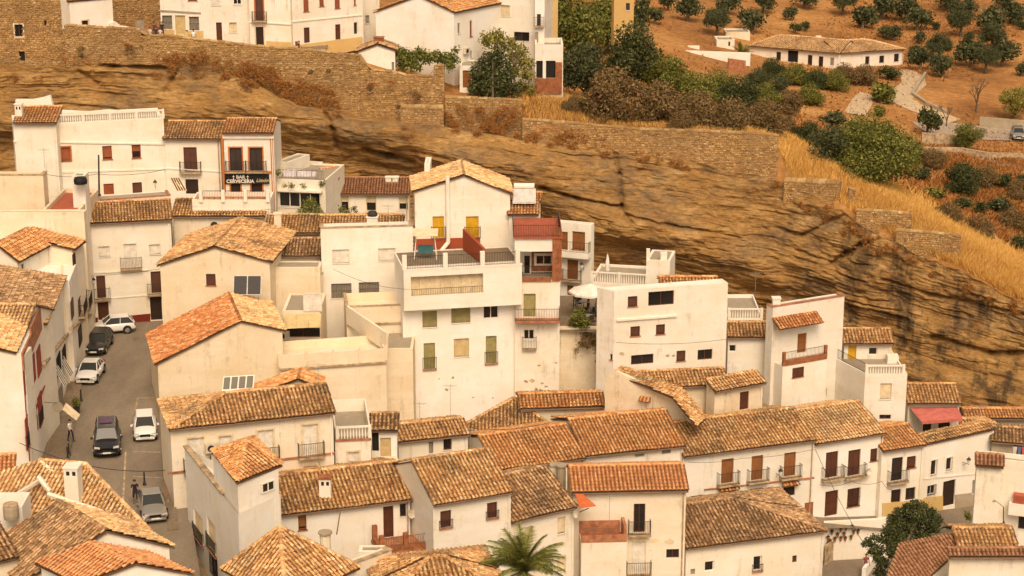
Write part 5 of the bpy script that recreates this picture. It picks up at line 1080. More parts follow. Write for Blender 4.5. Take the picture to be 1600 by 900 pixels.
h = Fl('little white annex with a turned balustrade right of the cream street house', (523, 670), (579, 667), 130.5, 4, 6, DB=130.8, level=False, mat='white', ph=.9, th=.1, open_front=True, wins=[(544, 706, 561, 722, 'wC')]); balustrade(h.root, h.f, .15, h.f.W-.05, h.zf, 1.0, .01)
box_part(h.root, 'string_course', h.f, 524, 685, 580, 688, 'terracotta', .1)
h = E('small corrugated brown roof over a yellow door and cluttered porch', (577, 673), (622, 671), 133, 4, (565, 645), .4, DB=133, mat='white', tile='t_grey', lean=True, wins=[(594, 684, 611, 714, 'tD'), (581, 676, 592, 705, 'Xn')], name='porch_house')
h = E('little white house with a blue shuttered window under an old tile roof', (622, 691), (735, 674), 137.5, 4, (618, 663), .32, DB=139, mat='white', tile='t_old', wins=[(693, 685, 705, 702, 'hG'), (670, 690, 677, 708, 'q')]); 
h = Fl('cream connecting wall with a stained parapet behind the brown door house', (515, 737), (625, 719), 131, 4, 1, DB=133, level=False, mat='oldcream', ph=.05)
# C1 tower
h = Fl('narrow white tower house with small balconies on its shaded street side', (336, 775), (371, 775), 116.5, 4, 2, DB=116.5, mat='white', ph=.1); bpy.data.objects.remove(h.root.children[0]) if False else None
for o in list(h.root.children): bpy.data.objects.remove(o)
root = h.root; A = pt(291, 755, 125.0); Bc = pt(372, 804, 113.5); A.z = Bc.z; Wl = Wall(A, Bc); Wl.A = A
B2 = pt(441, 757, 117.5); zt = Bc.z
mb = MB(); hl = split_wins(root, Wl, [(303, 803, 317, 843, 'mr'), (324, 815, 337, 860, 'mr'), (329, 868, 340, 900, 'hG')], zt)
wall_cells(mb, Wl, 0, Wl.W, 4, zt, hl)
Wf = Wall(Bc, Vector((B2.x, B2.y-1.0, zt))); hf = split_wins(root, Wf, [(408, 752, 428, 768, 'kn')], 99); wall_cells(mb, Wf, 0, Wf.W, 4, zt, [])
mb.poly([Wl.p(0, 4), Wl.p(0, zt), Wf.p(Wf.W, zt), Wf.p(Wf.W, 4)]); mb.poly([Wl.p(0, zt-.6), Wl.p(Wl.W, zt-.6), Wf.p(Wf.W, zt-.6)]); mb.build('wall', 'white', root)
mb = MB(); mb.box(Wl.p(-.05, zt+.002, .08), Wl.u*(Wl.W*.72), -Wl.n*.4, Vector((0, 0, .1))); mb.build('coping', 'coping', root)
# upper cabin with hipped roof
c1 = pt(330, 733, 118.5); 
A2 = pt(332, 722, 118.5); C2_ = pt(371, 751, 113.6); E2 = pt(439, 742, 116.2); zz = C2_.z
W1 = Wall(Vector((A2.x, A2.y, zz)), C2_); W2_ = Wall(C2_, Vector((E2.x, E2.y, zz))); zlo = zt-.7
mb = MB(); wall_cells(mb, W1, .2, W1.W, zlo, zz-.05, []); hf = []; wall_cells(mb, W2_, 0, W2_.W-.2, zlo-3, zz-.05, []); Bk = Vector((A2.x+(E2.x-C2_.x), A2.y+(E2.y-C2_.y), zz))
mb.poly([W2_.p(W2_.W-.2, zlo-3), Vector((Bk.x, Bk.y, zlo-3)), Vector((Bk.x, Bk.y, zz-.05)), W2_.p(W2_.W-.2, zz-.05)]); mb.poly([Vector((Bk.x, Bk.y, zlo)), W1.p(.2, zlo), W1.p(.2, zz-.05), Vector((Bk.x, Bk.y, zz-.05))]); mb.build('cabin_wall', 'white', root)
opening(root, W2_, (408, 752, 428, 768, 'kn'), False)
pk = (W1.A+Vector((E2.x, E2.y, zz)))/2; pk.z = zz+1.05; pk += Vector((0, .3, 0)); acc = []; rb = MB()
cor = [Vector((A2.x, A2.y, zz))-W1.u*.15, C2_-Vector((0, .25, 0)), Vector((E2.x, E2.y, zz))+W2_.u*.15, Bk]
for a, b in ((0, 1), (1, 2), (2, 3), (3, 0)):
    U = (cor[b]-cor[a]); Lw = U.length; U.normalize(); tt = (pk-cor[a]).dot(U); Vv = pk-cor[a]-U*tt; lv = Vv.length; Vv.normalize(); pl = [(0, 0), (Lw, 0), (tt, lv)]
    tile_plane(acc, cor[a], U, Vv, pl); slab_poly(rb, [cor[a]+U*x+Vv*y for x, y in pl]); ridge_line(acc, cor[a], pk)
ro = rb.build('roof', 'roofbase', root); tiles_obj(acc, 't_orange', ro)
# C2, C3
h = E('white house with a brown door opening onto a brick balcony and a tall chimney', (438, 805), (643, 773), 123.5, 2, (441, 741), .33, DB=126.0, mat='white', tile='t_old', wins=[(466, 805, 479, 828, 'c', .8), (599, 791, 615, 840, 'bDn'), (625, 787, 634, 806, 'hG')], side=.05); C2 = h
chimney(h.root, 508, 746, 125.3, .75, .8, 'white', cap='brick', down=1.5)
W = h.f; s0, z0 = W.at(580, 850); s1 = W.at(676, 834)[0]; z0 = W.at(600, 838)[1]-.1; mb = MB(); dep = 2.4
mb.box(W.p(s0, z0-.2, .003), W.u*(s1-s0), W.n*dep, Vector((0, 0, .2))); bo = mb.build('balcony', 'terracotta', h.root); mb = MB()
for s in (s0, s0+1.6, s0+3.2, s1-.3): mb.box(W.p(s, z0, dep), W.u*.3, -W.n*.3, Vector((0, 0, 1.15)))
mb.box(W.p(s0, z0, .6), W.u*.3, -W.n*.3, Vector((0, 0, 1.15))); mb.box(W.p(s0+.3, z0, dep), W.u*(s1-s0-.6), -W.n*.2, Vector((0, 0, .35))); mb.box(W.p(s0, z0, .6), W.u*.2, W.n*(dep-.9), Vector((0, 0, .35))); mb.box(W.p(s1-.2, z0, .1), W.u*.2, W.n*(dep-.4), Vector((0, 0, .35))); mb.build('brick_pier', 'brick', bo)
mb = MB(); RW = Wall(W.p(s0, 0, dep-.1), W.p(s1, 0, dep-.1)); railing(mb, RW, .3, RW.W-.3, z0+.35, .6, 0, .16); mb.build('railing', 'rustiron', bo)
mb = MB(); [mb.prism([W.p(s, z0-.2, .003), W.p(s, z0-.2, 1.6), W.p(s, z0-1.3, .003)], W.u*.2) for s in (s0+.6, s1-.8)]; mb.build('bracket', 'brick', bo)
chimney(h.root, 508, 833, 118.5, .68, 1.1, 'cream', round_=True, down=3)
h = E('white house with a steep sunlit old roof and two railed brown windows', (678, 789), (802, 763), 122.5, 2, (622, 722), .42, DB=124.6, mat='white', tile='t_old', wins=[(688, 798, 705, 824, 'br'), (761, 785, 777, 809, 'br')], side=.05); C3 = h
h = E('cream house with an olive brown tile roof and small tan shuttered windows', (800, 816), (902, 785), 125.5, 2, (790, 741), .42, DB=128, mat='offwhite', tile='t_grey', wins=[(820, 823, 833, 849, 'm'), (871, 808, 883, 833, 'm'), (870, 869, 884, 892, 'm')], side=.05); C4 = h
chimney(h.root, 877, 728, 131.5, .62, .5, 'greywall', round_=True); chimney(h.root, 868, 727, 132.5, .7, .3, 'cream', cap='greywall', holes=False)
h = E('cream house with a bright new tile roof, tall balcony doors and flaking plaster', (893, 770), (1076, 764), 128.8, 0, (884, 728), .36, DB=129.2, mat='offwhite', tile='t_new', jit=.25, wins=[(990, 787, 1008, 832, 'hBn'), (987, 846, 1009, 896, 'wB'), (1041, 858, 1061, 872, 'hn'), (920, 866, 942, 888, 'w')]); C5 = h; W = h.f
# patio in front of C5: orange brick terrace
s0 = W.at(905, 830)[0]; s1 = W.at(975, 830)[0]; zf = W.at(940, 832)[1]; mb = MB(); mb.box(W.p(s0, 0, .003), W.u*(s1-s0), W.n*1.7, Vector((0, 0, zf))); mb.build('patio_block', 'offwhite', h.root)
mb = MB(); mb.poly([W.p(s0+.05, zf+.01, 1.65), W.p(s1, zf+.01, 1.65), W.p(s1, zf+.01, 0), W.p(s0+.05, zf+.01, 0)]); mb.build('patio_floor', 'redfloor', h.root)
mb = MB(); mb.box(W.p(s0, zf, 1.7), W.u*(s1-s0), -W.n*.2, Vector((0, 0, .5))); mb.box(W.p(s1-.2, zf, 0), W.u*.2, W.n*1.5, Vector((0, 0, 1.1))); mb.box(W.p(s0, zf, 0.02), W.u*(s1-s0-.3), W.n*.1, Vector((0, 0, .9))); mb.build('brick_parapet', 'terracotta', h.root)
mb = MB(); railing(mb, W, s0+.1, s1-.6, zf+.5, .5, 1.6, .15); mb.build('railing', 'rustiron', h.root)
aw = empty('orange_awning', W.p(s0+.5, zf+2.4, .3), 'small orange awning folded over the brick edged patio', 'awning'); mb = MB(); mb.prism([pt(899, 773, 128.4), pt(911, 773, 128.4), pt(931, 791, 127.0), pt(905, 794, 127.0)], (0, 0, .06)); mb.build('canvas', flat('orangecloth', (.6, .14, .05), .7), aw)
mb = MB(); mb.tube(pt(906, 800, 128.3), pt(920, 794, 127.2), .03); mb.build('arm', 'iron', aw)
def c6skip(u, v): return False
h = E('large white house with a broad olive brown tile roof and patched left corner', (1072, 857), (1293, 829), 131.5, -2, (1076, 786), .36, DB=134.5, mat='white', tile='t_grey', hipR=5.5, wins=[(1101, 877, 1116, 893, 'kn'), (1177, 869, 1190, 892, 'kr'), (1079, 889, 1086, 898, 'qn'), (1238, 868, 1245, 879, 'bn')]); C6 = h
# ================================================================== long row B
proof('old tiled roof corner rising behind the long row, at the foot of the gallery wall', [(724, 664, 146), (803, 621, 149), (852, 658, 146.5), (866, 700, 144), (736, 700, 144)], 4, mat='cream', tile='t_old', name='back_roof_house', tri=(1, 3, 4), ridge=((0, 1), (1, 2)))
h = E('low tiled roof strip at the foot of the tall white gallery building', (812, 639), (946, 634), 147, 3, (815, 615), .3, DB=147.5, mat='cream', tile='t_orange', name='low_roof_house')
h = E('long low white house with an orange streaked tile roof left of the ridge step', (777, 735), (916, 708), 136.2, 2, (734, 682), .33, DB=138.5, mat='white', tile='t_orange', side=.05, wins=[]); B5 = h
h = E('long low white house with three slot vents under its orange streaked roof', (914, 713), (1071, 694), 138.5, 2, (890, 654), .33, DB=140.5, mat='white', tile='t_orange', side=.05, wins=[(992, 709, 1007, 714, 'qn'), (1034, 703, 1048, 709, 'qn')]); B6 = h
h = E('white row house with four brown balcony doors under a mottled old roof', (1069, 714), (1276, 695), 140.5, -2, (1056, 659), .34, DB=144, mat='white', tile='t_old', side=.05, wins=[(1127, 717, 1146, 755, 'cB'), (1174, 712, 1192, 750, 'cB'), (1225, 707, 1243, 744, 'cB'), (1080, 774, 1099, 784, 'dn'), (1126, 766, 1148, 790, 'dDA'), (1172, 763, 1192, 784, 'dDn'), (1224, 759, 1242, 775, 'dDA')]); B7 = h
poly_part(h.root, 'string_course', h.f, [(1100, 764), (1272, 745), (1272, 747.5), (1100, 766)], 'terracotta', .07); box_part(h.root, 'plinth', h.f, 1257, 785, 1270, 806, 'brick', .04)
lantern('black wall lantern between the right pair of balcony doors of the row house', h.f, 1213, 733)
h = E('white row house with brown doors and a roof of pale scalloped tiles', (1275, 694), (1384, 685), 144.5, -2, (1248, 640), .34, DB=147, mat='white', tile='t_pale', side=.03, wins=[(1290, 706, 1309, 746, 'bB'), (1325, 703, 1344, 743, 'bB'), (1360, 701, 1371, 720, 'b'), (1289, 767, 1309, 806, 'bD'), (1324, 763, 1343, 791, 'bG')]); B8 = h
h = E('small white row house with an ochre plinth and newer orange roof', (1381, 705), (1447, 700), 146.6, -2, (1372, 668), .30, DB=148, mat='white', tile='t_orange', jit=.5, side=.02, wins=[(1393, 715, 1410, 751, 'dB', .7), (1417, 713, 1431, 731, 'b', .9), (1392, 765, 1407, 798, 'dDn'), (1415, 762, 1430, 780, 'h')]); B9 = h
poly_part(h.root, 'plinth', h.f, [(1378, 786), (1447, 780), (1447, 799), (1378, 806)], 'ochre', .04)
h = Fl('white row house with narrow windows, wide dark door and stone plinth at the lane end', (1443, 697), (1552, 690), 149.3, -4, 1, DB=153, level=False, mat='white', ph=.1, wins=[(1454, 719, 1464, 743, 'kT'), (1478, 715, 1488, 735, 'kT'), (1449, 758, 1462, 773, 'kG'), (1473, 751, 1492, 790, 'dD'), (1519, 750, 1526, 770, 'q')]); B10 = h
h2 = E('tiled roof running above the narrow windows of the lane end house', (1441, 695), (1552, 687), 149.0, 6.95, (1436, 682), .3, DB=152.7, mat='white', tile='t_old', name='row_roof', root=h.root)
poly_part(h.root, 'plinth', h.f, [(1443, 778), (1473, 774), (1473, 797), (1443, 800)], 'ochre', .04); poly_part(h.root, 'plinth', h.f, [(1492, 773), (1525, 769), (1525, 794), (1492, 796)], 'greywall', .04)
poly_part(h.root, 'string_course', h.f, [(1443, 747), (1525, 739), (1525, 741), (1443, 749)], 'trim', .05); lantern('black wall lantern above the wide dark door of the lane end house', h.f, 1504, 716)
# lane in front of the row
lz = lambda x, y: float(np.interp(x, [1240, 1290, 1380, 1450, 1530], [B7.f.at(1250, 790)[1]-.2, B8.f.at(1299, 806)[1], B8.f.at(1375, 806)[1]-.0, B10.f.at(1480, 791)[1], B10.f.at(1480, 791)[1]-.6]))
mb = MB(); rows = []
for x, yb, D2 in ((1200, 800, None), (1290, 815, None), (1345, 815, None), (1400, 820, None), (1450, 820, None), (1500, 818, None), (1560, 815, None)):
    z = lz(x, 0); a = ptz(x, yb+10, z); Wr = B8.f if x < 1381 else B10.f; s, _ = Wr.at(x, 780); b = Wr.p(s, z, -.3); rows.append((a, b))
for (a, b), (c, d) in zip(rows[:-1], rows[1:]): mb.poly([a, c, d, b])
o = mb.build('lane', 'cobbles'); o['kind'] = 'structure'
# white retaining wall with flower pots
rwp = [(1262, 812), (1300, 814), (1372, 811), (1386, 812)]; z = lz(1320, 0)
A = ptz(1262, 820, z); B = ptz(1390, 813, z); RWl = Wall(A, B); mb = MB(); mb.box(RWl.p(0, z-5, .35), RWl.u*RWl.W, -RWl.n*.35, Vector((0, 0, 5.25))); o = mb.build('retaining_wall', 'white'); tag(o, 'white retaining wall hung with rows of little flower pots below the lane', 'wall')
rng2 = random.Random(3); pot_spots = [(1297, 829), (1311, 825), (1319, 823), (1328, 821), (1306, 833), (1316, 832), (1331, 829), (1338, 828), (1291, 838), (1302, 840), (1311, 839), (1318, 839), (1327, 837), (1290, 848), (1294, 843)]
m0 = None
for i, (x, y) in enumerate(pot_spots):
    s, zz = RWl.at(x, y); c = RWl.p(s, zz, .47)
    if m0 is None:
        r = empty('flower_pot', c); mb = MB(); mb.lathe(c-Vector((0, 0, .1)), [(.07, 0), (.11, .2), (.12, .22)], 7); mb.build('pot', 'potc', r); mb = MB()
        for k in range(14): a = rng2.uniform(0, 6.28); mb.poly([c+Vector((0, 0, .1)), c+Vector((math.cos(a)*.16, math.sin(a)*.12, rng2.uniform(.15, .3))), c+Vector((math.cos(a+.5)*.16, math.sin(a+.5)*.12, rng2.uniform(.1, .25)))])
        mb.build('plant', flat('potgreen', (.05, .07, .02), .8), r); m0 = r
    else: r = copy_tree(m0); r.location = c
    tag(r, 'small flower pot hanging on the white retaining wall below the lane', 'flower pot', 'flower pots on the white retaining wall')
# path below
z = z-2.9; sheet('path', [(1200, 930), (1420, 930), (1470, 850), (1400, 830), (1285, 850)], z, 'cobbles'); PZ_ = z
A = ptz(1286, 900, z); 
mb = MB(); a, b = ptz(1288, 884, z), ptz(1349, 846, z); mb.prism([a, b, b+Vector((0, 0, 1.5)), a+Vector((0, 0, 1.6))], Vector((.0, .3, 0))); o = mb.build('path_wall', 'coping'); tag(o, 'low dusty path edge wall beneath the white wall with flower pots', 'wall')
mb = MB(); a, b = ptz(1346, 905, z), ptz(1372, 868, z); mb.prism([a, b, b+Vector((0, 0, .9)), a+Vector((0, 0, .9))], Vector((.3, .0, 0))); o = mb.build('white_parapet', 'white'); tag(o, 'curved white parapet beside the woman on the path', 'wall')
# ================================================================== bottom edge roofs
PY = [(345, 888, 108), (447, 940, 103.8), (563, 886, 108.4), (450, 842, 112.2)]; PK = (437, 823, 107.8)
r0 = proof('pyramid roof of old pale tiles in front of the brick balcony', [PY[0], PY[1], PK], 2, tile='t_old', walls=False, ridge=((1, 2), (0, 2)))
for a, b in ((1, 2), (2, 3), (3, 0)):
    r1 = proof('x', [PY[a], PY[b], PK], 2, tile='t_old', walls=False, ridge=((1, 2),))
    for ch in list(r1.children): ch.data.transform(Matrix.Translation(r1.location-r0.location)); ch.parent = r0; [g_.data.transform(Matrix.Translation(r1.location-r0.location)) for g_ in ch.children]
    bpy.data.objects.remove(r1)
mb = MB(); pp = [pt(*q) for q in PY]; c = sum(pp, Vector())/4; pp = [q.lerp(c, .06)-Vector((0, 0, .12)) for q in pp]
for k in range(4): a, b = pp[k], pp[(k+1) % 4]; mb.poly([a, b, Vector((b.x, b.y, 2)), Vector((a.x, a.y, 2))])
mb.build('wall', 'offwhite', r0)
h = E('low hipped old tile roof at the bottom edge left of the palm', (600, 950), (800, 915), 106, 2, (690, 868), .36, DB=107.5, mat='white', tile='t_old', hipL=3.2, hipR=3.2)
h = Fl('blank cream wall top at the bottom edge between the two hipped roofs', (520, 893), (612, 872), 109, 2, .6, DB=112, level=False, mat='offwhite', ph=.1, cop='coping')
h = Fl('small dark arched cellar window wall below the brick balcony', (560, 862), (600, 862), 118, 2, 1, DB=118, mat='white', ph=.05, wins=[(570, 867, 587, 882, 'Xn')])
# bottom right roofs
proof('flat brown sheet roof slanting towards the tree at the bottom right', [(1405, 849, 124.5), (1500, 831, 126.5), (1484, 872, 124), (1440, 912, 122.2), (1378, 925, 121.0)], -4, tile='t_brown', jit=.1, tri=(0, 1, 4))
h = E('old tile roof with a broken orange tile at the bottom right', (1498, 862), (1594, 858), 124.5, -4, (1500, 824), .36, DB=124.5, mat='white', tile='t_old')
h = E('smooth brown tiled verge roof above a cream wall at the bottom right corner', (1483, 870), (1620, 868), 121.5, -4, (1490, 856), .5, DB=121.5, mat='offwhite', tile='t_brown', jit=.1, lean=True)
h = Fl('tall white house with an orange floored balcony at the right edge, above the tree', (1526, 714), (1640, 690), 139, -4, 1.5, DB=137, level=False, mat='white', ph=.3, wins=[(1534, 735, 1540, 750, 'w'), (1528, 778, 1537, 800, 'qG'), (1592, 800, 1606, 826, 'hG')]); RH = h
h2 = E('small brown tiled chimney house standing at the corner of the white house', (1524, 727), (1569, 722), 138, 2, (1530, 708), .5, DB=137.5, mat='white', tile='t_brown', name='roof_room', jit=.2)
box_part(h.root, 'orange_parapet', h.f, 1584, 770, 1610, 782, 'redfloor', .7); box_part(h.root, 'balcony_block', h.f, 1577, 782, 1610, 800, 'white', .8)
# ================================================================== left side of the street
h = E('brown ridged roof of the long street house with a row of balconies', (0, 0), (1, 0), 140, 5, 5, lean=True, DB=140) if False else None
def side_house(label, xn, Dn, xf, Df, ytop, zb, dep, wins, mat='white', tile=None, slope=.28, over=.35, trim=None, rise=None, extra=None, ph=.3):
    """house on the left kerb: its street front runs away from us, near end xn at depth Dn, far end xf at depth Df"""
    A = pt(xn, ytop, Dn); B = pt(xf, ytop, Df); B.z = A.z; W = Wall(A, B); W2 = None
    root = new_house('white_house', label, (A.x, A.y, zb)); hol = []; [opening(root, W, w_, False) for w_ in wins]
    mb = MB(); wall_cells(mb, W, 0, W.W, zb, A.z, hol); bA, bB = A-W.n*dep, B-W.n*dep; Wn = Wall(bA, A)
    mb.poly([Wn.p(0, zb), Wn.p(Wn.W, zb), Wn.p(Wn.W, A.z), Wn.p(0, A.z)]); mb.poly([W.p(W.W, zb), W.p(W.W, zb, -dep), W.p(W.W, A.z, -dep), W.p(W.W, A.z)]); mb.poly([W.p(0, A.z-.05), W.p(W.W, A.z-.05), W.p(W.W, A.z-.05, -dep), W.p(0, A.z-.05, -dep)])
    h = H(); h.root = root; h.f = W; h.n = W.n; h.u = W.u; h.ze = A.z; h.A3 = A; h.B3 = B
    if tile:
        run = dep/2; V = (-W.n+Vector((0, 0, slope))).normalized(); Lr = (run+over)*math.hypot(1, slope); O = W.p(-.1, A.z-over*slope+.06, over); acc = []; rb = MB(); pl = [(0, 0), (W.W+.2, 0), (W.W+.2, Lr), (0, Lr)]
        tile_plane(acc, O, W.u, V, pl); slab_poly(rb, [O+W.u*a+V*b for a, b in pl]); pk = O+V*Lr; V2 = (W.n+Vector((0, 0, slope))).normalized(); O2 = O-W.n*(2*(run+over)); tile_plane(acc, O2, W.u, V2, pl); slab_poly(rb, [O2+W.u*a+V2*b for a, b in pl]); ridge_line(acc, pk, pk+W.u*(W.W+.2))
        ro = rb.build('roof', 'roofbase', root); tiles_obj(acc, tile, ro)
        mb.poly([Wn.p(0, A.z), Wn.p(Wn.W, A.z), Wn.p(Wn.W/2, A.z+run*slope)]); mb.poly([W.p(W.W, A.z), W.p(W.W, A.z, -dep), W.p(W.W, A.z+run*slope, -dep/2)])
    mb.build('wall', mat, root); return h
h = side_house('white street house with dark red strips, red shutters and a stepped red parapet', 33, 128, 66, 138, 553, 5, 12, [(37, 568, 44, 612, 'r'), (48, 553, 54, 600, 'r'), (57, 540, 63, 587, 'r'), (39, 645, 46, 700, 'rr'), (50, 628, 56, 680, 'rr'), (59, 612, 65, 665, 'rr')], tile='t_pale', over=-.3); S1 = h
W = h.f; mb = MB(); mb.box(W.p(0, h.ze-1.2, .003), W.u*W.W, W.n*.12, Vector((0, 0, 1.25))); mb.box(W.p(W.W*.45, h.ze+.05, .003), W.u*(W.W*.55), W.n*.12, Vector((0, 0, .45))); mb.build('parapet', 'terracotta', h.root)
mb = MB(); [mb.box(W.p(s, 5, .003), W.u*.2, W.n*.05, Vector((0, 0, h.ze-6.2))) for s in (0, W.W-.2)]; mb.box(W.p(.2, h.ze-5.5, .004), W.u*(W.W-.4), W.n*.08, Vector((0, 0, .15))); mb.build('red_strip', 'w_red', h.root)
h = side_house('long white street house with a flat awning roof, cream cornice and ground floor shops', 66, 138, 102, 151, 505, 5, 10, [(79, 568, 85, 600, 'X'), (88, 552, 94, 585, 'X'), (97, 540, 102, 570, 'Xn'), (82, 620, 88, 680, 'dD'), (92, 600, 98, 660, 'qD')], tile='t_grey', slope=.2); S2 = h
poly_part(h.root, 'cornice', h.f, [(66, 566), (106, 516), (106, 520), (66, 571)], 'coping', .25)
h = side_house('far white street house with dark balconies near the parked black car', 108, 150, 137, 163, 440, 5, 9, [(110, 466, 114, 498, 'b'), (122, 462, 127, 490, 'hB'), (131, 455, 135, 480, 'hB'), (122, 508, 127, 540, 'dD')]); S3 = h
poly_part(h.root, 'cornice', h.f, [(108, 512), (139, 490), (139, 493), (108, 516)], 'coping', .25)
h = Fl('white house with a shaded roof loggia behind the street awnings', (-60, 452), (101, 470), 148, 5, 6, DB=150, level=False, mat='cream', ph=.2)
h = G('white gabled house with an air conditioner below the blank cream block', (6, 402), (34, 368), (113, 388), 156, 6, 2.6, DB=154.5, mat='offwhite', tile='t_orange', rwins=[(113, 396, 117, 420, 'd')], skew=-.1); ac_unit('air conditioner on the white gable wall below the blank cream block', h.f, 50, 387, 1.3)
h = G('small white gable with old orange tiles at the left edge below the air conditioner', (-40, 410), (-5, 380), (27, 405), 151, 6, 5, DB=150, mat='offwhite', tile='t_orange', rwins=[(34, 412, 38, 434, 'd')])
h = E('left edge roof of pale old tiles sloping down behind the red parapet', (-60, 548), (30, 552), 131, 5, (-40, 475), .36, DB=131, mat='offwhite', tile='t_pale')
h = E('brown ridged awning roof between the loggia and the red parapet', (-40, 512), (60, 524), 140, 5, (20, 458), .32, DB=141, mat='offwhite', tile='t_grey', jit=.2, sp=.22)
h = Fl('blank white flank wall at the left edge below the pale roof', (-40, 556), (38, 556), 128.5, 5, 2, DB=128.5, mat='white', ph=.1)
# bottom left roofs
h = E('broad pale tile roof running down to the parked silver car', (95, 830), (262, 842), 108, 3, (40, 745), .36, DB=117, mat='offwhite', tile='t_pale') if False else None
def roof_house(label, eave, D, DB, ridge, tile, mat='offwhite', zb=3, slope=.34, **k): return E(label, eave[0], eave[1], D, zb, ridge, slope, DB=DB, mat=mat, tile=tile, **k)
# ================================================================== bottom left roofs
D_ = lambda x, y, z: (60-z)/-ray(x, y).z
q_ = [(133, 724, 17.0), (236, 830, 14.9), (205, 870, 14), (20, 850, 14), (-60, 790, 15), (-20, 745, 16), (62, 718, 17)]; h = H()
h.root = proof('pale tiled roof with a square white chimney between the striped awning and the road', [(x, y, D_(x, y, z)) for x, y, z in q_], 4, tile='t_pale', ridge=((6, 0), (0, 1)), tri=(0, 1, 4)); RL = h
chimney(h.root, 113, 729, 115.5, .85, 1.35, 'white', cap='trim', down=1.0, u=(1, -.1, 0))
mb = MB()
for a, b in (((62, 719), (98, 752)), ((60, 745), (78, 768)), ((28, 772), (64, 750)), ((75, 772), (160, 800))):
    p, q = ptz(*a, 16.9), ptz(*b, 16.2); mb.tube(p, q, .16, seg=6)
mb.build('hip_capping', 'offwhite', h.root)
h = G('brown tiled gable with a white plastered end wall at the lower left', (38, 905), (165, 827), (264, 851), 105, 2, 4.8, DB=106.5, mat='white', tile='t_grey', tileB='t_pale', skew=-.50)
h = G('small gable of broad orange tiles at the bottom edge, lower left', (128, 908), (209, 878), (293, 893), 102, 2, 3.0, DB=103, mat='white', tile='t_new', skew=-.75, jit=.6)
h = Fl('tiny white roof terrace with a grey barrel at the left edge', (-20, 792), (34, 786), 111, 2, 2.2, DB=111, mat='white', ph=.8, th=.12)
bl = empty('barrel', pt(18, 806, 111), 'grey water barrel standing in the tiny white roof terrace', 'barrel'); mb = MB(); mb.lathe(pt(18, 810, 110.5), [(.42, 0), (.46, .25), (.46, .7), (.4, .85)], 12); mb.build('body', 'greywall', bl); mb = MB(); mb.lathe(pt(18, 810, 110.5)+Vector((0, 0, .85)), [(.44, 0), (.42, .06)], 12); mb.build('lid', 'coping', bl)
h = E('dark weathered tile eave over a cream wall at the lower left edge', (-60, 892), (28, 846), 104, 2, (-20, 815), .34, DB=105.5, mat='cream', tile='t_grey', side=.02)
h = E('coral and white striped shade roof at the left edge beside the road', (-60, 752), (22, 743), 121, 6, (-30, 712), .34, DB=121.5, mat='white', tile='t_new', jit=.3, lean=True)
# ================================================================== farmhouse on the hill
h = E('long white farmhouse with a hipped pale tile roof among the olive trees', (1168, 71.5), (1312, 83.5), 303, 6, (1215, 54), .30, mat='white', tile='t_pale', over=.4, hipL=3.5, wins=[(1213, 81, 1220, 97, 'dD'), (1231, 79, 1247, 97, 'X'), (1262, 86, 1269, 104, 'dD'), (1279, 88, 1286, 106, 'dD'), (1297, 90, 1303, 102, 'q')], name='farmhouse', cat='farmhouse', backrun=6); FH = h
h = E('right wing', (1311, 83.5), (1415, 76.5), 296, 6, (1330, 62), .28, mat='white', tile='t_pale', over=.4, hipR=5, wins=[(1352, 88, 1358, 100, 'dG'), (1374, 87, 1381, 98, 'dG'), (1397, 84, 1404, 96, 'dG')], root=h.root)
chimney(FH.root, 1279, 57, 302, .7, .7, 'white', cap='trim', holes=False)
h = Fl('low white garden wall of the farmhouse yard with a square white pump house', (1062, 79), (1172, 94), 296, 8, .5, DB=294, level=False, ph=.05, th=.1, name='garden_wall', cat='wall')
h = Fl('small flat white outbuilding left of the farmhouse', (1120, 62), (1148, 60), 303, 6, 4, DB=303, ph=.2, name='outbuilding', cat='outbuilding', mat='offwhite', wins=[(1138, 65, 1141, 72, 'dn')])
h = Fl('longer cream outbuilding wall behind the small flat outbuilding', (1134, 50), (1172, 53), 309, 6, 4, DB=309, ph=.2, name='outbuilding', cat='outbuilding', mat='cream')
h = Fl('short white gate wall at the left end of the farmhouse yard', (1075, 72), (1093, 70), 299, 6, .6, DB=299, ph=.1, name='garden_wall', cat='wall')
# hill roads laid on the slope
def strip(name, pxs, w, mat, lift=.08, kind='structure'):
    pts = [hill_at(x, y) for x, y in pxs]; mb = MB(); fine = []
    for a, b in zip(pts[:-1], pts[1:]):
        n = max(1, int((b-a).length/1.5)); fine += [a.lerp(b, k/n) for k in range(n)]
    fine.append(pts[-1]); L = []; 
    for i, p in enumerate(fine):
        d = (fine[min(i+2, len(fine)-1)]-fine[max(i-2, 0)]); d.z = 0; d.normalize(); s = Vector((-d.y, d.x, 0)); row = []
        for f in (-.5, -.17, .17, .5):
            q = p+s*w*f; row.append(Vector((q.x, q.y, float(hill_z(q.x, q.y))+lift)))
        L.append(row)
    for r0, r1 in zip(L[:-1], L[1:]):
        for k in range(3): mb.poly([r0[k], r0[k+1], r1[k+1], r1[k]])
    o = mb.build(name, mat, smooth=True); o['kind'] = kind; return o
flat('dirtroad', (.50, .37, .24), .95, var=.15); flat('asphalt', (.36, .28, .21), .95, var=.15)
strip('path', [(1402, 110), (1425, 118), (1428, 132), (1412, 147), (1405, 156), (1425, 168), (1450, 178), (1490, 192)], 3.6, 'dirtroad')
strip('path', [(1405, 156), (1375, 158), (1352, 150), (1345, 165), (1335, 180)], 3.0, 'dirtroad')
strip('road', [(1440, 205), (1500, 208), (1560, 213), (1650, 216)], 7.0, 'asphalt', .1); strip('road', [(1480, 238), (1530, 246), (1570, 258), (1640, 280)], 3.0, 'asphalt', .1)
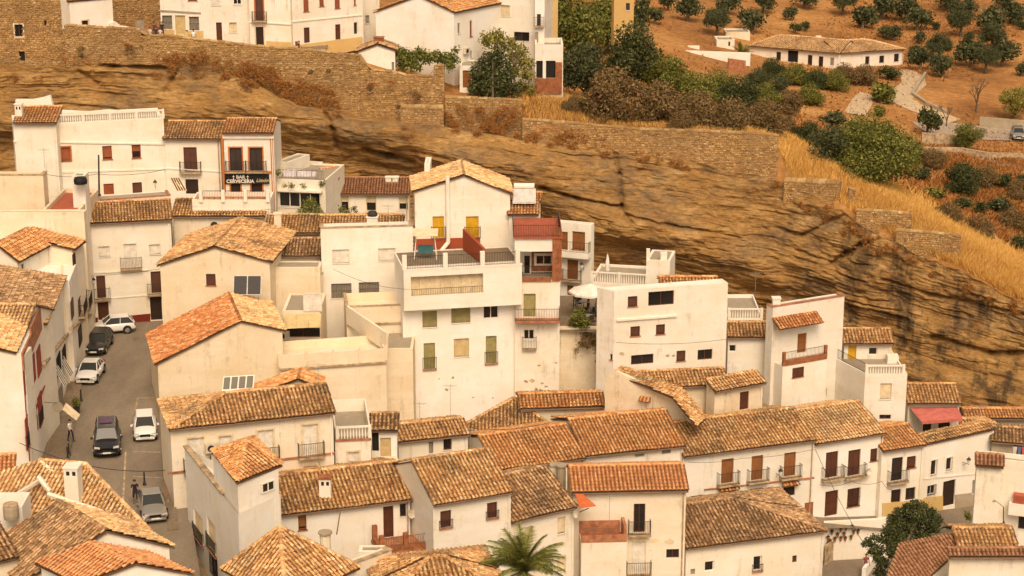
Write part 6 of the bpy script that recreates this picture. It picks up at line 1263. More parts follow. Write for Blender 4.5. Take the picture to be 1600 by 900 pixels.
def hill_wall(label, pxs, hh, th=.4, mat='greywall', cat='wall', name='field_wall'):
    mb = MB(); pts = [hill_at(x, y) for x, y in pxs]; r = empty(name, pts[0], label, cat)
    for a, b in zip(pts[:-1], pts[1:]):
        n = max(1, int((b-a).length/4))
        for k in range(n):
            p, q = a.lerp(b, k/n), a.lerp(b, (k+1)/n); p.z = float(hill_z(p.x, p.y)); q.z = float(hill_z(q.x, q.y)); d = (q-p).normalized(); s = Vector((-d.y, d.x, 0)).normalized()*th
            mb.prism([p-Vector((0, 0, 1.2)), q-Vector((0, 0, 1.2)), q+Vector((0, 0, hh)), p+Vector((0, 0, hh))], s)
    mb.build('wall', mat, r); return r
hill_wall('low grey kerb wall along the bend of the dirt track right of the farmhouse', [(1444, 118), (1434, 132), (1424, 150), (1445, 165), (1480, 180)], .5)
hill_wall('ochre garden wall below the palm in the farmhouse yard', [(1138, 108), (1165, 112)], 1.6, mat='terracotta')
hill_wall('tan retaining wall of the parking area left of the autumn tree', [(1440, 228), (1500, 232)], 1.7, mat='coping'); hill_wall('long grey wall behind the parked silver car on the hill', [(1530, 200), (1610, 206)], 1.4)
hill_wall('pale road parapet with gate piers below the parked silver car', [(1440, 242), (1500, 243), (1545, 250), (1620, 252)], .9, mat='coping')
# ================================================================== leaves and trees
def leaf_mat(name, cols_, rough=.75):
    m, nt, b = nodes(name, rough, .2); g = nt.nodes.new('ShaderNodeNewGeometry'); c = ramp(nt, g.outputs['Random Per Island'], cols_)
    nt.links.new(c, b.inputs['Base Color'])
    try: b.inputs['Transmission Weight'].default_value = 0; b.inputs['Subsurface Weight'].default_value = 0
    except Exception: pass
    MATS[name] = m
leaf_mat('l_olive', [(0, (.03, .038, .014)), (.5, (.065, .075, .03)), (1, (.12, .12, .055))])
leaf_mat('l_dark', [(0, (.022, .03, .012)), (.6, (.06, .072, .024)), (1, (.12, .125, .04))])
leaf_mat('l_green', [(0, (.05, .058, .014)), (.5, (.125, .135, .03)), (.85, (.20, .195, .045)), (1, (.29, .25, .06))])
leaf_mat('l_yellow', [(0, (.12, .12, .025)), (.6, (.24, .21, .05)), (1, (.36, .28, .08))])
leaf_mat('l_brown', [(0, (.12, .066, .03)), (.5, (.20, .112, .05)), (.85, (.16, .13, .045)), (1, (.30, .18, .08))])
leaf_mat('l_rust', [(0, (.24, .085, .025)), (.6, (.36, .15, .045)), (1, (.46, .22, .07))])
leaf_mat('l_gold', [(0, (.52, .25, .065)), (.5, (.70, .39, .11)), (1, (.80, .53, .20))])
flat('bark', (.14, .10, .07), .95, var=.2)
def leaves(blobs, n, size, seed=0, aspect=.55, out=.55):
    """blobs: (x,y,z,r) ; many small leaf quads spread through the outer part of each blob"""
    g = np.random.default_rng(seed); B = np.array(blobs); vol = B[:, 3]**2; pick = g.choice(len(B), n, p=vol/vol.sum())
    d = g.normal(size=(n, 3)); d /= np.linalg.norm(d, axis=1)[:, None]; rr = B[pick, 3]*(out+(1.08-out)*g.random(n)**.7)
    c = B[pick, :3]+d*rr[:, None]*np.array([1, 1, .82]); c += g.normal(size=(n, 3))*size*.5
    t = g.normal(size=(n, 3))*.9+d*.3; t /= np.linalg.norm(t, axis=1)[:, None]; nn = d+g.normal(size=(n, 3))*.55; b = np.cross(nn, t); b /= np.linalg.norm(b, axis=1)[:, None]+1e-9
    s = size*(.6+.8*g.random(n))[:, None]; V = np.stack([c-t*s*.5, c+b*s*aspect*.5, c+t*s*.5, c-b*s*aspect*.5], 1).reshape(-1, 3); F = np.arange(4*n).reshape(n, 4); return V, F
def blobs_for(w, h, seed, k=9, flatness=1.0, lift=.30):
    r = random.Random(seed); out = []
    for i in range(k):
        a = r.uniform(0, 2*PI); q = r.uniform(.1, 1)**.6; rad = w*.5
        out.append((math.cos(a)*q*rad*.66, math.sin(a)*q*rad*.66, h*(lift+.12)+r.uniform(0, 1)*h*(.58-lift*.3)*(1.1-q*.5), w*(r.uniform(.16, .27) if k < 16 else r.uniform(.10, .18))))
    out.append((0, 0, h*.60, w*.25)); return out
def make_tree(name, loc, w, h, mat, seed, n, leaf, label=None, cat='tree', group=None, k=9, trunk=True, lift=.3, out=.55):
    root = empty(name, (0, 0, 0), label, cat, group); bl = blobs_for(w, h, seed, k, lift=lift); V, F = leaves(bl, n, leaf, seed, out=out); mesh_obj('crown', V, F, mat, root)
    mb = MB(); r = random.Random(seed)
    tr = max(.05, w*.035); th = h*lift*1.15
    if trunk:
        mb.tube((0, 0, -.6), (r.uniform(-.1, .1)*w*.3, 0, th), tr*1.3, tr, 7)
        for b_ in bl[:6]: mb.tube((0, 0, th*.85), (b_[0]*.9, b_[1]*.9, b_[2]), tr*.55, tr*.15, 5)
        mb.build('trunk', 'bark', root, smooth=True)
    root.location = loc; return root
SPECIES = {'olive': ('olive_tree', 'l_olive'), 'dark': ('evergreen_tree', 'l_dark'), 'green': ('green_tree', 'l_green'), 'yellow': ('yellowing_tree', 'l_yellow'), 'brown': ('dry_bush', 'l_brown')}
proto = {}
def put_tree(px, py, wpx, kind, label, group=None, hr=.9, seed=0, cat='tree', loc=None, name=None, dens=1.0, lift=.3):
    """px,py is the foot of the tree in the photograph, wpx its width there"""
    loc = loc or hill_at(px, py); D = (loc-CAM).dot(Vector((0, CP, -SP))); w = wpx*D/FPX; key = (kind, seed % 4); nm = name or SPECIES[kind][0]
    big = wpx > 48
    if big or key not in proto:
        n = int(min(9000, max(500, 3.2*wpx*wpx*dens))) if big else 1000
        r = make_tree(nm, loc, 1.0 if not big else w, hr if not big else w*hr, SPECIES[kind][1], seed*7+3, n, (.12 if not big else max(.12, w*.038)), k=9 if not big else 24, lift=lift)
        if not big: proto[key] = r; r.scale = (w, w, w*1.0); r['_h'] = hr; del r['_h']
    else:
        r = copy_tree(proto[key]); r.name = nm; r.location = loc; r.scale = (w, w, w*hr/.9)
    r.rotation_euler = (0, 0, seed*1.3); tag(r, label, cat, group); return r
ord_ = ['first', 'second', 'third', 'fourth', 'fifth', 'sixth', 'seventh', 'eighth', 'ninth', 'tenth', 'eleventh', 'twelfth']
rows = {  # olive rows on the far slope: row name -> (x, y of centre, width)
 'along the top edge of the photo': [(1044, 6, 26), (1137, 8, 34), (1192, 8, 30), (1257, 0, 34), (1317, 8, 40), (1420, -2, 30), (1480, 2, 34), (1568, 0, 36)],
 'in the second row from the top': [(1075, 20, 36), (1129, 20, 20), (1236, 24, 20), (1350, 34, 22), (1376, 16, 38), (1413, 20, 36), (1496, 18, 26), (1515, 14, 24), (1578, 24, 32)],
 'level with the farmhouse roof': [(1120, 38, 46), (1175, 38, 36), (1023, 28, 24), (1242, 46, 16), (1258, 43, 14), (1348, 32, 34), (1433, 34, 34), (1500, 40, 42), (1547, 38, 38), (1584, 30, 26)],
 'in mid grove right of the farmhouse': [(1380, 52, 18), (1397, 56, 22), (1437, 61, 18), (1461, 42, 14), (1514, 62, 18), (1549, 62, 44), (1516, 88, 38), (1467, 78, 42), (1428, 80, 14)],
 'in the lowest row by the dirt track': [(1540, 97, 42), (1565, 88, 38), (1472, 108, 34), (1438, 96, 34), (1424, 92, 18), (1597, 112, 20), (1596, 42, 14)]}
k = 0
for rn, lst in rows.items():
    lst = sorted(lst)
    for i, (x, y, w) in enumerate(lst):
        sz = 'small' if w < 20 else ('broad' if w > 36 else ('mid-sized' if w > 26 else 'compact'))
        put_tree(x, y+w*.42, w*1.22, 'olive' if w > 17 else 'dark', f'{sz} olive tree, {ord_[i]} from left {rn}', 'olive trees on the dry hillside', seed=k); k += 1
for (x, y, w, kd, lb, hr) in [
 (880, 118, 150, 'green', 'large bright green tree beside the arched porch block', 1.15), (948, 84, 120, 'green', 'tall bright green tree right of the arched porch, at the top edge', .9),
 (915, 158, 110, 'olive', 'grey green tree just behind the brick porch', 1.0), (988, 138, 120, 'dark', 'big dark evergreen behind the brown thicket', 1.1), (1004, 60, 34, 'olive', 'slender grey green tree at the upper edge above the dark evergreen', 1.9),
 (958, 188, 118, 'brown', 'broad bare brown bush above the low rampart, leftmost', .85), (1030, 194, 100, 'brown', 'bare brown bush in the middle of the thicket above the rampart', .8), (1085, 168, 84, 'green', 'green bush between two bare brown bushes', .8),
 (1090, 200, 96, 'brown', 'low bare brown bush near the golden grass strip', .7), (1155, 182, 86, 'dark', 'dark green bush at the right end of the thicket', .9), (1120, 158, 70, 'green', 'small green bush behind the thicket, nearer the farmhouse', .9),
 (1142, 208, 90, 'brown', 'bare brown bush just behind the right part of the rampart', .7), (1195, 212, 90, 'brown', 'bare brown bush behind the rampart end', .75), (1185, 140, 56, 'olive', 'grey green bush below the farmhouse garden wall', .7), (1232, 180, 60, 'brown', 'leafless bush left of the great green tree', .8),
 (1205, 122, 52, 'dark', 'dark garden shrub, leftmost of the farmhouse hedge', .7), (1240, 132, 56, 'green', 'yellow green garden shrub in front of the farmhouse doors', .65), (1275, 137, 54, 'dark', 'dark garden shrub in front of the farmhouse corner', .6), (1306, 142, 50, 'green', 'bright garden shrub below the farmhouse corner', .8),
 (1318, 125, 50, 'brown', 'reddish brown clipped shrub below the farmhouse windows', .55), (1350, 132, 60, 'brown', 'reddish brown clipped shrub nearest the dirt track', .55), (1388, 125, 40, 'dark', 'dark hedge at the right end of the farmhouse', .5),
 (1373, 160, 48, 'green', 'rounded light green tree where the dirt tracks fork', .65), (1373, 183, 24, 'green', 'small green sapling below the track fork', .85), (1448, 212, 40, 'dark', 'dark cypress-like tree above the tan retaining wall', 1.15),
 (1511, 237, 56, 'green', 'autumn tinted tree with a slim trunk beside the parked silver car', 1.0), (1583, 190, 56, 'yellow', 'yellow green tree at the right edge of the hill', 1.25),
 (1262, 230, 56, 'dark', 'dark shrub left of the great green tree', .9), (1500, 305, 72, 'dark', 'dense dark bush in the dry gully below the road', .9), (1568, 296, 26, 'dark', 'small dark bush right in the dry gully', 1), (1532, 336, 24, 'dark', 'narrow dark bush low in the dry gully', 1.2), (1598, 290, 20, 'dark', 'tiny dark bush at the right edge of the gully', 1), (1065, 205, 60, 'brown', 'low twiggy brown bush at the golden grass edge, mid rampart', .6), (1215, 150, 50, 'olive', 'grey green bush between the farmhouse hedge and the thicket', .8), (1265, 165, 56, 'green', 'yellow green bush just below the farmhouse hedge', .7), (1225, 215, 60, 'brown', 'bare brown bush at the far right end of the rampart', .7), (900, 178, 50, 'brown', 'small rusty bush below the brick porch', .7), (1040, 152, 90, 'green', 'dark green bush in the upper middle of the thicket', .9), (1195, 172, 60, 'green', 'light green bush above the end of the brown thicket', .9)]:
    k += 1; put_tree(x, y, w, kd, lb, None, hr, seed=k, cat='tree' if 'tree' in lb else 'bush', lift=.12 if 'tree' in lb and 'great' not in lb else .02)
for (x, y, w, lb, kd) in [(1355, 288, 165, 'great spreading green tree at the top of the golden grass', 'green')]:
    loc = hill_at(x, y-4); D = 222; s = D/FPX; r = make_tree('green_tree', loc, w*s, w*s*.66, 'l_green', 77, 30000, .27, lb, 'tree', k=46, lift=.04)
loc = hill_at(1290, 262); make_tree('olive_tree', loc, 5.2, 4.4, 'l_olive', 78, 2600, .26, 'grey green tree standing against the left of the great green tree', 'tree', k=12)
for x, y, hgt, lb in ((1293, 44, 1.6, 'leafless small tree on the hill above the farmhouse'), (1524, 178, 5.0, 'large leafless tree on the dry slope right of the dirt track'), (1478, 200, 3.6, 'thin leafless tree beside the dark cypress-like tree')):
    loc = hill_at(x, y); r = empty('bare_tree', loc, lb, 'tree'); mb = MB(); q = random.Random(int(x))
    def br(p, d, L, r0, n):
        e = p+d*L; mb.tube(p, e, r0, r0*.65, 5)
        if n:
            for _ in range(3):
                nd = (d+Vector((q.uniform(-.7, .7), q.uniform(-.7, .7), q.uniform(-.1, .4)))).normalized(); br(e, nd, L*q.uniform(.6, .8), r0*.6, n-1)
    br(loc-Vector((0, 0, .3)), Vector((.05, 0, 1)), hgt*.36, hgt*.035, 4); mb.build('trunk', 'bark', r)
for j, (x, y, w, kd, lb) in enumerate([(1455, 262, 44, 'brown', 'rusty bush at the head of the dry gully'), (1540, 292, 50, 'brown', 'rusty bush in the middle of the dry gully, right of the dense bush'), (1590, 310, 44, 'brown', 'rusty bush at the right edge of the gully under the road'), (1455, 312, 34, 'green', 'green shoots left of the dense gully bush'), (1480, 350, 50, 'brown', 'broad brown bush low in the gully behind the golden grass'), (1530, 372, 54, 'brown', 'broad brown bush lowest in the gully'), (1582, 360, 50, 'brown', 'brown bush in the gully above the right edge rock'), (1560, 335, 34, 'olive', 'grey green bush between brown gully bushes'), (1505, 330, 30, 'dark', 'small dark bush among brown gully bushes'), (1594, 392, 30, 'olive', 'pale agave like bush at the right edge of the golden grass'), (1425, 250, 46, 'green', 'green bush touching the right of the great green tree'), (1335, 205, 30, 'green', 'little green bush above the great green tree'), (1300, 200, 34, 'olive', 'grey bush at the upper left of the great green tree'), (1440, 285, 30, 'olive', 'low grey bush under the road wall')]):
    k += 1; put_tree(x, y, w*1.25, kd, lb, None, .6, seed=k, cat='bush', lift=.02, name='dry_bush' if kd == 'brown' else 'gully_bush')
# garden palm and agave of the farmhouse yard, the big palm at the bottom
def palm(name, label, top, r, n, stem, mat='l_green', droop=.9, seg=7, lw=.016):
    root = empty(name, (top.x, top.y, top.z-stem), label, 'palm'); q = random.Random(5); mb = MB()
    for k in range(n):
        a = 2*PI*k/n*1.618*4+q.uniform(-.2, .2); el = q.uniform(.15, 1.4); d = Vector((math.cos(a)*math.cos(el), math.sin(a)*math.cos(el), math.sin(el))); p = top.copy(); L = r*q.uniform(.85, 1.1); st = L/seg; pts = [p.copy()]
        for s in range(seg): p = p+d*st; d = (d+Vector((0, 0, -droop/seg))).normalized(); pts.append(p.copy())
        side = d.cross(Vector((0, 0, 1))).normalized()
        for s in range(seg):
            a0, a1 = pts[s], pts[s+1]; dd = (a1-a0).normalized(); sd = dd.cross(Vector((0, 0, 1))); sd = sd.normalized() if sd.length > .1 else side
            mb.tube(a0, a1, .03*r/2.4, seg=3, cap=False)
            for m_ in range(9):
                c = a0.lerp(a1, (m_+.5)/9); f = math.sin(PI*min(1, (s+.6)/seg*.95+.05))*.55+.25; ln = r*.30*f
                for sg in (-1, 1):
                    tip = c+(sd*sg*.8+dd*.7+Vector((0, 0, -.25-.1*q.random()))).normalized()*ln; wv = dd*lw*r; mb.poly([c-wv*.5, c+wv*.5, tip])
    mb.build('frond', mat, root); mb = MB(); mb.tube(top-Vector((0, 0, stem)), top, .28*r/2.4, .2*r/2.4, 8); mb.build('trunk', 'bark', root); return root
palm('palm_tree', 'green palm tree fanning up at the bottom edge in front of the cream houses', pt(818, 893, 111), 2.9, 52, 6.0, droop=1.35)
palm('garden_palm', 'small garden palm in the white walled farmhouse yard', hill_at(1158, 96)+Vector((0, 0, 1.2)), 2.2, 20, 1.4)
# vine arbour, garden tree, bushes in the town
def bush(name, label, blobs, n, leaf, mat, seed=1, cat='bush', trunk=None, out=.5):
    c = Vector((sum(b[0] for b in blobs)/len(blobs), sum(b[1] for b in blobs)/len(blobs), min(b[2]-b[3] for b in blobs))); r = empty(name, c, label, cat); V, F = leaves(blobs, n, leaf, seed, out=out); mesh_obj('crown', V, F, mat, r)
    if trunk: mb = MB(); [mb.tube(a, b, .14, .07, 6) for a, b in trunk]; mb.build('trunk', 'bark', r)
    return r
def px_blobs(lst, D): 
    out = []
    for x, y, rp in lst: p = pt(x, y, D+random.uniform(-.6, .6)); out.append((p.x, p.y, p.z, rp*D/FPX))
    return out
bush('grape_vine', 'dark green grape vine spread over an arbour below the big white gable', px_blobs([(626, 84, 11), (640, 90, 12), (655, 86, 11), (668, 90, 10), (682, 88, 10), (696, 92, 11), (706, 92, 10), (712, 78, 5), (632, 100, 11), (648, 103, 10), (703, 102, 8)], 201), 3600, .30, 'l_green', cat='vine')
p = pt(770, 158, 200.5); bush('evergreen_tree', 'dark green rounded tree in front of the white house at the rampart end', px_blobs([(766, 98, 20), (752, 112, 18), (785, 112, 20), (760, 130, 22), (782, 132, 20), (745, 138, 14), (798, 140, 14), (770, 148, 18), (775, 90, 14)], 201.5), 5200, .32, 'l_dark', cat='tree', trunk=[(p, p+Vector((0, 1, 4)))])
p = pt(805, 140, 204); bush('yellowing_tree', 'loose yellow green tree rising behind the dark rounded tree', px_blobs([(762, 62, 14), (778, 58, 14), (795, 68, 14), (812, 80, 14), (820, 98, 14), (800, 90, 13), (825, 118, 12), (815, 135, 11), (780, 76, 12), (808, 112, 12), (830, 140, 9)], 204.5), 2900, .32, 'l_yellow', cat='tree', trunk=[(p, pt(800, 80, 204)), (pt(800, 110, 204), pt(775, 65, 204)), (pt(802, 100, 204), pt(822, 95, 204))], out=.3)
bush('potted_bush', 'leafy green bush in front of the glazed ground floor below the laundry', px_blobs([(478, 322, 9), (490, 326, 10), (472, 332, 8), (500, 334, 7), (486, 314, 7)], 174.5), 1100, .2, 'l_green')
bush('potted_bush', 'small green plant by the left roller blind of the cave house', px_blobs([(535, 328, 6), (543, 332, 5)], 179), 260, .18, 'l_green'); bush('potted_bush', 'slim potted plant between the left and middle roller blinds', px_blobs([(553, 326, 4), (556, 333, 3)], 179), 160, .16, 'l_dark')
p = ptz(905, 512, 14.2); bush('clipped_bush', 'clipped conical green bush beside the café tables', px_blobs([(904, 504, 13), (904, 496, 12), (905, 488, 8), (896, 504, 8), (913, 503, 9)], 154.4), 2200, .17, 'l_green')
bush('terrace_plants', 'row of trailing plants hanging along the laundry terrace railing', px_blobs([(446, 289, 4), (455, 290, 4), (465, 288, 4), (475, 290, 4), (486, 288, 5), (496, 286, 6), (503, 287, 5), (435, 270, 4)], 175.6), 900, .16, 'l_green', cat='plants')
bush('broadleaf_tree', 'tall dark leafy tree between the lane and the brown sheet roof', px_blobs([(1430, 788, 8), (1442, 792, 8), (1418, 796, 8), (1455, 800, 8), (1404, 800, 8), (1465, 812, 8), (1395, 812, 9), (1387, 828, 9), (1357, 845, 5), (1366, 840, 5), (1350, 850, 4), (1372, 872, 8), (1364, 862, 7), (1432, 804, 12), (1408, 812, 13), (1450, 812, 12), (1396, 826, 13), (1425, 820, 16), (1458, 822, 12), (1385, 842, 12), (1410, 840, 15), (1440, 838, 14), (1372, 860, 9), (1394, 862, 12), (1380, 880, 10), (1362, 852, 6), (1420, 795, 9), (1375, 896, 10), (1400, 850, 14)], 128), 13000, .17, 'l_dark', cat='tree', trunk=[(pt(1405, 930, 128), pt(1412, 850, 128)), (pt(1410, 860, 128), pt(1435, 810, 128))])
bush('lane_bush', 'little green bush beside the white wall end at the lane', px_blobs([(1511, 804, 4), (1514, 809, 4)], 137), 260, .14, 'l_green'); bush('creeper', 'dried brown creeper hanging down the stained retaining wall', px_blobs([(905, 530, 9), (915, 522, 8), (925, 528, 8), (932, 545, 7), (936, 565, 6), (938, 590, 6), (936, 615, 7), (900, 545, 6), (938, 632, 8), (918, 540, 6), (940, 570, 7), (941, 605, 7), (942, 640, 8), (938, 555, 7), (935, 625, 9), (928, 536, 8), (910, 536, 8)], 154.7), 3200, .15, 'l_brown', cat='creeper', out=.1)
# ================================================================== dry grass and weeds
def blades(name, pts, hgt, w, mat, seed=0, lean=.35):
    g = np.random.default_rng(seed); n = len(pts); P_ = np.array(pts); a = g.random(n)*2*PI; hh = hgt*(.5+g.random(n)); dx = np.stack([np.cos(a), np.sin(a), a*0], 1)*w*.5
    tip = P_+np.stack([g.normal(size=n)*lean*hh, g.normal(size=n)*lean*hh, hh], 1); V = np.stack([P_-dx, P_+dx, tip], 1).reshape(-1, 3); V[:, 2] -= .03; F = np.arange(3*n).reshape(n, 3)
    o = mesh_obj(name, V, F, mat); return o
g = np.random.default_rng(11); n = 300000; x = g.uniform(ptz(1217, 250, 16).x-1, 62, n); fr = g.random(n); y = edge_y(x)+.2+fr**1.2*26
dn = fbm(x*.12, y*.12, 3, 71)+.55-fr*.95; keep = g.random(n) < np.clip(dn*1.6, 0.03, 1); x, y = x[keep], y[keep]; z = hill_z(x, y); bb = np.clip((y-edge_y(x))/5, 0, 1); z = z*bb+(edge_z(x)-.15)*(1-bb)
o = blades('dry_grass', np.stack([x, y, z], 1), .75, .09, 'l_gold', 3); tag(o, 'tall golden dry grass covering the slope above the rock', 'grass', kind='stuff')
n = 110000; x = g.uniform(pt(818, 190, 200).x, pt(1212, 210, 200).x, n); fr = g.random(n); y = edge_y(x)+.9+fr*15; keep = g.random(n) < np.clip(fbm(x*.15, y*.15, 3, 72)+.8-fr*.6, 0.05, 1); x, y = x[keep], y[keep]; z = hill_z(x, y); bb = np.clip((y-edge_y(x))/5, 0, 1); z = z*bb+(edge_z(x)-.15)*(1-bb)
hf = len(x)//2; o2 = blades('dry_grass', np.stack([x, y, z], 1)[:hf], .6, .1, 'l_rust', 14); tag(o2, 'rust coloured grass stalks mixed in behind the long low rampart', 'grass', kind='stuff')
o = blades('dry_grass', np.stack([x, y, z], 1)[hf:], .7, .09, 'l_gold', 4); tag(o, 'strip of orange dry grass behind the long low rampart', 'grass', kind='stuff')
n = 60000; c_ = hill_at(1520, 330); x = g.normal(c_.x+1, 11, n); y = g.uniform(205, 246, n); keep = (g.random(n) < np.clip(fbm(x*.2, y*.2, 3, 76)+.75, 0.02, 1)) & (x > 36); x, y = x[keep], y[keep]; o = blades('dry_scrub', np.stack([x, y, hill_z(x, y)], 1), .45, .22, 'l_rust', 6, .6); tag(o, 'reddish brown scrub filling the dry gully below the road', 'scrub', kind='stuff')
n = 90000; x = g.uniform(-5, 120, n); y = g.uniform(205, 420, n); keep = g.random(n) < np.clip(fbm(x*.06, y*.04, 4, 73)*1.5+.35, 0.02, 1); x, y = x[keep], y[keep]; o = blades('dry_scrub', np.stack([x, y, hill_z(x, y)], 1), .32, .3, 'l_rust', 5, .8); tag(o, 'low rusty scrub and stubble over the far hillside', 'scrub', kind='stuff')
# weeds on the rampart and the ledges below it
def weeds(name, label, spots, mat, leaf, per, seed):
    V = []; F = []; off = 0; q = random.Random(seed)
    for i, (x, y, r) in enumerate(spots):
        p = cliff_at(x, y) if y > np.interp(x, [c[0] for c in CT], [c[1] for c in CT]) else pt(x, y, 198.7); R_ = r*198/FPX; bl = [(p.x+q.uniform(-1, 1)*R_, p.y-R_*.2, p.z+q.uniform(-.7, .6)*R_, R_*q.uniform(.2, .5)) for _ in range(7)]; v, f = leaves(bl, per, leaf, seed+i, .3, .1); V.append(v); F.append(f+off); off += len(v)
    tag(mesh_obj(name, np.concatenate(V), np.concatenate(F), mat), label, 'weeds', kind='stuff')
q = random.Random(9); sp1 = [(268, 88, 12), (285, 95, 10), (310, 92, 13), (330, 96, 11), (350, 100, 12), (375, 108, 12), (385, 130, 10), (400, 120, 9), (458, 150, 14), (475, 160, 14), (492, 165, 12), (505, 155, 10), (438, 130, 10), (638, 205, 13), (636, 213, 10), (110, 92, 9), (135, 100, 8), (60, 122, 8), (690, 175, 8), (730, 175, 10), (765, 180, 12), (780, 172, 10), (610, 130, 6), (648, 148, 6), (720, 165, 7), (840, 208, 12), (870, 212, 14), (905, 216, 14), (940, 214, 12), (990, 226, 10), (1040, 232, 12), (1080, 236, 12), (1120, 246, 14), (1150, 256, 12), (1180, 262, 10), (1000, 215, 8), (1285, 300, 8), (1360, 382, 9), (1370, 392, 8), (1455, 385, 10), (1480, 392, 9), (200, 70, 5), (660, 178, 10), (835, 222, 9), (1210, 290, 10), (1240, 298, 8), (1545, 470, 8), (1340, 320, 8), (1430, 350, 7), (580, 132, 5), (24, 120, 8)]
for _ in range(90):
    xx = q.uniform(245, 530); yt = float(np.interp(xx, [245, 330, 430, 530], [85, 84, 110, 150])); sp1.append((xx, yt+q.uniform(0, 34), q.uniform(5, 11)))
for _ in range(60): xx = q.uniform(820, 1215); sp1.append((xx, float(np.interp(xx, [820, 1000, 1215], [214, 236, 272]))+q.uniform(-16, 16), q.uniform(4, 9)))
for _ in range(30): xx = q.uniform(700, 812); sp1.append((xx, q.uniform(170, 212), q.uniform(4, 9)))
for _ in range(24): xx = q.uniform(1230, 1600); sp1.append((xx, float(np.interp(xx, [1230, 1310, 1400, 1600], [300, 335, 392, 480]))+q.uniform(-3, 16), q.uniform(3, 8)))
weeds('dry_weeds', 'tufts of rusty dry weeds growing on the rampart and the rock ledges', sp1+[(q.uniform(250, 1200), 0, 0) for _ in range(0)], 'l_rust', .17, 300, 20)
weeds('green_weeds', 'dark tufts of caper and ivy growing from the rampart stones', [(206, 74, 8), (126, 76, 5), (125, 88, 4), (485, 112, 3), (515, 110, 3), (578, 137, 4), (450, 132, 4), (415, 132, 9), (342, 112, 6), (648, 145, 8), (655, 152, 7), (270, 105, 8), (300, 104, 8), (385, 138, 8), (620, 165, 4), (1100, 240, 4), (150, 103, 8)], 'l_brown', .17, 260, 50)
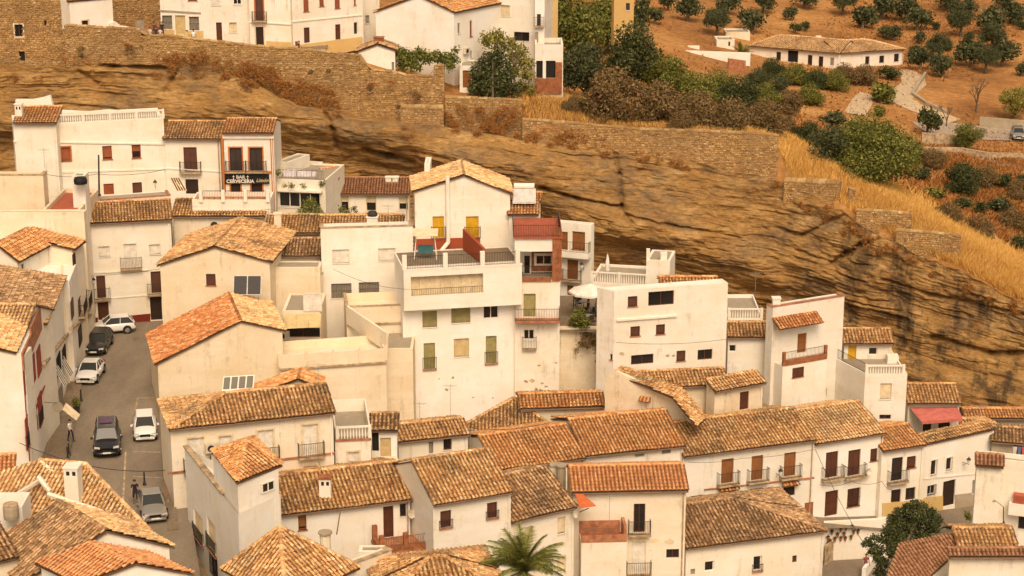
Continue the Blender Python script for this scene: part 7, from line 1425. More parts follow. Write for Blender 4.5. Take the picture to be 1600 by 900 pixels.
# ================================================================== cars
def paint(name, c, metal=0.0): 
    m, nt, b = nodes(name, .28, .5); b.inputs['Base Color'].default_value = (*c, 1); b.inputs['Metallic'].default_value = metal; b.inputs['Coat Weight'].default_value = .5; MATS[name] = m
paint('p_white', (.74, .72, .68)); paint('p_black', (.014, .013, .016)); paint('p_dark', (.035, .034, .033), .3); paint('p_silver', (.36, .33, .29), .5); paint('p_grey', (.28, .26, .24), .3)
flat('rubber', (.02, .02, .02), .8); flat('lamp', (.55, .55, .52), .2); flat('tail', (.25, .02, .02), .3); flat('plate', (.7, .68, .62), .5); flat('chrome', (.5, .5, .5), .2, .8)
def car(label, name, px, py, z, head, L, Wd, Hh, pm, kind='hatch', loc=None, black_roof=False):
    """head: direction of the nose in the plan, degrees from +X"""
    root = empty(name, (0, 0, 0), label, 'car'); hw = Wd/2
    if kind == 'suv': st = [(0, .42, .78, .86), (.04, .36, .98, .97), (.25, .34, 1.06, 1.0), (.34, .34, 1.10, 1.0), (.8, .34, 1.12, 1.0), (.96, .38, 1.10, .97), (1.0, .45, .95, .9)]; gh = (.27, .37, .90, .99)
    elif kind == 'sedan': st = [(0, .34, .58, .82), (.03, .26, .74, .93), (.14, .22, .82, .99), (.30, .20, .92, 1.0), (.78, .22, .96, 1.0), (.95, .26, .93, .93), (1.0, .34, .76, .82)]; gh = (.28, .43, .70, .86)
    else: st = [(0, .34, .58, .80), (.035, .26, .76, .93), (.13, .22, .86, .99), (.27, .20, .96, 1.0), (.80, .22, 1.0, 1.0), (.96, .28, .98, .94), (1.0, .36, .80, .84)]; gh = (.24, .42, .86, .97)
    V = []; F = []; n = 8
    for fx, zl, zt, wf in st:
        x = L*(.5-fx); w = hw*wf
        V += [(x, -w*.9, zl), (x, -w, zl+.14), (x, -w*1.0, (zl+zt)/2), (x, -w*.93, zt-.04), (x, -w*.6, zt+.03), (x, 0, zt+.05), (x, w*.6, zt+.03), (x, w*.93, zt-.04), (x, w*1.0, (zl+zt)/2), (x, w, zl+.14), (x, w*.9, zl), (x, 0, zl)]
    m_ = 12
    for i in range(len(st)-1):
        for k_ in range(m_): j = (k_+1) % m_; F.append((i*m_+k_, (i+1)*m_+k_, (i+1)*m_+j, i*m_+j))
    F.append(tuple(range(m_))[::-1]); F.append(tuple(range((len(st)-1)*m_, len(st)*m_)))
    body = mesh_obj('body', V, F, pm, root, smooth=True); md = body.modifiers.new('b', 'SUBSURF'); md.levels = 1; md.render_levels = 1
    zb_ = st[3][2]-.02; g0, g1, g2, g3 = [L*(.5-f) for f in gh]; wb, wt = hw*.92, hw*.72; mb = MB()
    b_ = [(g0, -wb*.9, zb_-.03), (g0, wb*.9, zb_-.03), (g3, wb*.93, zb_), (g3, -wb*.93, zb_)]; t_ = [(g1, -wt*.94, Hh-.07), (g1, wt*.94, Hh-.07), (g2, wt*.96, Hh-.09), (g2, -wt*.96, Hh-.09)]
    for k_ in range(4): j = (k_+1) % 4; mb.poly([b_[k_], b_[j], t_[j], t_[k_]])
    mb.build('window', 'carglass', root)
    mb = MB(); mb.prism([Vector(p) for p in t_], (0, 0, .07)); 
    for k_ in range(4): mb.tube(b_[k_], t_[k_], .05, .045, 5)
    for f in (.42, .72) if kind != 'small' else (.55,):
        for s in (-1, 1): a = Vector(b_[0]).lerp(Vector(b_[3]), f); c = Vector(t_[0]).lerp(Vector(t_[3]), f); mb.tube((a.x, s*abs(a.y)*1.0, a.z), (c.x*.6+a.x*.4, s*abs(c.y), c.z), .04, seg=4)
    ro = mb.build('roof', 'carglass' if black_roof else pm, root); bm_ = ro.modifiers.new('bv', 'BEVEL'); bm_.width = .03; bm_.segments = 2
    wr = .33 if kind != 'suv' else .38
    for fx in (.19, .80):
        for s in (-1, 1):
            x = L*(.5-fx); mb = MB(); mb.tube((x, s*(hw-.19), wr), (x, s*(hw+.015), wr), wr, seg=18); w_ = mb.build('wheel', 'rubber', root)
            mb = MB(); mb.tube((x, s*(hw+.0), wr), (x, s*(hw+.025), wr), wr*.62, seg=14); mb.build('rim', 'chrome', w_)
            mb = MB(); mb.tube((x, s*(hw-.25), wr+.03), (x, s*(hw+.008), wr+.03), wr+.05, seg=18); mb.build('wheel_arch', 'rubber', root)
    for s in (-1, 1):
        zt = st[1][2]; mb = MB(); mb.prism([(L*.5-.02, s*hw*.50, zt-.20), (L*.5-.16, s*hw*.90, zt-.19), (L*.5-.18, s*hw*.90, zt-.03), (L*.5-.05, s*hw*.50, zt-.05)], (.035, 0, .01)); mb.build('headlight', 'lamp', root)
        mb = MB(); mb.box((-L*.5-.0, s*hw*.78-.09, st[-2][2]-.28), (.09, 0, 0), (0, .18, 0), (0, 0, .2)); mb.build('tail_light', 'tail', root)
        mb = MB(); mb.box((g0-.25, s*(hw+.02)-(.0 if s > 0 else .16), zb_+.0), (.12, 0, 0), (0, .16, 0), (0, 0, .13)); mb.build('mirror', pm, root)
    mb = MB(); mb.box((L*.5-.03, -hw*.42, st[0][1]+.12), (.05, 0, 0), (0, hw*.84, 0), (0, 0, .2)); mb.build('grille', 'black', root)
    mb = MB(); mb.box((L*.5+.02, -.26, st[0][1]+.02), (.03, 0, 0), (0, .52, 0), (0, 0, .12)); mb.build('number_plate', 'plate', root)
    mb = MB(); mb.box((L*.5-.06, -hw*.8, st[0][1]-.06), (.06, 0, 0), (0, hw*1.6, 0), (0, 0, .1)); mb.build('bumper', 'black' if kind == 'suv' else pm, root)
    root.location = loc or ptz(px, py, z+.01); root.rotation_euler = (0, 0, math.radians(head)); return root
car('black off-road car with a purple tinted roof driving down the middle of the street', 'parked_car', 168, 700, ST, -79, 4.7, 1.9, 1.82, 'p_black', 'suv')
rk = bpy.data.objects['parked_car']; flat('purple', (.10, .045, .09), .3)
for s in (-.62, .62):
    mb = MB(); mb.tube((-1.7, s, 1.86), (.7, s, 1.86), .03, seg=5); mb.build('roof_rail', 'chrome').parent = rk
mb = MB(); mb.box((-1.5, -.45, 1.84), (1.3, 0, 0), (0, .9, 0), (0, 0, .02)); o = mb.build('sunroof', 'purple', None); o.parent = rk
car('white saloon car parked at the left kerb behind the dark estate car', 'parked_car', 142, 590, ST, -90, 4.2, 1.76, 1.42, 'p_white', 'sedan')
car('dark grey estate car parked between the white saloon and the white hatchback', 'parked_car', 155, 545, ST, -90, 4.4, 1.78, 1.5, 'p_dark', 'hatch')
car('small white hatchback parked crosswise against the maroon plinth', 'parked_car', 178, 519, ST, 197, 3.6, 1.62, 1.48, 'p_white', 'small')
car('white hatchback parked facing us at the right kerb', 'parked_car', 227, 678, ST, -79, 3.9, 1.70, 1.5, 'p_white', 'hatch')
car('silver saloon car parked lowest on the street beside the wires', 'parked_car', 238, 800, ST, -74, 4.4, 1.75, 1.42, 'p_silver', 'sedan')
car('silver car parked on the hill road at the right edge of the photo', 'parked_car', 0, 0, 0, -100, 4.2, 1.75, 1.5, 'p_grey', 'hatch', loc=hill_at(1590, 217)+Vector((0, 0, .12)))
# ================================================================== people
flat('skin', (.40, .22, .14), .7); 
def cloth(c): 
    nm = 'cloth_%d_%d_%d' % tuple(int(x*100) for x in c)
    return nm if nm in MATS else (flat(nm, c, .9), nm)[1]
def person(label, foot, yaw, shirt, legs, hair=(.05, .03, .02), h=1.7, pose='stand', skirt=False, name='person', shorts=False, seat=0.45):
    s = h/1.72; root = empty(name, foot, label, 'person'); J = {}
    hip = .93
    if pose == 'walk': lf = [(.1, .02, .50), (.1, .30, .10), (.1, .20, .02)]; 
    V = [(0, 0, hip), (0, .01, 1.12), (0, .0, 1.32), (0, -.01, 1.46), (0, -.02, 1.56), (0, -.02, 1.66)]; R_ = [(.15, .105), (.13, .095), (.165, .105), (.06, .06), (.085, .095), (.075, .085)]; E_ = [(0, 1), (1, 2), (2, 3), (3, 4), (4, 5)]
    def add(p, r, par): V.append(p); R_.append((r, r)); E_.append((par, len(V)-1)); return len(V)-1
    for sx in (-1, 1):
        if pose == 'sit': a = add((sx*.1, 0, .55-.0+.0), .085, 0) if False else add((sx*.10, -.05, hip-.02), .10, 0); k_ = add((sx*.12, -.45, hip), .07, a); f = add((sx*.12, -.47, hip-.42), .045, k_); add((sx*.12, -.60, hip-.46), .035, f)
        else:
            sw = (sx*.20 if pose == 'walk' else 0); a = add((sx*.095, 0, hip-.09), .095, 0); k_ = add((sx*.10, -sw*.55-.02, .50), .065, a); f = add((sx*.10, -sw+.03 if pose == 'walk' else .02, .09), .042, k_); add((sx*.11, (-sw if pose == 'walk' else 0)-.13, .035), .035, f)
        sh = add((sx*.19, 0, 1.40), .058, 2); sw2 = -(sx*.16 if pose == 'walk' else -.04); e = add((sx*.25, -sw2*.4+.02, 1.13), .042, sh)
        w = add((sx*.25, -sw2-.10, .90), .032, e) if pose != 'lean' else add((sx*.17, -.28, 1.10), .032, e); hx, hy, hz_ = V[w]; pl = add((hx, hy-.02, hz_-.07), .036, w)
        for q_ in range(4): f1 = add((hx+(q_-1.5)*.017, hy-.045, hz_-.13+abs(q_-1.5)*.008), .010, pl); add((hx+(q_-1.5)*.015, hy-.035-.02, hz_-.165+abs(q_-1.5)*.012), .008, f1)
        add((hx-sx*.045, hy-.05, hz_-.095), .010, pl)
    me = bpy.data.meshes.new('b'); me.from_pydata([tuple(c*s for c in v) for v in V], E_, []); o = bpy.data.objects.new('b', me); col.objects.link(o)
    md = o.modifiers.new('s', 'SKIN'); sv = me.skin_vertices[0].data
    for i, (a, b_) in enumerate(R_): sv[i].radius = (a*s, b_*s)
    sv[0].use_root = True; o.modifiers.new('ss', 'SUBSURF').levels = 1
    dg = bpy.context.evaluated_depsgraph_get(); m2 = bpy.data.meshes.new_from_object(o.evaluated_get(dg)); bpy.data.objects.remove(o)
    bo = bpy.data.objects.new('body', m2); col.objects.link(bo); bo.parent = root; m2.materials.clear()
    for mm in ('skin', cloth(shirt), cloth(legs), 'w_dark'): m2.materials.append(MATS[mm])
    for p in m2.polygons:
        c = p.center/s; ax = abs(c.x)
        if c.z > 1.44: mi = 0
        elif ax > .21 and c.z < 1.22 and c.z > .6: mi = 0
        elif pose == 'lean' and c.y < -.1 and c.z > .95: mi = 0
        elif c.z > .95: mi = 1
        elif c.z < .07 or (pose == 'sit' and c.y < -.5 and c.z < hip-.42): mi = 3
        elif shorts and c.z < .5: mi = 0
        else: mi = 2
        p.material_index = mi; p.use_smooth = True
    mb = MB(); c = Vector((0, 0, 1.62*s)); n_ = 8
    rr = .115*s; i0 = len(mb.v)
    for a in range(5):
        ph = PI*.5*a/4
        for k_ in range(n_): t = 2*PI*k_/n_; mb.v.append((rr*math.cos(ph)*math.cos(t), rr*math.cos(ph)*math.sin(t)+.01, c.z+.02+rr*math.sin(ph)*1.05))
    for a in range(4):
        for k_ in range(n_): j = (k_+1) % n_; mb.f.append((a*n_+k_, a*n_+j, (a+1)*n_+j, (a+1)*n_+k_)); mb.m.append(0)
    ho = mb.build('hair', cloth(hair)); ho.parent = root
    fm = MB()
    for sx in (-1, 1): fm.cbox((sx*.03*s, -.10*s, 1.61*s), .02*s, .01*s, .012*s)
    fo = fm.build('eyes', 'black'); fo.parent = root; fm = MB(); fm.cbox((0, -.112*s, 1.565*s), .02*s, .03*s, .035*s); fm.cbox((0, -.102*s, 1.525*s), .05*s, .01*s, .01*s); fo = fm.build('nose_and_mouth', 'skin'); fo.parent = root
    root.location = foot; root.rotation_euler = (0, 0, math.radians(yaw)); 
    if pose == 'sit': root.location.z -= (hip-.09-seat)*s
    return root
z_ = 29.0
uz = lambda x: float(np.interp(x, [220, 260, 330, 455, 560], [30.2, 29.8, 29.2, 28.4, 27.6]))
def up(px, D=200.2): q = pt(px, 50, D); return Vector((q.x, q.y, 0))
tops_up = {235: 47, 243: 44, 250: 46, 253: 38, 292: 50, 302: 48}
def top_person(px, headpy, D, label, *a, **k):
    hgt = k.get('h', 1.7); q = pt(px, headpy, D); return person(label, q-Vector((0, 0, hgt)), *a, **k)
top_person(234, 42, 200.3, 'person in a white top at the left of the group by the rampart', 150, (.62, .55, .52), (.05, .05, .07), pose='lean')
top_person(240, 34, 201.3, 'person in a dark red shirt at the back of the group by the gate', 200, (.22, .05, .04), (.05, .05, .06))
top_person(243, 41, 200.2, 'person in a dark jacket in the middle of the group by the rampart', 180, (.05, .045, .05), (.05, .05, .07))
top_person(250, 43, 200.1, 'person in a pale pink shirt leaning on the rampart', 190, (.60, .45, .42), (.1, .08, .08), pose='lean')
top_person(253, 34, 200.9, 'person dressed all in black against the barred window house', 170, (.03, .03, .03), (.03, .03, .03))
top_person(247, 37, 201.4, 'person in a brown shirt with fair hair at the back of the group', 10, (.2, .1, .06), (.05, .05, .06), (.3, .2, .1))
top_person(292, 47, 200.0, 'person in a yellow top standing by the rampart below the barred windows', 180, (.62, .45, .16), (.08, .07, .07))
top_person(302, 46, 200.0, 'broad person in a white shirt standing beside the yellow top', 180, (.70, .68, .66), (.04, .04, .05))
w = top_person(467, 64, 200.2, 'person carrying a red rucksack bending over the rampart', 110, (.06, .06, .07), (.06, .06, .08), h=1.55, pose='lean')
mb = MB(); c = w.location+Vector((.25*-1, 0, 1.05)); mb.cbox(c, .25, .3, .45); rk2 = mb.build('rucksack', 'w_red', off=c); tag(rk2, 'red rucksack on the back of the person at the rampart', 'rucksack')
person('man in a dark shirt and shorts walking beside the silver saloon car', ptz(212, 788, ST), 20, (.02, .02, .03), (.03, .03, .04), pose='walk', shorts=True, h=1.75)
person('person in a white shirt standing on the left pavement near the awning', ptz(111, 690, ST+.13), 60, (.66, .60, .60), (.03, .03, .05), h=1.7, pose='walk')
person('child in a white top crouched low by the silver saloon bonnet', ptz(226, 826, ST), 0, (.7, .68, .66), (.05, .05, .06), h=1.0)
person('woman in a red and blue dress with long brown hair on the lower path', ptz(1352, 897, PZ_), 10, (.30, .08, .08), (.06, .06, .12), (.16, .06, .03), h=1.65)
# café: umbrella, tables, guests
def table(label, c, r=.4):
    root = empty('cafe_table', c, label, 'table'); mb = MB(); mb.lathe(c+Vector((0, 0, .71)), [(r, 0), (r, .03)], 12); mb.build('tabletop', 'metal', root); mb = MB(); mb.tube(c, c+Vector((0, 0, .71)), .03, seg=6); mb.lathe(c, [(.22, 0), (.2, .03), (.03, .05)], 8); mb.build('pedestal', 'iron', root); return root
def chair(label, c, yaw, mat='iron'):
    root = empty('cafe_chair', (0, 0, 0), label, 'chair'); mb = MB(); mb.cbox((0, 0, .43), .4, .4, .04); mb.build('seat', mat, root); mb = MB(); mb.box((-.2, .18, .5), (.4, 0, 0), (0, .03, .02), (0, .05, .38)); mb.build('backrest', mat, root)
    for sx in (-.17, .17):
        for sy in (-.17, .17): mb = MB(); mb.tube((sx, sy, 0), (sx, sy, .43), .015, seg=5); mb.build('leg', 'metal', root)
    root.location = c; root.rotation_euler = (0, 0, math.radians(yaw)); return root
cz = 14.2; C_ = lambda x, y: ptz(x, y, cz+.004)
um = empty('café_parasol'.replace('é', 'e'), C_(925, 500), 'wide white parasol open over the café tables', 'parasol'); c = C_(921, 497); tp = Vector((c.x, c.y, cz+2.95)); mb = MB(); R8 = 1.75
rim = [tp+Vector((math.cos(2*PI*k_/8)*R8, math.sin(2*PI*k_/8)*R8, -.62)) for k_ in range(8)]
for k_ in range(8): mb.poly([tp, rim[k_], rim[(k_+1) % 8]]); a, b_ = rim[k_], rim[(k_+1) % 8]; mb.poly([a, a-Vector((0, 0, .16)), b_-Vector((0, 0, .16)), b_])
mb.build('canopy', 'canvas', um); mb = MB(); mb.tube((c.x, c.y, cz), tp+Vector((0, 0, .1)), .03, seg=6); mb.build('pole', 'metal', um); mb = MB(); [mb.tube(tp-Vector((0, 0, .15)), r_, .012, seg=3) for r_ in rim]; mb.build('rib', 'metal', um)
fol = empty('folded_parasol', C_(945, 470), 'folded white parasol standing on the balustraded terrace', 'parasol'); b0 = M5.f.p(M5.f.W*.26, M5.zt-.2, -1.5); mb = MB(); mb.lathe(b0+Vector((0, 0, .7)), [(.10, 0), (.22, .2), (.16, 1.0), (.04, 1.6)], 8); mb.build('canopy', 'canvas', fol); mb = MB(); mb.tube(b0, b0+Vector((0, 0, 2.5)), .025, seg=6); mb.build('pole', 'metal', fol)
for i, (x, y, lb) in enumerate([(930, 494, 'round café table under the middle of the white parasol'), (920, 506, 'round café table beside the clipped bush'), (912, 484, 'round café table at the back left under the parasol')]): table(lb, C_(x, y))
for x, y, a, lb in [(935, 492, 90, 'black café chair tucked right of the middle table'), (924, 497, -60, 'black café chair left of the middle table'), (927, 510, 30, 'black café chair on the open floor right of the bush'), (936, 503, 160, 'black café chair near the big block flank'), (905, 482, 0, 'black café chair at the back left table')]: chair(lb, C_(x, y), a)
person('man in a dark shirt standing at the back of the café terrace', C_(898, 480), 20, (.05, .04, .04), (.04, .04, .05)); person('guest in a white shirt seated under the parasol', C_(932, 489), 60, (.6, .57, .52), (.05, .05, .07), pose='sit', seat=.47); person('guest in black seated under the parasol, left of the white shirt', C_(919, 492), -70, (.03, .03, .03), (.04, .04, .06), pose='sit', seat=.47); person('guest in a grey shirt seated near the big block flank', C_(937, 499), 150, (.2, .2, .22), (.04, .04, .05), pose='sit', seat=.47)
# ================================================================== small street things
def pole(label, a, b, r=.06, name='pole', cat='pole', mat='iron'):
    root = empty(name, a, label, cat); mb = MB(); mb.tube(a, b, r, r*.8, 8); mb.build('shaft', mat, root); mb = MB(); mb.lathe(a, [(r*2, 0), (r*1.6, .15), (r, .2)], 8); mb.build('base', mat, root); return root
for x, y, lb in ((127, 627, 'black iron bollard at the kerb below the white saloon'), (226, 758, 'black iron bollard in the parking line above the silver saloon'), (108, 712, 'black iron bollard beside the person in white'), (106, 718, 'black iron bollard furthest down the left kerb')): a = ptz(x, y, ST); pole(lb, a, a+Vector((0, 0, .95)), .07, 'bollard', 'bollard')
a = pt(155, 306, 168.5); b = pt(154, 242, 168.5); r = pole('dark utility pole standing in front of the orange shuttered house', a, b, .09, 'utility_pole', 'pole')
lantern('old black lantern on the white terrace wall left of the café awning', Wall(pt(236, 300, 168.8), pt(250, 300, 168.8)), 243, 286, .2)
def tv_aerial(label, px, py, D, hgt=1.6):
    b = pt(px, py, D); root = empty('tv_aerial', b, label, 'aerial'); mb = MB(); mb.tube(b, b+Vector((0, 0, hgt)), .02, seg=4); mb.build('mast', 'metal', root); mb = MB(); mb.tube(b+Vector((-.5, 0, hgt-.15)), b+Vector((.5, 0, hgt-.15)), .012, seg=3)
    for k_ in range(6): mb.tube(b+Vector((-.45+.18*k_, -.22, hgt-.15)), b+Vector((-.45+.18*k_, .22, hgt-.15)), .008, seg=3); 
    for k_ in range(2): mb.tube(b+Vector((.3, -.05, hgt-.4+.2*k_)), b+Vector((-.3, .05, hgt-.4+.2*k_)), .008, seg=3)
    mb.build('elements', 'metal', root); return root
tv_aerial('television aerial on the small gable roof by the skylight', 498, 600, 137); tv_aerial('television aerial against the tall white gallery wall', 656, 656, 140, 1.4); tv_aerial('thin television aerial right of centre on the gallery wall foot', 704, 652, 141, 2.6)
tv_aerial('television aerial above the pale tiled roof by the road', 206, 822, 110, 1.2); tv_aerial('television aerial beside the folded orange awning', 952, 815, 127.5, 2.0); tv_aerial('tall television aerial on the roof terrace of the orange shuttered house', 135, 205, 174, 1.6)
# rooftop solar water heater by the yellow door house
sh = empty('solar_heater', pt(815, 320, 158), 'pale solar water heater with its tank on the upper wing roof', 'solar heater'); q0, q1 = pt(801, 318, 158), pt(837, 318, 158); upv = Vector((0, .8, 1.1)); mb = MB(); mb.prism([q0, q1, q1+upv, q0+upv], (0, .07, -.05)); mb.build('collector', 'metal', sh); mb = MB(); d = q1-q0
for k_ in (0, 1): a = q0+d*(.03+.49*k_)+Vector((0, -.02, .02)); mb.prism([a+upv*.05, a+d*.45+upv*.05, a+d*.45+upv*.95, a+upv*.95], (0, -.015, .01))
mb.build('panel', flat('palepanel', (.42, .40, .37), .25), sh); mb = MB(); mb.tube(q0+upv+Vector((.1, .1, .15)), q1+upv+Vector((-.1, .1, .15)), .26, seg=12); mb.build('tank', 'trim', sh); mb = MB(); [mb.tube(q, q-Vector((0, 0, 1.0)), .03) for q in (q0, q1, q0+upv, q1+upv)]; mb.build('leg', 'metal', sh)
# laundry
for i, (x0, y0, x1, y1, lb) in enumerate([(443, 264, 462, 283, 'white sheet hanging on the laundry terrace, largest and leftmost'), (464, 267, 486, 282, 'white sheet hanging in the middle of the laundry terrace'), (487, 268, 494, 278, 'small white towel hanging at the end of the washing line')]):
    a, b, c, d = pt(x0, y0, 177.5), pt(x1, y0, 177.5), pt(x1, y1, 177.5), pt(x0, y1, 177.5); root = empty('hanging_sheet', d, lb, 'laundry'); mb = MB(); n_ = 9; pr = None
    for k_ in range(n_+1): t = k_/n_; of = Vector((0, .06*math.sin(t*14+i), 0)); cur = (a.lerp(b, t)+of*.3, d.lerp(c, t)+of); 
    prev = None
    for k_ in range(n_+1):
        t = k_/n_; of = Vector((0, .07*math.sin(t*15+i), -.04*math.sin(t*9))); cur = (a.lerp(b, t)+of*.4, d.lerp(c, t)+of)
        if prev: mb.prism([prev[0], cur[0], cur[1], prev[1]], (0, .012, 0))
        prev = cur
    mb.build('cloth', 'linen', root)
mb = MB(); mb.tube(pt(432, 262, 177.5), pt(500, 265, 177.5), .012, seg=4); o = mb.build('washing_line', 'cable'); tag(o, 'washing line stretched over the laundry terrace', 'washing line')
# shop awnings of the left street and the round sign
for i, (x, y, lb) in enumerate([(86, 585, 'narrow dark striped blind on the shop house, nearest'), (95, 570, 'narrow dark striped blind on the shop house, middle one'), (103, 562, 'narrow dark striped blind on the shop house, nearest the black car')]):
    D_ = 144+i*4; a = pt(x-3, y-10, D_); root = empty('street_blind', a, lb, 'blind'); mb = MB(); mb.prism([a, a+Vector((0, 1.1, 0)), a+Vector((.75, 1.1, -1.5)), a+Vector((.75, 0, -1.5))], (.03, 0, 0)); mb.build('canvas', 'trim', root); mb = MB(); [mb.prism([a+Vector((.031, .1+.35*k_, 0)), a+Vector((.031, .25+.35*k_, 0)), a+Vector((.781, .25+.35*k_, -1.5)), a+Vector((.781, .1+.35*k_, -1.5))], (.01, 0, 0)) for k_ in range(3)]; mb.build('stripe', 'w_dark', root)
a = pt(97, 640, 134); root = empty('shop_awning', a, 'small cream awning jutting over the left pavement', 'awning'); mb = MB(); mb.prism([a, a+Vector((.0, 1.3, .0)), a+Vector((1.0, 1.0, -.75)), a+Vector((1.0, -.2, -.75))], (0, 0, .04)); mb.build('canvas', 'ctrim', root)
a = pt(90, 636, 134); root = empty('round_sign', a, 'round grey hanging sign beside the cream awning', 'sign'); mb = MB(); mb.tube(a, a+Vector((0, .06, 0)), .38, seg=18); mb.build('disc', 'w_grey', root); mb = MB(); mb.tube(a+Vector((0, 0, .3)), a+Vector((-.9, 0, .35)), .02, seg=4); mb.build('bracket', 'iron', root)
for x, y, lb in ((120, 645, 'potted green shrub on the left pavement beside the bollard'), ): 
    c = ptz(x, y, ST+.13); root = bush('potted_shrub', lb, [(c.x, c.y, c.z+.75, .35), (c.x, c.y, c.z+1.0, .28)], 420, .14, 'l_green'); mb = MB(); mb.lathe(c, [(.2, 0), (.27, .45), (.28, .5)], 10); mb.build('pot', 'iron', root)
# cables
def cable(label, pts, sag=.5, r=.016):
    mb = MB()
    for a, b in zip(pts[:-1], pts[1:]):
        n_ = 10; pv = None
        for k_ in range(n_+1):
            t = k_/n_; p = a.lerp(b, t)-Vector((0, 0, sag*4*t*(1-t)))
            if pv is not None: mb.tube(pv, p, r, seg=3, cap=False)
            pv = p
    tag(mb.build('cable', 'cable'), label, 'cable')
cable('black cable swinging across the street above the black off-road car', [pt(30, 692, 128), pt(258, 735, 126)], .7, .025)
cable('long black cable slanting from the scalloped roof down to the leafy tree', [pt(1274, 702, 143.5), pt(1353, 855, 131)], .3, .02)
cable('cable looping between the row houses above their ground floor doors', [pt(1280, 757, 145.5), pt(1330, 752, 146), pt(1378, 752, 146.5), pt(1395, 764, 147)], .25)
cable('bundle of cables along the wide white house under the orange shutters', [pt(70, 272, 169.5), pt(150, 272, 170), pt(257, 265, 172)], .25, .022)
cable('cable running along the eave of the white closing house', [pt(131, 432, 164), pt(250, 420, 164)], .1)
cable('cable hanging from the white tower to the cream street house', [pt(496, 712, 128), pt(507, 745, 126)], .2)
mb = MB(); a = pt(532, 797, 123.2); b = pt(526, 835, 118.6); mb.tube(a, b, .04, seg=5); o = mb.build('flue_pipe', 'rustiron'); tag(o, 'thin rusty pipe leaning up from the round chimney to the white wall', 'pipe')
# bulb lamp and road lamp at the right edge
r = pole('curved street lamp on the white house wall at the right edge', pt(1568, 818, 134), pt(1568, 792, 134), .04, 'street_lamp', 'lamp'); mb = MB(); mb.tube(pt(1568, 792, 134), pt(1555, 782, 134), .03, seg=5); mb.tube(pt(1555, 782, 134), pt(1551, 784, 134), .1, .06, 6); mb.build('lamp_head', 'metal', r)

# plaster that has fallen away, leaving darker patches on the big walls
def patches(house, W, spots, mat='coping'):
    q = random.Random(4)
    for x, y, r in spots:
        a, z = W.at(x, y); R_ = r*W.A.length*0+r*.05; n_ = 9; mb = MB(); mb.poly([W.p(a+math.cos(2*PI*k/n_)*R_*q.uniform(.55, 1.2), z+math.sin(2*PI*k/n_)*R_*q.uniform(.35, .8), .004) for k in range(n_)]); mb.build('bare_patch', mat, house)
patches(M2.root, M2.f, [(698, 609, 3.5), (670, 657, 1.5), (739, 621, 2), (770, 622, 2), (708, 590, 3), (686, 592, 2), (629, 550, 1.2), (768, 600, 1)], 'greywall')
patches(M3.root, M3.f, [(822, 596, 4), (831, 595, 5), (842, 571, 3), (847, 599, 3), (838, 609, 4), (812, 612, 3), (822, 614, 5), (845, 610, 5), (869, 567, 2), (853, 604, 3)])
patches(C5.root, C5.f, [(969, 850, 6), (968, 862, 4), (1022, 845, 6), (1000, 842, 9), (985, 843, 6), (1016, 860, 3), (1046, 847, 7), (1051, 845, 2)], 'ctrim')
patches(M8.root, M8.f, [(972, 553, 5), (1043, 556, 4), (1052, 556, 3)])

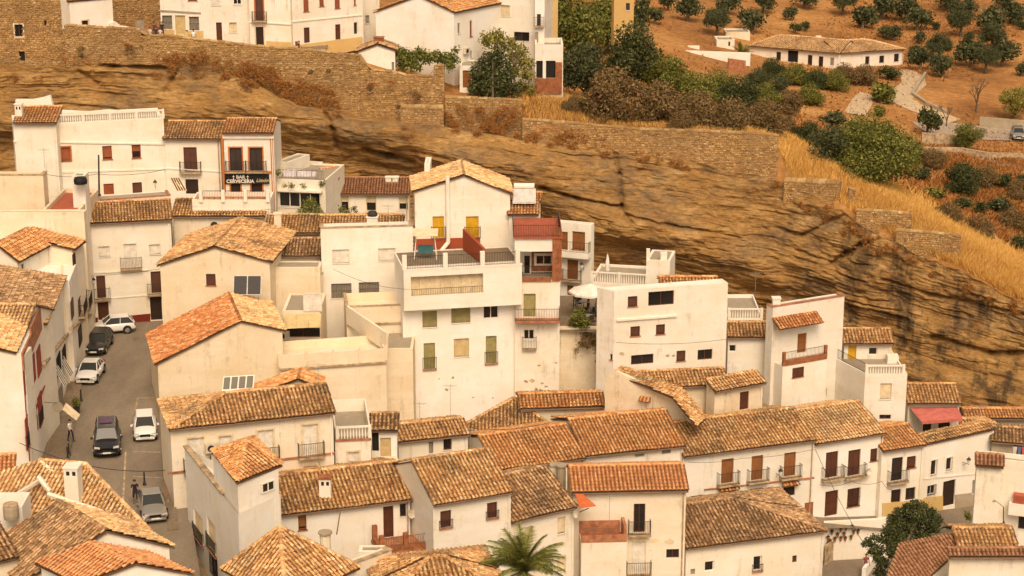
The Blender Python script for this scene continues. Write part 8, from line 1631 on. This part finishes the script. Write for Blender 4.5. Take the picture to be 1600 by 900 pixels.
for x, y, D_, lb, hh_ in [(420, 352, 160, 'television aerial left of the stub chimney on the patched back roof', 1.5), (607, 352, 159, 'television aerial at the right end of the square white block', 1.8), (300, 350, 156, 'television aerial on the old cream gable', 1.6), (1090, 640, 151, 'television aerial behind the mottled row roof', 1.6), (1240, 660, 147, 'television aerial on the ridge between the mottled and scalloped roofs', 1.3), (1180, 455, 156, 'television aerial above the big white block', 1.7), (1530, 660, 158, 'television aerial on the tiled roof past the red awning', 1.6), (735, 700, 128, 'television aerial on the steep sunlit roof', 1.4), (70, 262, 163, 'television aerial on the blank cream block', 1.7)]: tv_aerial(lb, x, y, D_, hh_)
def dish(label, W, x, y, r=.35):
    a, z = W.at(x, y); c = W.p(a, z, .35); root = empty('satellite_dish', W.p(a, z, 0), label, 'satellite dish'); d = (W.n+Vector((.35, 0, .35))).normalized(); s = d.orthogonal().normalized(); t = d.cross(s); mb = MB(); R2 = [[c+(s*math.cos(k*PI/6)+t*math.sin(k*PI/6))*r*f+d*.12*f*f for k in range(12)] for f in (.35, .7, 1)]
    mb.poly(R2[0]); [[mb.poly([R2[i][k], R2[i][(k+1) % 12], R2[i+1][(k+1) % 12], R2[i+1][k]]) for k in range(12)] for i in (0, 1)]; mb.build('dish', 'acbox', root); mb = MB(); mb.tube(W.p(a, z, 0), c, .02); mb.tube(c-t*r*.9, c+d*.45, .012, seg=4); mb.build('arm', 'metal', root)
dish('small satellite dish on the pale house right of the brown window', L8.f, 400, 366); dish('satellite dish on the white house above the brick balcony', C2.f, 640, 800, .3); dish('satellite dish on the cream house with tan shutters', C4.f, 893, 800, .3); dish('satellite dish between upper windows of the white row house', B8.f, 1352, 735, .28)
for i, (x, c_) in enumerate([(1583, (.55, .5, .5)), (1590, (.10, .12, .22)), (1597, (.5, .1, .08))]):
    a = pt(x, 698, 150.3); root = empty('hanging_garment', a, ['pale', 'dark blue', 'red'][i]+' garment hanging under the grey annex eave', 'laundry'); mb = MB(); mb.prism([a, a+Vector((.32, 0, 0)), a+Vector((.28, .02, -.7)), a+Vector((.04, -.02, -.68))], (0, .02, 0)); mb.build('cloth', cloth(c_), root)
cable('cable sagging from the tall chimney house to the steep sunlit roof', [pt(541, 750, 124), pt(622, 735, 125)], .3)
cable('long cable sagging over the long orange streaked roofs', [pt(735, 668, 137), pt(890, 650, 139), pt(1070, 660, 142)], .5)
cable('cable strung from the white block to the gallery building', [pt(520, 420, 156), pt(640, 452, 150)], .4)
cable('cable across the front of the big white block', [pt(962, 535, 148.6), pt(1135, 530, 150.8)], .25)
cable('cable drooping along the mottled roofed row house under the balconies', [pt(1075, 722, 140.2), pt(1160, 716, 141.5), pt(1272, 702, 143.6)], .15)

Fl('narrow ochre house side glimpsed between the white porch wing and the bright tree', (852, -25), (872, -25), 214, 20, 6, mat='ochre', ph=.2)
Fl('orange tower house half hidden by the bright green tree at the top edge', (960, -25), (991, -25), 246, 16, 6, mat='ochre', ph=.2, wins=[(978, 5, 984, 16, 'd')])
